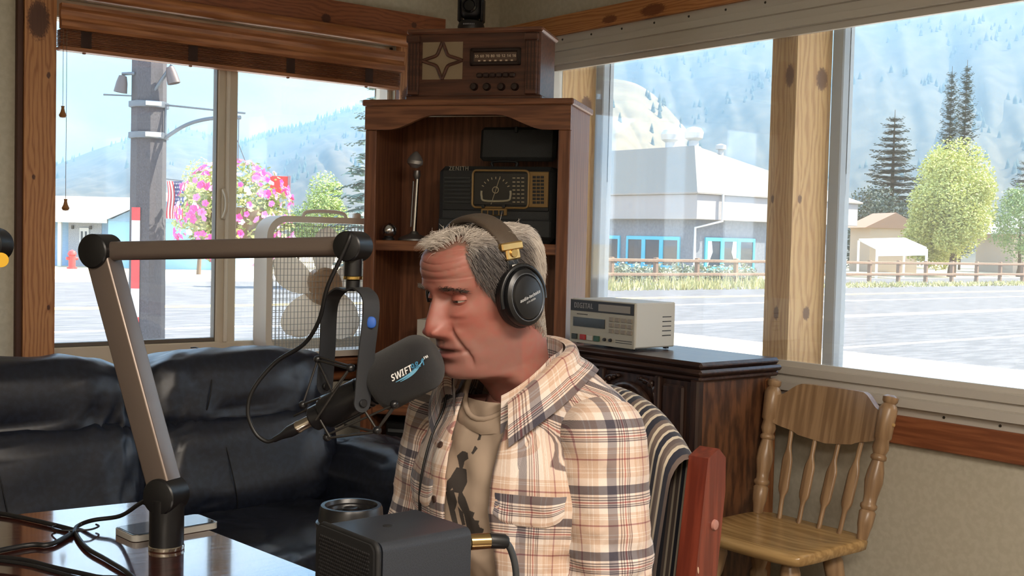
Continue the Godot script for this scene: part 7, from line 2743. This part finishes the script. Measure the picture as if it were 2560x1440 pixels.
func legs(p: Node3D) -> void:
	var st := S()
	for s in [-1.0, 1.0]:
		tube(st, spline([Vector3(s * 0.085, 0.52, -0.02), Vector3(s * 0.10, 0.54, 0.15), Vector3(s * 0.115, 0.53, 0.36), Vector3(s * 0.118, 0.47, 0.43), Vector3(s * 0.118, 0.30, 0.43), Vector3(s * 0.12, 0.08, 0.41)], 5), [0.09, 0.092, 0.09, 0.09, 0.088, 0.086, 0.084, 0.082, 0.08, 0.078, 0.076, 0.074, 0.072, 0.071, 0.07, 0.07, 0.068, 0.066, 0.064, 0.062, 0.06, 0.058, 0.058, 0.057, 0.057, 0.057], 14)
	pillow(st, Vector3(0, 0.53, -0.02), Vector3(0.165, 0.075, 0.125), Basis(), 0.8, 0.8, 24, 14)
	put(st, "jeans", mottled("denim", rgb8(46, 58, 84), rgb8(62, 76, 104), Vector3.ONE * 12.0, 0.9, 0.02, 0.08, 103), p)
	for s in [-1.0, 1.0]:
		st = S()
		pillow(st, Vector3(s * 0.12, 0.045, 0.47), Vector3(0.048, 0.045, 0.14), Basis(), 0.7, 0.6, 22, 14, func(d: Vector3, q: Vector3) -> Vector3: return Vector3(0, -0.018 * smoothstep(-0.1, 1.0, d.z) * maxf(0.0, d.y), 0))
		put(st, "shoe", plain("shoe_leather", rgb8(70, 48, 36), 0.5), p)

# ---- head. local frame: x to his left, y up, z forward, origin between the ears
const HEAD := [[-0.24, 0.01, -0.15, 0.082, 2.0], [-0.2, -0.002, -0.134, 0.066, 2.0], [-0.165, 0.002, -0.109, 0.06, 2.0], [-0.14, 0.012, -0.103, 0.058, 2.0], [-0.126, 0.03, -0.1, 0.0575, 2.0], [-0.119, 0.056, -0.098, 0.057, 2.0], [-0.114, 0.076, -0.097, 0.0565, 2.05], [-0.106, 0.0865, -0.096, 0.0565, 2.1], [-0.092, 0.0895, -0.094, 0.059, 2.15], [-0.072, 0.0885, -0.092, 0.063, 2.2], [-0.05, 0.0905, -0.09, 0.066, 2.25], [-0.03, 0.089, -0.089, 0.069, 2.25], [0.0, 0.088, -0.09, 0.072, 2.25], [0.018, 0.089, -0.092, 0.073, 2.25], [0.036, 0.096, -0.094, 0.0742, 2.25], [0.06, 0.0965, -0.094, 0.0752, 2.2], [0.075, 0.09, -0.09, 0.0742, 2.15], [0.0862, 0.0775, -0.081, 0.069, 2.1], [0.0945, 0.06, -0.072, 0.057, 2.0], [0.0998, 0.037, -0.048, 0.04, 2.0], [0.1024, 0.004, -0.014, 0.013, 2.0], [0.1028, -0.008, -0.002, 0.001, 2.0]]
func ga(v: float, s: float) -> float:
	return exp(-(v * v) / (s * s))
func head_row(y: float) -> Array:
	var n := HEAD.size()
	var i := 0
	while i < n - 2 and y > HEAD[i + 1][0]: i += 1
	var a: Array = HEAD[i]
	var b: Array = HEAD[i + 1]
	var t := clampf((y - a[0]) / (b[0] - a[0]), 0.0, 1.0)
	var p: Array = HEAD[maxi(i - 1, 0)]
	var q: Array = HEAD[mini(i + 2, n - 1)]
	var out := [y]
	for k in range(1, 5):
		# Hermite with slopes for uneven spacing
		var h: float = b[0] - a[0]
		var m0: float = (b[k] - p[k]) / maxf(1e-5, b[0] - p[0])
		var m1: float = (q[k] - a[k]) / maxf(1e-5, q[0] - a[0])
		var t2 := t * t
		var t3 := t2 * t
		out.append((2 * t3 - 3 * t2 + 1) * a[k] + (t3 - 2 * t2 + t) * h * m0 + (-2 * t3 + 3 * t2) * b[k] + (t3 - t2) * h * m1)
	return out
func head_pt(row: Array, a: float) -> Vector3:   # a: 0 = his left, PI/2 = front
	var y: float = row[0]
	var zc := -0.012 if y > -0.13 else lerpf(-0.012, -0.06, smoothstep(-0.13, -0.17, y))
	var e: float = 2.0 / row[4]
	var c := cos(a)
	var s := sin(a)
	var x: float = row[3] * spow(c, e)
	var z: float = zc + (row[1] - zc if s > 0 else zc - row[2]) * spow(s, e)
	var q := Vector3(x, y, z)
	if s > 0.0:
		var ax := absf(x)
		var dz := 0.0
		# nose: long bridge, full tip
		var N := 0.0
		var ks := [[0.036, 0.0], [0.026, 0.004], [0.014, 0.0085], [0.002, 0.0145], [-0.010, 0.0205], [-0.021, 0.0260], [-0.029, 0.0285], [-0.036, 0.0265], [-0.0415, 0.018], [-0.046, 0.007], [-0.051, 0.0]]
		for i in ks.size() - 1:
			if y <= ks[i][0] and y >= ks[i + 1][0]:
				var u: float = (ks[i][0] - y) / (ks[i][0] - ks[i + 1][0])
				N = lerpf(ks[i][1], ks[i + 1][1], u)
		var nw := lerpf(0.0085, 0.0155, smoothstep(0.02, -0.03, y))
		dz += N * exp(-pow(ax / nw, 2.4))
		dz += 0.013 * ga(ax - 0.0145, 0.006) * ga(y + 0.034, 0.0085)          # wings
		dz -= 0.006 * ga(ax - 0.0215, 0.0035) * ga(y + 0.034, 0.008)
		dz -= 0.0085 * ga(ax - 0.031, 0.018) * ga(y - 0.009, 0.0120)           # sockets
		dz -= 0.006 * ga(ax - 0.017, 0.007) * ga(y - 0.012, 0.011)
		dz += 0.0080 * ga(ax - 0.029, 0.022) * ga(y - 0.026, 0.0070)            # brows
		dz += 0.004 * ga(ax - 0.046, 0.016) * ga(y + 0.014, 0.016)             # cheek bones
		dz -= 0.004 * ga(ax - 0.046, 0.016) * ga(y + 0.052, 0.018)
		dz += 0.003 * ga(ax - 0.030, 0.012) * ga(y + 0.012, 0.006)             # bags under the eyes
		dz -= 0.0022 * ga(ax - 0.034, 0.014) * ga(y + 0.019, 0.003)
		var sm := 0.0225
		dz += 0.0042 * ga(ax, sm) * ga(y + 0.0625, 0.0055)                     # upper lip
		dz -= 0.0135 * ga(ax, sm * 1.05) * ga(y + 0.0690, 0.0030)              # mouth
		dz += 0.0055 * ga(ax, sm * 0.9) * ga(y + 0.0760, 0.0052)               # lower lip
		dz -= 0.0045 * ga(ax, 0.02) * ga(y + 0.0865, 0.005)
		dz += 0.0045 * ga(ax, 0.017) * ga(y + 0.101, 0.009)                    # chin
		dz -= 0.0025 * ga(ax, 0.0035) * ga(y + 0.054, 0.006)                   # philtrum
		# fold from the nose to the mouth corner, and down to the jaw
		var t := clampf((-0.034 - y) / 0.044, 0.0, 1.0)
		var lx := lerpf(0.0215, 0.0375, t)
		if y < -0.030 and y > -0.100:
			dz -= 0.0046 * ga(ax - lx, 0.0032) * smoothstep(-0.030, -0.040, y) * smoothstep(-0.100, -0.082, y)
			dz += 0.0026 * ga(ax - lx - 0.009, 0.007) * smoothstep(-0.030, -0.040, y) * smoothstep(-0.095, -0.078, y)
		# jowl fold
		dz -= 0.002 * ga(ax - 0.05 - (y + 0.08) * 0.25, 0.003) * smoothstep(-0.055, -0.07, y) * smoothstep(-0.105, -0.09, y)
		# forehead lines
		if y > 0.040 and y < 0.082:
			var bowl := y - 0.010 * pow(ax / 0.05, 2.0) * 0.4
			dz += 0.0021 * pow(absf(sin(bowl * 290.0 + 0.5 * sin(q.x * 60.0))), 0.30) * smoothstep(0.040, 0.048, y) * smoothstep(0.082, 0.072, y) * smoothstep(0.062, 0.045, ax) - 0.0012
		q.z += dz * smoothstep(0.0, 0.35, s)
		q.y -= 0.004 * N / 0.0285 * ga(ax, 0.012) * smoothstep(-0.015, -0.035, y)   # the tip hangs a little
	return q
func head_normal(y: float, a: float) -> Vector3:
	var e := 0.004
	var p0 := head_pt(head_row(y), a)
	var pa := head_pt(head_row(y), a + 0.04)
	var py := head_pt(head_row(minf(y + e, 0.1026)), a)
	return (py - p0).cross(pa - p0).normalized() * -1.0 if false else (pa - p0).cross(py - p0).normalized() * -1.0

func hairline(a: float) -> float:   # lowest y where hair grows; a = PI/2 front
	var f := absf(wrapf(a - PI / 2, -PI, PI)) / PI      # 0 front .. 1 back
	var K := [[0.0, 0.0817], [0.1, 0.0855], [0.17, 0.0907], [0.215, 0.0885], [0.25, 0.069], [0.29, 0.04], [0.34, 0.012], [0.4, -0.018], [0.45, -0.03], [0.56, -0.045], [0.7, -0.075], [1.0, -0.088]]
	for i in K.size() - 1:
		if f <= K[i + 1][0]: return lerpf(K[i][1], K[i + 1][1], (f - K[i][0]) / (K[i + 1][0] - K[i][0]))
	return -0.088

func head(p: Node3D) -> void:
	# turned a little to his right, tipped down
	var yawh := deg_to_rad(-10.0)
	var HB := Basis(Vector3.UP, yawh) * Basis(Vector3.RIGHT, deg_to_rad(11.0))
	var HT := Transform3D(HB, Vector3(-0.001, 1.165, 0.087))
	var ys := []
	for i in HEAD.size() - 1:
		var m := 18 if HEAD[i][0] > 0.03 and HEAD[i][0] < 0.08 else (9 if HEAD[i][0] > -0.115 and HEAD[i][0] < 0.09 else 4)
		for k in m: ys.append(lerpf(HEAD[i][0], HEAD[i + 1][0], float(k) / m))
	ys.append(0.1027)
	var NU := 190
	var P := []
	var C := []
	var nn := noise(111, 1.0, 4)
	var skin := rgb8(154, 106, 94).srgb_to_linear()
	var ruddy := rgb8(162, 84, 74).srgb_to_linear()
	var lip := rgb8(126, 70, 66).srgb_to_linear()
	var scalp := rgb8(120, 92, 80).srgb_to_linear()
	var stub := rgb8(132, 98, 90).srgb_to_linear()
	for y in ys:
		var row := head_row(y)
		var r := PackedVector3Array()
		var cr := PackedColorArray()
		for i in NU:
			var a := TAU * i / NU
			var q := head_pt(row, a)
			r.append(HT * q)
			var ax := absf(q.x)
			var mot := nn.get_noise_3d(q.x * 55.0, q.y * 55.0, q.z * 55.0) * 0.5 + 0.5
			var c := skin.lerp(ruddy, 0.55 * mot * smoothstep(0.2, 0.6, mot))
			if sin(a) > 0.0:
				c = c.lerp(ruddy, 0.6 * ga(ax, 0.02) * ga(q.y + 0.030, 0.014) + 0.35 * ga(ax - 0.045, 0.02) * ga(q.y + 0.02, 0.02))
				c = c.lerp(stub, 0.5 * smoothstep(-0.045, -0.06, q.y) * smoothstep(-0.125, -0.11, q.y))
				var lm := ga(ax, 0.021) * (ga(q.y + 0.0635, 0.0042) + ga(q.y + 0.0755, 0.005))
				c = c.lerp(lip, clampf(lm * 0.8, 0.0, 0.8))
			if q.y > hairline(a) - 0.003: c = c.lerp(scalp, 0.8)
			cr.append(c)
		P.append(r)
		C.append(cr)
	var st := S()
	st.set_smooth_group(0)
	for j in P.size() - 1:
		for i in NU:
			var i2 := (i + 1) % NU
			# a turns from left to front: outside is to the right-hand side going up
			for q in [[j, i], [j + 1, i], [j + 1, i2], [j, i], [j + 1, i2], [j, i2]]:
				st.set_color(C[q[0]][q[1]])
				st.add_vertex(P[q[0]][q[1]])
	# lids, as part of the face
	for s in [-1.0, 1.0]:
		var ec := Vector3(s * 0.0300, 0.0090, 0.0672)
		for lid in [[-2.0, 80.0, 0.0127], [-80.0, -19.0, 0.0125]]:
			var nu := 20
			var nv := 10
			var g := []
			for j in nv + 1:
				var rr := []
				for i in nu + 1:
					var az := deg_to_rad(lerpf(-88, 88, float(i) / nu))
					var lo_: float = lid[0]
					var hi_: float = lid[1]
					# the lid's free edge is bowed
					var bow := cos(az)
					var edge := lo_ * (0.45 + 0.55 * bow) - (1.0 - bow) * 4.0 if hi_ > 0 else hi_ * (0.5 + 0.5 * bow)
					var el := deg_to_rad(lerpf(edge, hi_, float(j) / nv) if hi_ > 0 else lerpf(lo_, edge, float(j) / nv))
					var R: float = lid[2] * (1.0 + 0.05 * (1.0 - absf(float(j) / nv - (0.0 if hi_ > 0 else 1.0)) * 3.0 if absf(float(j) / nv - (0.0 if hi_ > 0 else 1.0)) < 0.33 else 0.0))
					rr.append(HT * (ec + Vector3(sin(az) * cos(el) * 1.16, sin(el), cos(az) * cos(el)) * R))
				g.append(rr)
			st.set_smooth_group(5)
			st.set_color(skin.lerp(ruddy, 0.6))
			for j in nv:
				for i in nu:
					quad(st, g[j][i], g[j][i + 1], g[j + 1][i + 1], g[j + 1][i])
	# hands resting in the lap
	st.set_color(skin)
	for s in [0, 1]:
		hand(st, s, skin)
	# trunk and arms under the clothes join the head to the hands
	tube(st, PackedVector3Array([HT * Vector3(0, -0.15, -0.055), Vector3(0, 0.98, 0.0), Vector3(0, 0.78, 0.005), Vector3(0, 0.56, -0.02)]), [0.045, 0.06, 0.075, 0.075], 12)
	for q in [0, 2]:
		tube(st, PackedVector3Array([Vector3(0, 0.955, 0.0), caps_a[q][0], caps_a[q][1], caps_a[q + 1][1]]), [0.05, 0.045, 0.038, 0.026], 12)
	var sk := plain("skin", Color.WHITE, 0.48)
	sk.vertex_color_use_as_albedo = true
	sk.subsurf_scatter_enabled = true
	sk.subsurf_scatter_strength = 0.12
	var body := put(st, "body", sk, p)
	tag(body, "tanned face and neck, turned to the microphone")
	# eyes
	for s in [-1.0, 1.0]:
		var ec := Vector3(s * 0.0300, 0.0090, 0.0672)
		st = S()
		var pr := []
		for k in 13:
			var q := -PI / 2 + PI * k / 12.0
			pr.append(Vector2(maxf(0.0, cos(q) * 0.0120), sin(q) * 0.0120))
		lathe(st, pr, 20, HT * Transform3D(Basis(), ec))
		var ey := put(st, "eye", plain("eye_white", rgb8(206, 196, 186), 0.15), p)
		st = S()
		var look := Vector3(0.0, -0.16, 1.0).normalized()
		lathe(st, [Vector2(0.0058, 0.0106), Vector2(0.0056, 0.0114), Vector2(0.003, 0.0121), Vector2(0, 0.0123)], 18, HT * turn_to(look, ec))
		put(st, "iris", plain("iris", rgb8(62, 56, 50), 0.08), ey)
	hair(p, HT, nn)
	headphones(HT, O_of(p))

func O_of(p: Node3D) -> Transform3D:
	return p.transform

func strand(st: SurfaceTool, pts: Array, w: float, c: Color) -> void:
	st.set_color(c)
	var n := pts.size()
	var run: Vector3 = pts[n - 1] - pts[0]
	var side := run.cross(Vector3(0.3, 0.5, 0.8)).normalized()
	var nrm := side.cross(run).normalized()
	for i in n - 1:
		var w0 := w * (1.0 - 0.75 * float(i) / (n - 1))
		var w1 := w * (1.0 - 0.75 * float(i + 1) / (n - 1))
		var a: Vector3 = pts[i]
		var b: Vector3 = pts[i + 1]
		quad(st, a - side * w0, a + side * w0, b + side * w1, b - side * w1)
		if i == 0: quad(st, a - nrm * w0, a + nrm * w0, b + nrm * w1, b - nrm * w1)

func hair(p: Node3D, HT: Transform3D, nn: FastNoiseLite) -> void:
	var rg := RandomNumberGenerator.new()
	rg.seed = 2024
	var grey := rgb8(178, 168, 158).srgb_to_linear()
	var pale := rgb8(216, 208, 198).srgb_to_linear()
	var dark := rgb8(44, 34, 34).srgb_to_linear()
	var st := S()
	st.set_smooth_group(0)
	# under-layer hugging the scalp
	var NU := 90
	var NY := 40
	for j in NY:
		for i in NU:
			var q := []
			var keep := true
			for d in [[0, 0], [1, 0], [1, 1], [0, 1]]:
				var a: float = TAU * ((i + d[0]) % NU) / NU
				var y := lerpf(-0.085, 0.1022, float(j + d[1]) / NY)
				if y < hairline(a) + 0.007: keep = false
				var b := head_pt(head_row(y), a)
				var out := (b - Vector3(0, 0.02, -0.012)).normalized()
				var f := absf(wrapf(a - PI / 2, -PI, PI)) / PI
				q.append(HT * (b + out * (0.0012 + 0.0012 * nn.get_noise_3d(b.x * 60, b.y * 60, b.z * 60) + 0.003 * smoothstep(0.055, 0.095, y))))
			if not keep: continue
			var aa := TAU * i / NU
			var ff := absf(wrapf(aa - PI / 2, -PI, PI)) / PI
			var top := smoothstep(0.065, 0.096, lerpf(-0.085, 0.1022, float(j) / NY))
			st.set_color(dark.lerp(grey, clampf(maxf(smoothstep(0.55, 0.75, ff), top * 0.8), 0.0, 1.0)))
			quad(st, q[3], q[2], q[1], q[0])
	var cnt := 0
	st.set_smooth_group(0)
	while cnt < 15000:
		var a := rg.randf() * TAU
		var y := lerpf(-0.085, 0.1026, pow(rg.randf(), 0.75))
		if y < hairline(a) + rg.randfn() * 0.0025: continue
		var row := head_row(y)
		# fewer near the crown's tip, where the rings are small
		if y > 0.08 and rg.randf() > (row[3] + 0.02) / 0.085: continue
		cnt += 1
		var b := head_pt(row, a)
		var out := (b - Vector3(0, 0.015, -0.015)).normalized()
		var f := absf(wrapf(a - PI / 2, -PI, PI)) / PI
		var front := smoothstep(0.24, 0.06, f) * smoothstep(0.074, 0.086, y)
		var top := smoothstep(0.076, 0.096, y)
		var L := 0.012 + 0.010 * top + 0.018 * front
		# combing: sides down and back, top back, front up and forward over the brow
		var dir := Vector3(0, -0.75, -0.55)
		dir = dir.lerp(Vector3(0.15, 0.25, -0.9), top)
		if f > 0.6: dir = Vector3(0, -1.0, -0.15).lerp(Vector3(0, 0.1, -1.0), top)
		dir = dir.lerp(Vector3(-0.30, 0.6, 0.5), front)
		var dd := (dir - out * dir.dot(out) * 0.9).normalized()
		var lift := 0.30 + 0.25 * top + 0.5 * front
		dd = (dd + out * lift + Vector3(rg.randfn(), rg.randfn(), rg.randfn()) * (0.07 + 0.03 * top - 0.03 * front)).normalized()
		var droop := Vector3(0, -0.35 - 0.40 * front, 0.0) - out * 0.25 * (1.0 - front)
		L *= rg.randf_range(0.7, 1.25)
		var pts := []
		for k in 4:
			var t := k / 3.0
			pts.append(HT * (b + out * 0.002 + dd * L * t + droop * L * t * t))
		var side_dark := smoothstep(0.16, 0.30, f) * smoothstep(0.66, 0.5, f) * smoothstep(0.094, 0.078, y)
		var c := grey.lerp(pale, rg.randf() * 0.9).lerp(dark, clampf(side_dark * rg.randf_range(0.7, 1.15) + (0.35 if rg.randf() < 0.25 else 0.0), 0.0, 1.0))
		strand(st, pts, 0.00042, c)
	# sideburn and nape whiskers come with the loop above; a few fly-away hairs
	for k in 12:
		var a := rg.randf() * TAU
		var y := rg.randf_range(0.08, 0.102)
		var b := head_pt(head_row(y), a)
		var out := (b - Vector3(0, 0.015, -0.015)).normalized()
		var d := (out + Vector3(rg.randfn(), rg.randfn(), rg.randfn()) * 0.5).normalized()
		strand(st, [HT * b, HT * (b + d * 0.010), HT * (b + d * 0.018 + Vector3(rg.randfn(), rg.randfn(), rg.randfn()) * 0.004)], 0.0003, pale)
	var hm := plain("hair", Color.WHITE, 0.45)
	hm.vertex_color_use_as_albedo = true
	hm.backlight_enabled = true
	hm.backlight = Color(0.45, 0.42, 0.38)
	tag(put(st, "hair", hm, p), "short swept grey hair, darker at the temples", "", "", "stuff")
	# brows
	st = S()
	for s in [-1.0, 1.0]:
		for k in 260:
			var u := rg.randf()
			var ang: float = PI / 2 - s * lerpf(0.16, 0.72, u)
			var y := 0.0235 + 0.0050 * sin(PI * minf(u * 1.1, 1.0)) - 0.003 * u + rg.randfn() * 0.0022
			var b := head_pt(head_row(y), ang)
			var out := Vector3(b.x * 0.6, 0.1, 0.08).normalized()
			var d := (Vector3(s * 0.9, 0.30 - 0.7 * u, -0.15) + out * 0.45 + Vector3(rg.randfn(), rg.randfn(), rg.randfn()) * 0.15).normalized()
			strand(st, [HT * b, HT * (b + d * 0.004), HT * (b + d * 0.008)], 0.00035, dark.lerp(grey, rg.randf() * 0.5))
	put(st, "eyebrows", hm, p)

func hand(st: SurfaceTool, side: int, skin: Color) -> void:
	# side 0 = left; wrist at the end of the sleeve, fingers forward and inward, resting
	var sgn := 1.0 if side == 0 else -1.0
	var fa: Array = caps_a[1] if side == 0 else caps_a[3]
	var wr: Vector3 = fa[1]
	var z := (Vector3(-0.25 * sgn, -0.10, 0.95)).normalized()
	var y := (Vector3.UP - z * z.y).normalized()
	var x := y.cross(z)           # to his left
	var T := Transform3D(Basis(x, y, z), wr + Vector3(0, -0.004, 0))
	var th := -sgn                # thumb points inwards
	var cs := []
	cs.append([Vector3(0, 0, -0.07), Vector3(0, 0, 0.01), 0.032, 0.025])
	for k in 4:
		var mx := th * (0.027 - k * 0.018)
		var len_ := [[0.040, 0.024, 0.020], [0.044, 0.028, 0.021], [0.041, 0.026, 0.020], [0.032, 0.020, 0.018]][k] as Array
		cs.append([Vector3(mx * 0.7, 0, 0.01), Vector3(mx, 0.002, 0.082 - absf(k - 1.3) * 0.006), 0.0125, 0.0105])
		var q := Vector3(mx, 0.001, 0.082 - absf(k - 1.3) * 0.006)
		var an := -0.18
		for g in 3:
			an -= 0.30
			var q2 := q + Vector3(th * (0.10 - k * 0.07) * len_[g], sin(an) * len_[g], cos(an) * len_[g])
			cs.append([q, q2, 0.0098 - g * 0.0010, 0.0090 - g * 0.0012])
			q = q2
	cs.append([Vector3(th * 0.014, -0.004, 0.015), Vector3(th * 0.040, -0.010, 0.045), 0.014, 0.0115])
	cs.append([Vector3(th * 0.040, -0.010, 0.045), Vector3(th * 0.052, -0.014, 0.072), 0.0110, 0.0100])
	cs.append([Vector3(th * 0.052, -0.014, 0.072), Vector3(th * 0.050, -0.018, 0.095), 0.0098, 0.0082])
	var fld := func(p: Vector3) -> float:
		var d := 1.0
		for c in cs: d = smin(d, cap(p, c), 0.008)
		return d
	var r: Array = nets(fld, Vector3(-0.075, -0.085, -0.08), Vector3(0.075, 0.04, 0.20), 0.0045, 1.2)
	var V: PackedVector3Array = r[0]
	var Q: PackedInt32Array = r[1]
	st.set_smooth_group(7 + side)
	st.set_color(skin)
	for i in range(0, Q.size(), 4):
		quad(st, T * V[Q[i]], T * V[Q[i + 1]], T * V[Q[i + 2]], T * V[Q[i + 3]])

func headphones(HT: Transform3D, OT: Transform3D) -> void:
	var G := OT * HT
	var h := thing("headphones", "black studio headphones with gold-coloured hinges on the man's head", "headphones", G.origin, G.basis)
	var blk := plain("headphone_black", rgb8(20, 21, 23), 0.35)
	var pad := mottled("ear_pad", rgb8(18, 18, 20), rgb8(28, 28, 30), Vector3.ONE * 40.0, 0.55, 0.02, 0.08, 121)
	var lea := mottled("band_leather", rgb8(64, 54, 46), rgb8(84, 72, 60), Vector3.ONE * 40.0, 0.42, 0.02, 0.08, 123)
	var gold := plain("hinge_gold", rgb8(206, 172, 112), 0.28, 0.9)
	# padded band over the crown
	var st := S()
	var tilt := Basis(Vector3.RIGHT, 0.06)
	var arc := func(t: float) -> Vector3:
		var a := lerpf(-1.04, 1.04, t)
		return tilt * Vector3(sin(a) * 0.0885, 0.033 + cos(a) * 0.0845, -0.004)
	var band := func(u: float, v: float) -> Vector3:
		var c: Vector3 = arc.call(u)
		var t: Vector3 = (arc.call(minf(u + 0.01, 1.0)) - arc.call(maxf(u - 0.01, 0.0))).normalized()
		var w := Vector3(0, 0, 1)
		var n := w.cross(t)
		if n.dot(c - Vector3(0, 0.03, 0)) < 0: n = -n
		var th := TAU * v
		return c + n * (0.0055 * spow(sin(th), 0.7) + 0.001) + w * 0.0185 * spow(cos(th), 0.6)
	sheet(st, band, 48, 20, false)
	put(st, "headband", lea, h)
	for s in [-1.0, 1.0]:
		var e: Vector3 = arc.call(1.0 if s > 0 else 0.0)
		var out := Vector3(s, 0, 0)
		var down := Vector3(s * 0.10, -1, 0.05).normalized()
		var B := Basis(Vector3(0, 0, 1).cross(down) * -1.0, down * -1.0, Vector3(0, 0, 1)).orthonormalized()
		st = S()
		bx(st, e + out * 0.001, Vector3(0.013, 0.012, 0.040), 0.002, B)
		var hg := put(st, "hinge", gold, h)
		st = S()
		bx(st, e + down * 0.012 + out * 0.001, Vector3(0.011, 0.016, 0.026), 0.002, B)
		put(st, "hinge_block", gold, hg)
		st = S()
		cyl(st, e + down * 0.010 + out * 0.004, e + down * 0.010 + out * 0.0090, 0.0065, 18, 0.0008)
		put(st, "hinge_screw", plain("hinge_screw", rgb8(170, 138, 84), 0.3, 0.9), hg)
		st = S()
		bx(st, e + down * 0.031, Vector3(0.006, 0.028, 0.022), 0.0015, B)
		var sl := put(st, "slider", blk, h)
		box_at("side_mark", plain("mark_white", rgb8(220, 218, 212), 0.6), sl, e + down * 0.031 + out * 0.0042, Vector3(0.0012, 0.008, 0.009), 0.0004, B)
		st = S()
		cyl(st, e + down * 0.046 - Vector3(0, 0, 0.014), e + down * 0.046 + Vector3(0, 0, 0.014), 0.0035, 12)
		put(st, "pivot_bar", plain("pivot_grey", rgb8(80, 76, 76), 0.4, 0.4), sl)
		# cup, turned to lie along the head
		var cc := Vector3(s * 0.087, 0.000, 0.001)
		var CT := Transform3D(Basis(Vector3(0, 0, 1), -s * (PI / 2 - 0.06)) * Basis.from_scale(Vector3(0.9, 0.95, 0.9)), cc)
		# lathe axis y -> outwards; x of the lathe is up/down, z along the head
		st = S()
		lathe(st, [Vector2(0.020, -0.020), Vector2(0.030, -0.022), Vector2(0.0445, -0.016), Vector2(0.0475, -0.006), Vector2(0.0455, 0.002), Vector2(0.030, 0.003)], 40, CT, 60.0, 1.08, 0.88)
		put(st, "ear_pad", pad, h)
		st = S()
		lathe(st, [Vector2(0.0445, 0.000), Vector2(0.0445, 0.009), Vector2(0.0425, 0.014), Vector2(0.0365, 0.017), Vector2(0.0350, 0.0155), Vector2(0.0335, 0.0175), Vector2(0.0315, 0.0200), Vector2(0.020, 0.0225), Vector2(0, 0.0232)], 44, CT, 22.0, 1.08, 0.90)
		var cup := put(st, "ear_cup", blk, h)
		st = S()
		var rim := PackedVector3Array()
		for k in 40:
			var a := TAU * k / 40.0
			rim.append(CT * Vector3(cos(a) * 0.0358 * 1.08, 0.0168, -sin(a) * 0.0358 * 0.90))
		tube(st, rim, 0.0011, 6, true)
		put(st, "cup_ring", plain("cup_ring", rgb8(96, 100, 106), 0.25, 0.6), cup)
		# yoke arms round the upper half of the cup
		st = S()
		var yk := []
		for k in 15:
			var a := lerpf(-1.75, 1.75, k / 14.0)
			yk.append(CT * Vector3(-s * -cos(a) * 0.0500 * 1.06 * (1.0 if s > 0 else 1.0), 0.004, sin(a) * 0.0475 * 0.92) if false else Vector3(cc.x + s * 0.006, cc.y + cos(a) * 0.0475, cc.z + sin(a) * 0.0405))
		tube(st, spline(yk, 3), 0.0034, 8)
		put(st, "yoke", blk, h)
		if s > 0:
			# maker's lettering on the cup
			st = S()
			var nz := 0.0236
			var pl := func(x: float, y: float, z: float) -> Vector3:
				# along the head backwards is to the right for a viewer on his left
				var rx := x
				var ry := y
				return cc + Vector3(nz - (rx * rx + ry * ry) * 3.0 + z * 0.5, ry + rx * 0.20, -rx)
			text_on(st, "audio-technica", 0.0064, func(x: float, y: float, z: float) -> Vector3: return pl.call(x * 0.86, y + 0.003, z), true, 700)
			text_on(st, "ATH-M50x", 0.0038, func(x: float, y: float, z: float) -> Vector3: return pl.call(x, y - 0.0035, z), true)
			put(st, "lettering", plain("cup_lettering", rgb8(176, 178, 180), 0.4), cup)
	# cord: leaves the left cup, hangs down the shirt front
	st = S()
	var I := OT.affine_inverse()
	var to_h := G.affine_inverse() * OT
	var pts := [Vector3(0.080, -0.060, 0.004), Vector3(0.070, -0.085, 0.02)]
	var q0 := HT.affine_inverse()
	var cord := []
	cord.append(Vector3(-0.083, -0.058, 0.006))
	cord.append(Vector3(-0.085, -0.10, 0.02))
	for y in [0.985, 0.94, 0.88, 0.82, 0.74, 0.66]:
		var x := lerpf(-0.085, -0.098, (1.0 - y) / 0.3)
		cord.append(q0 * chest(x, y, 0.006))
	tube(st, spline(cord, 6), 0.0021, 7)
	put(st, "cord", blk, h)
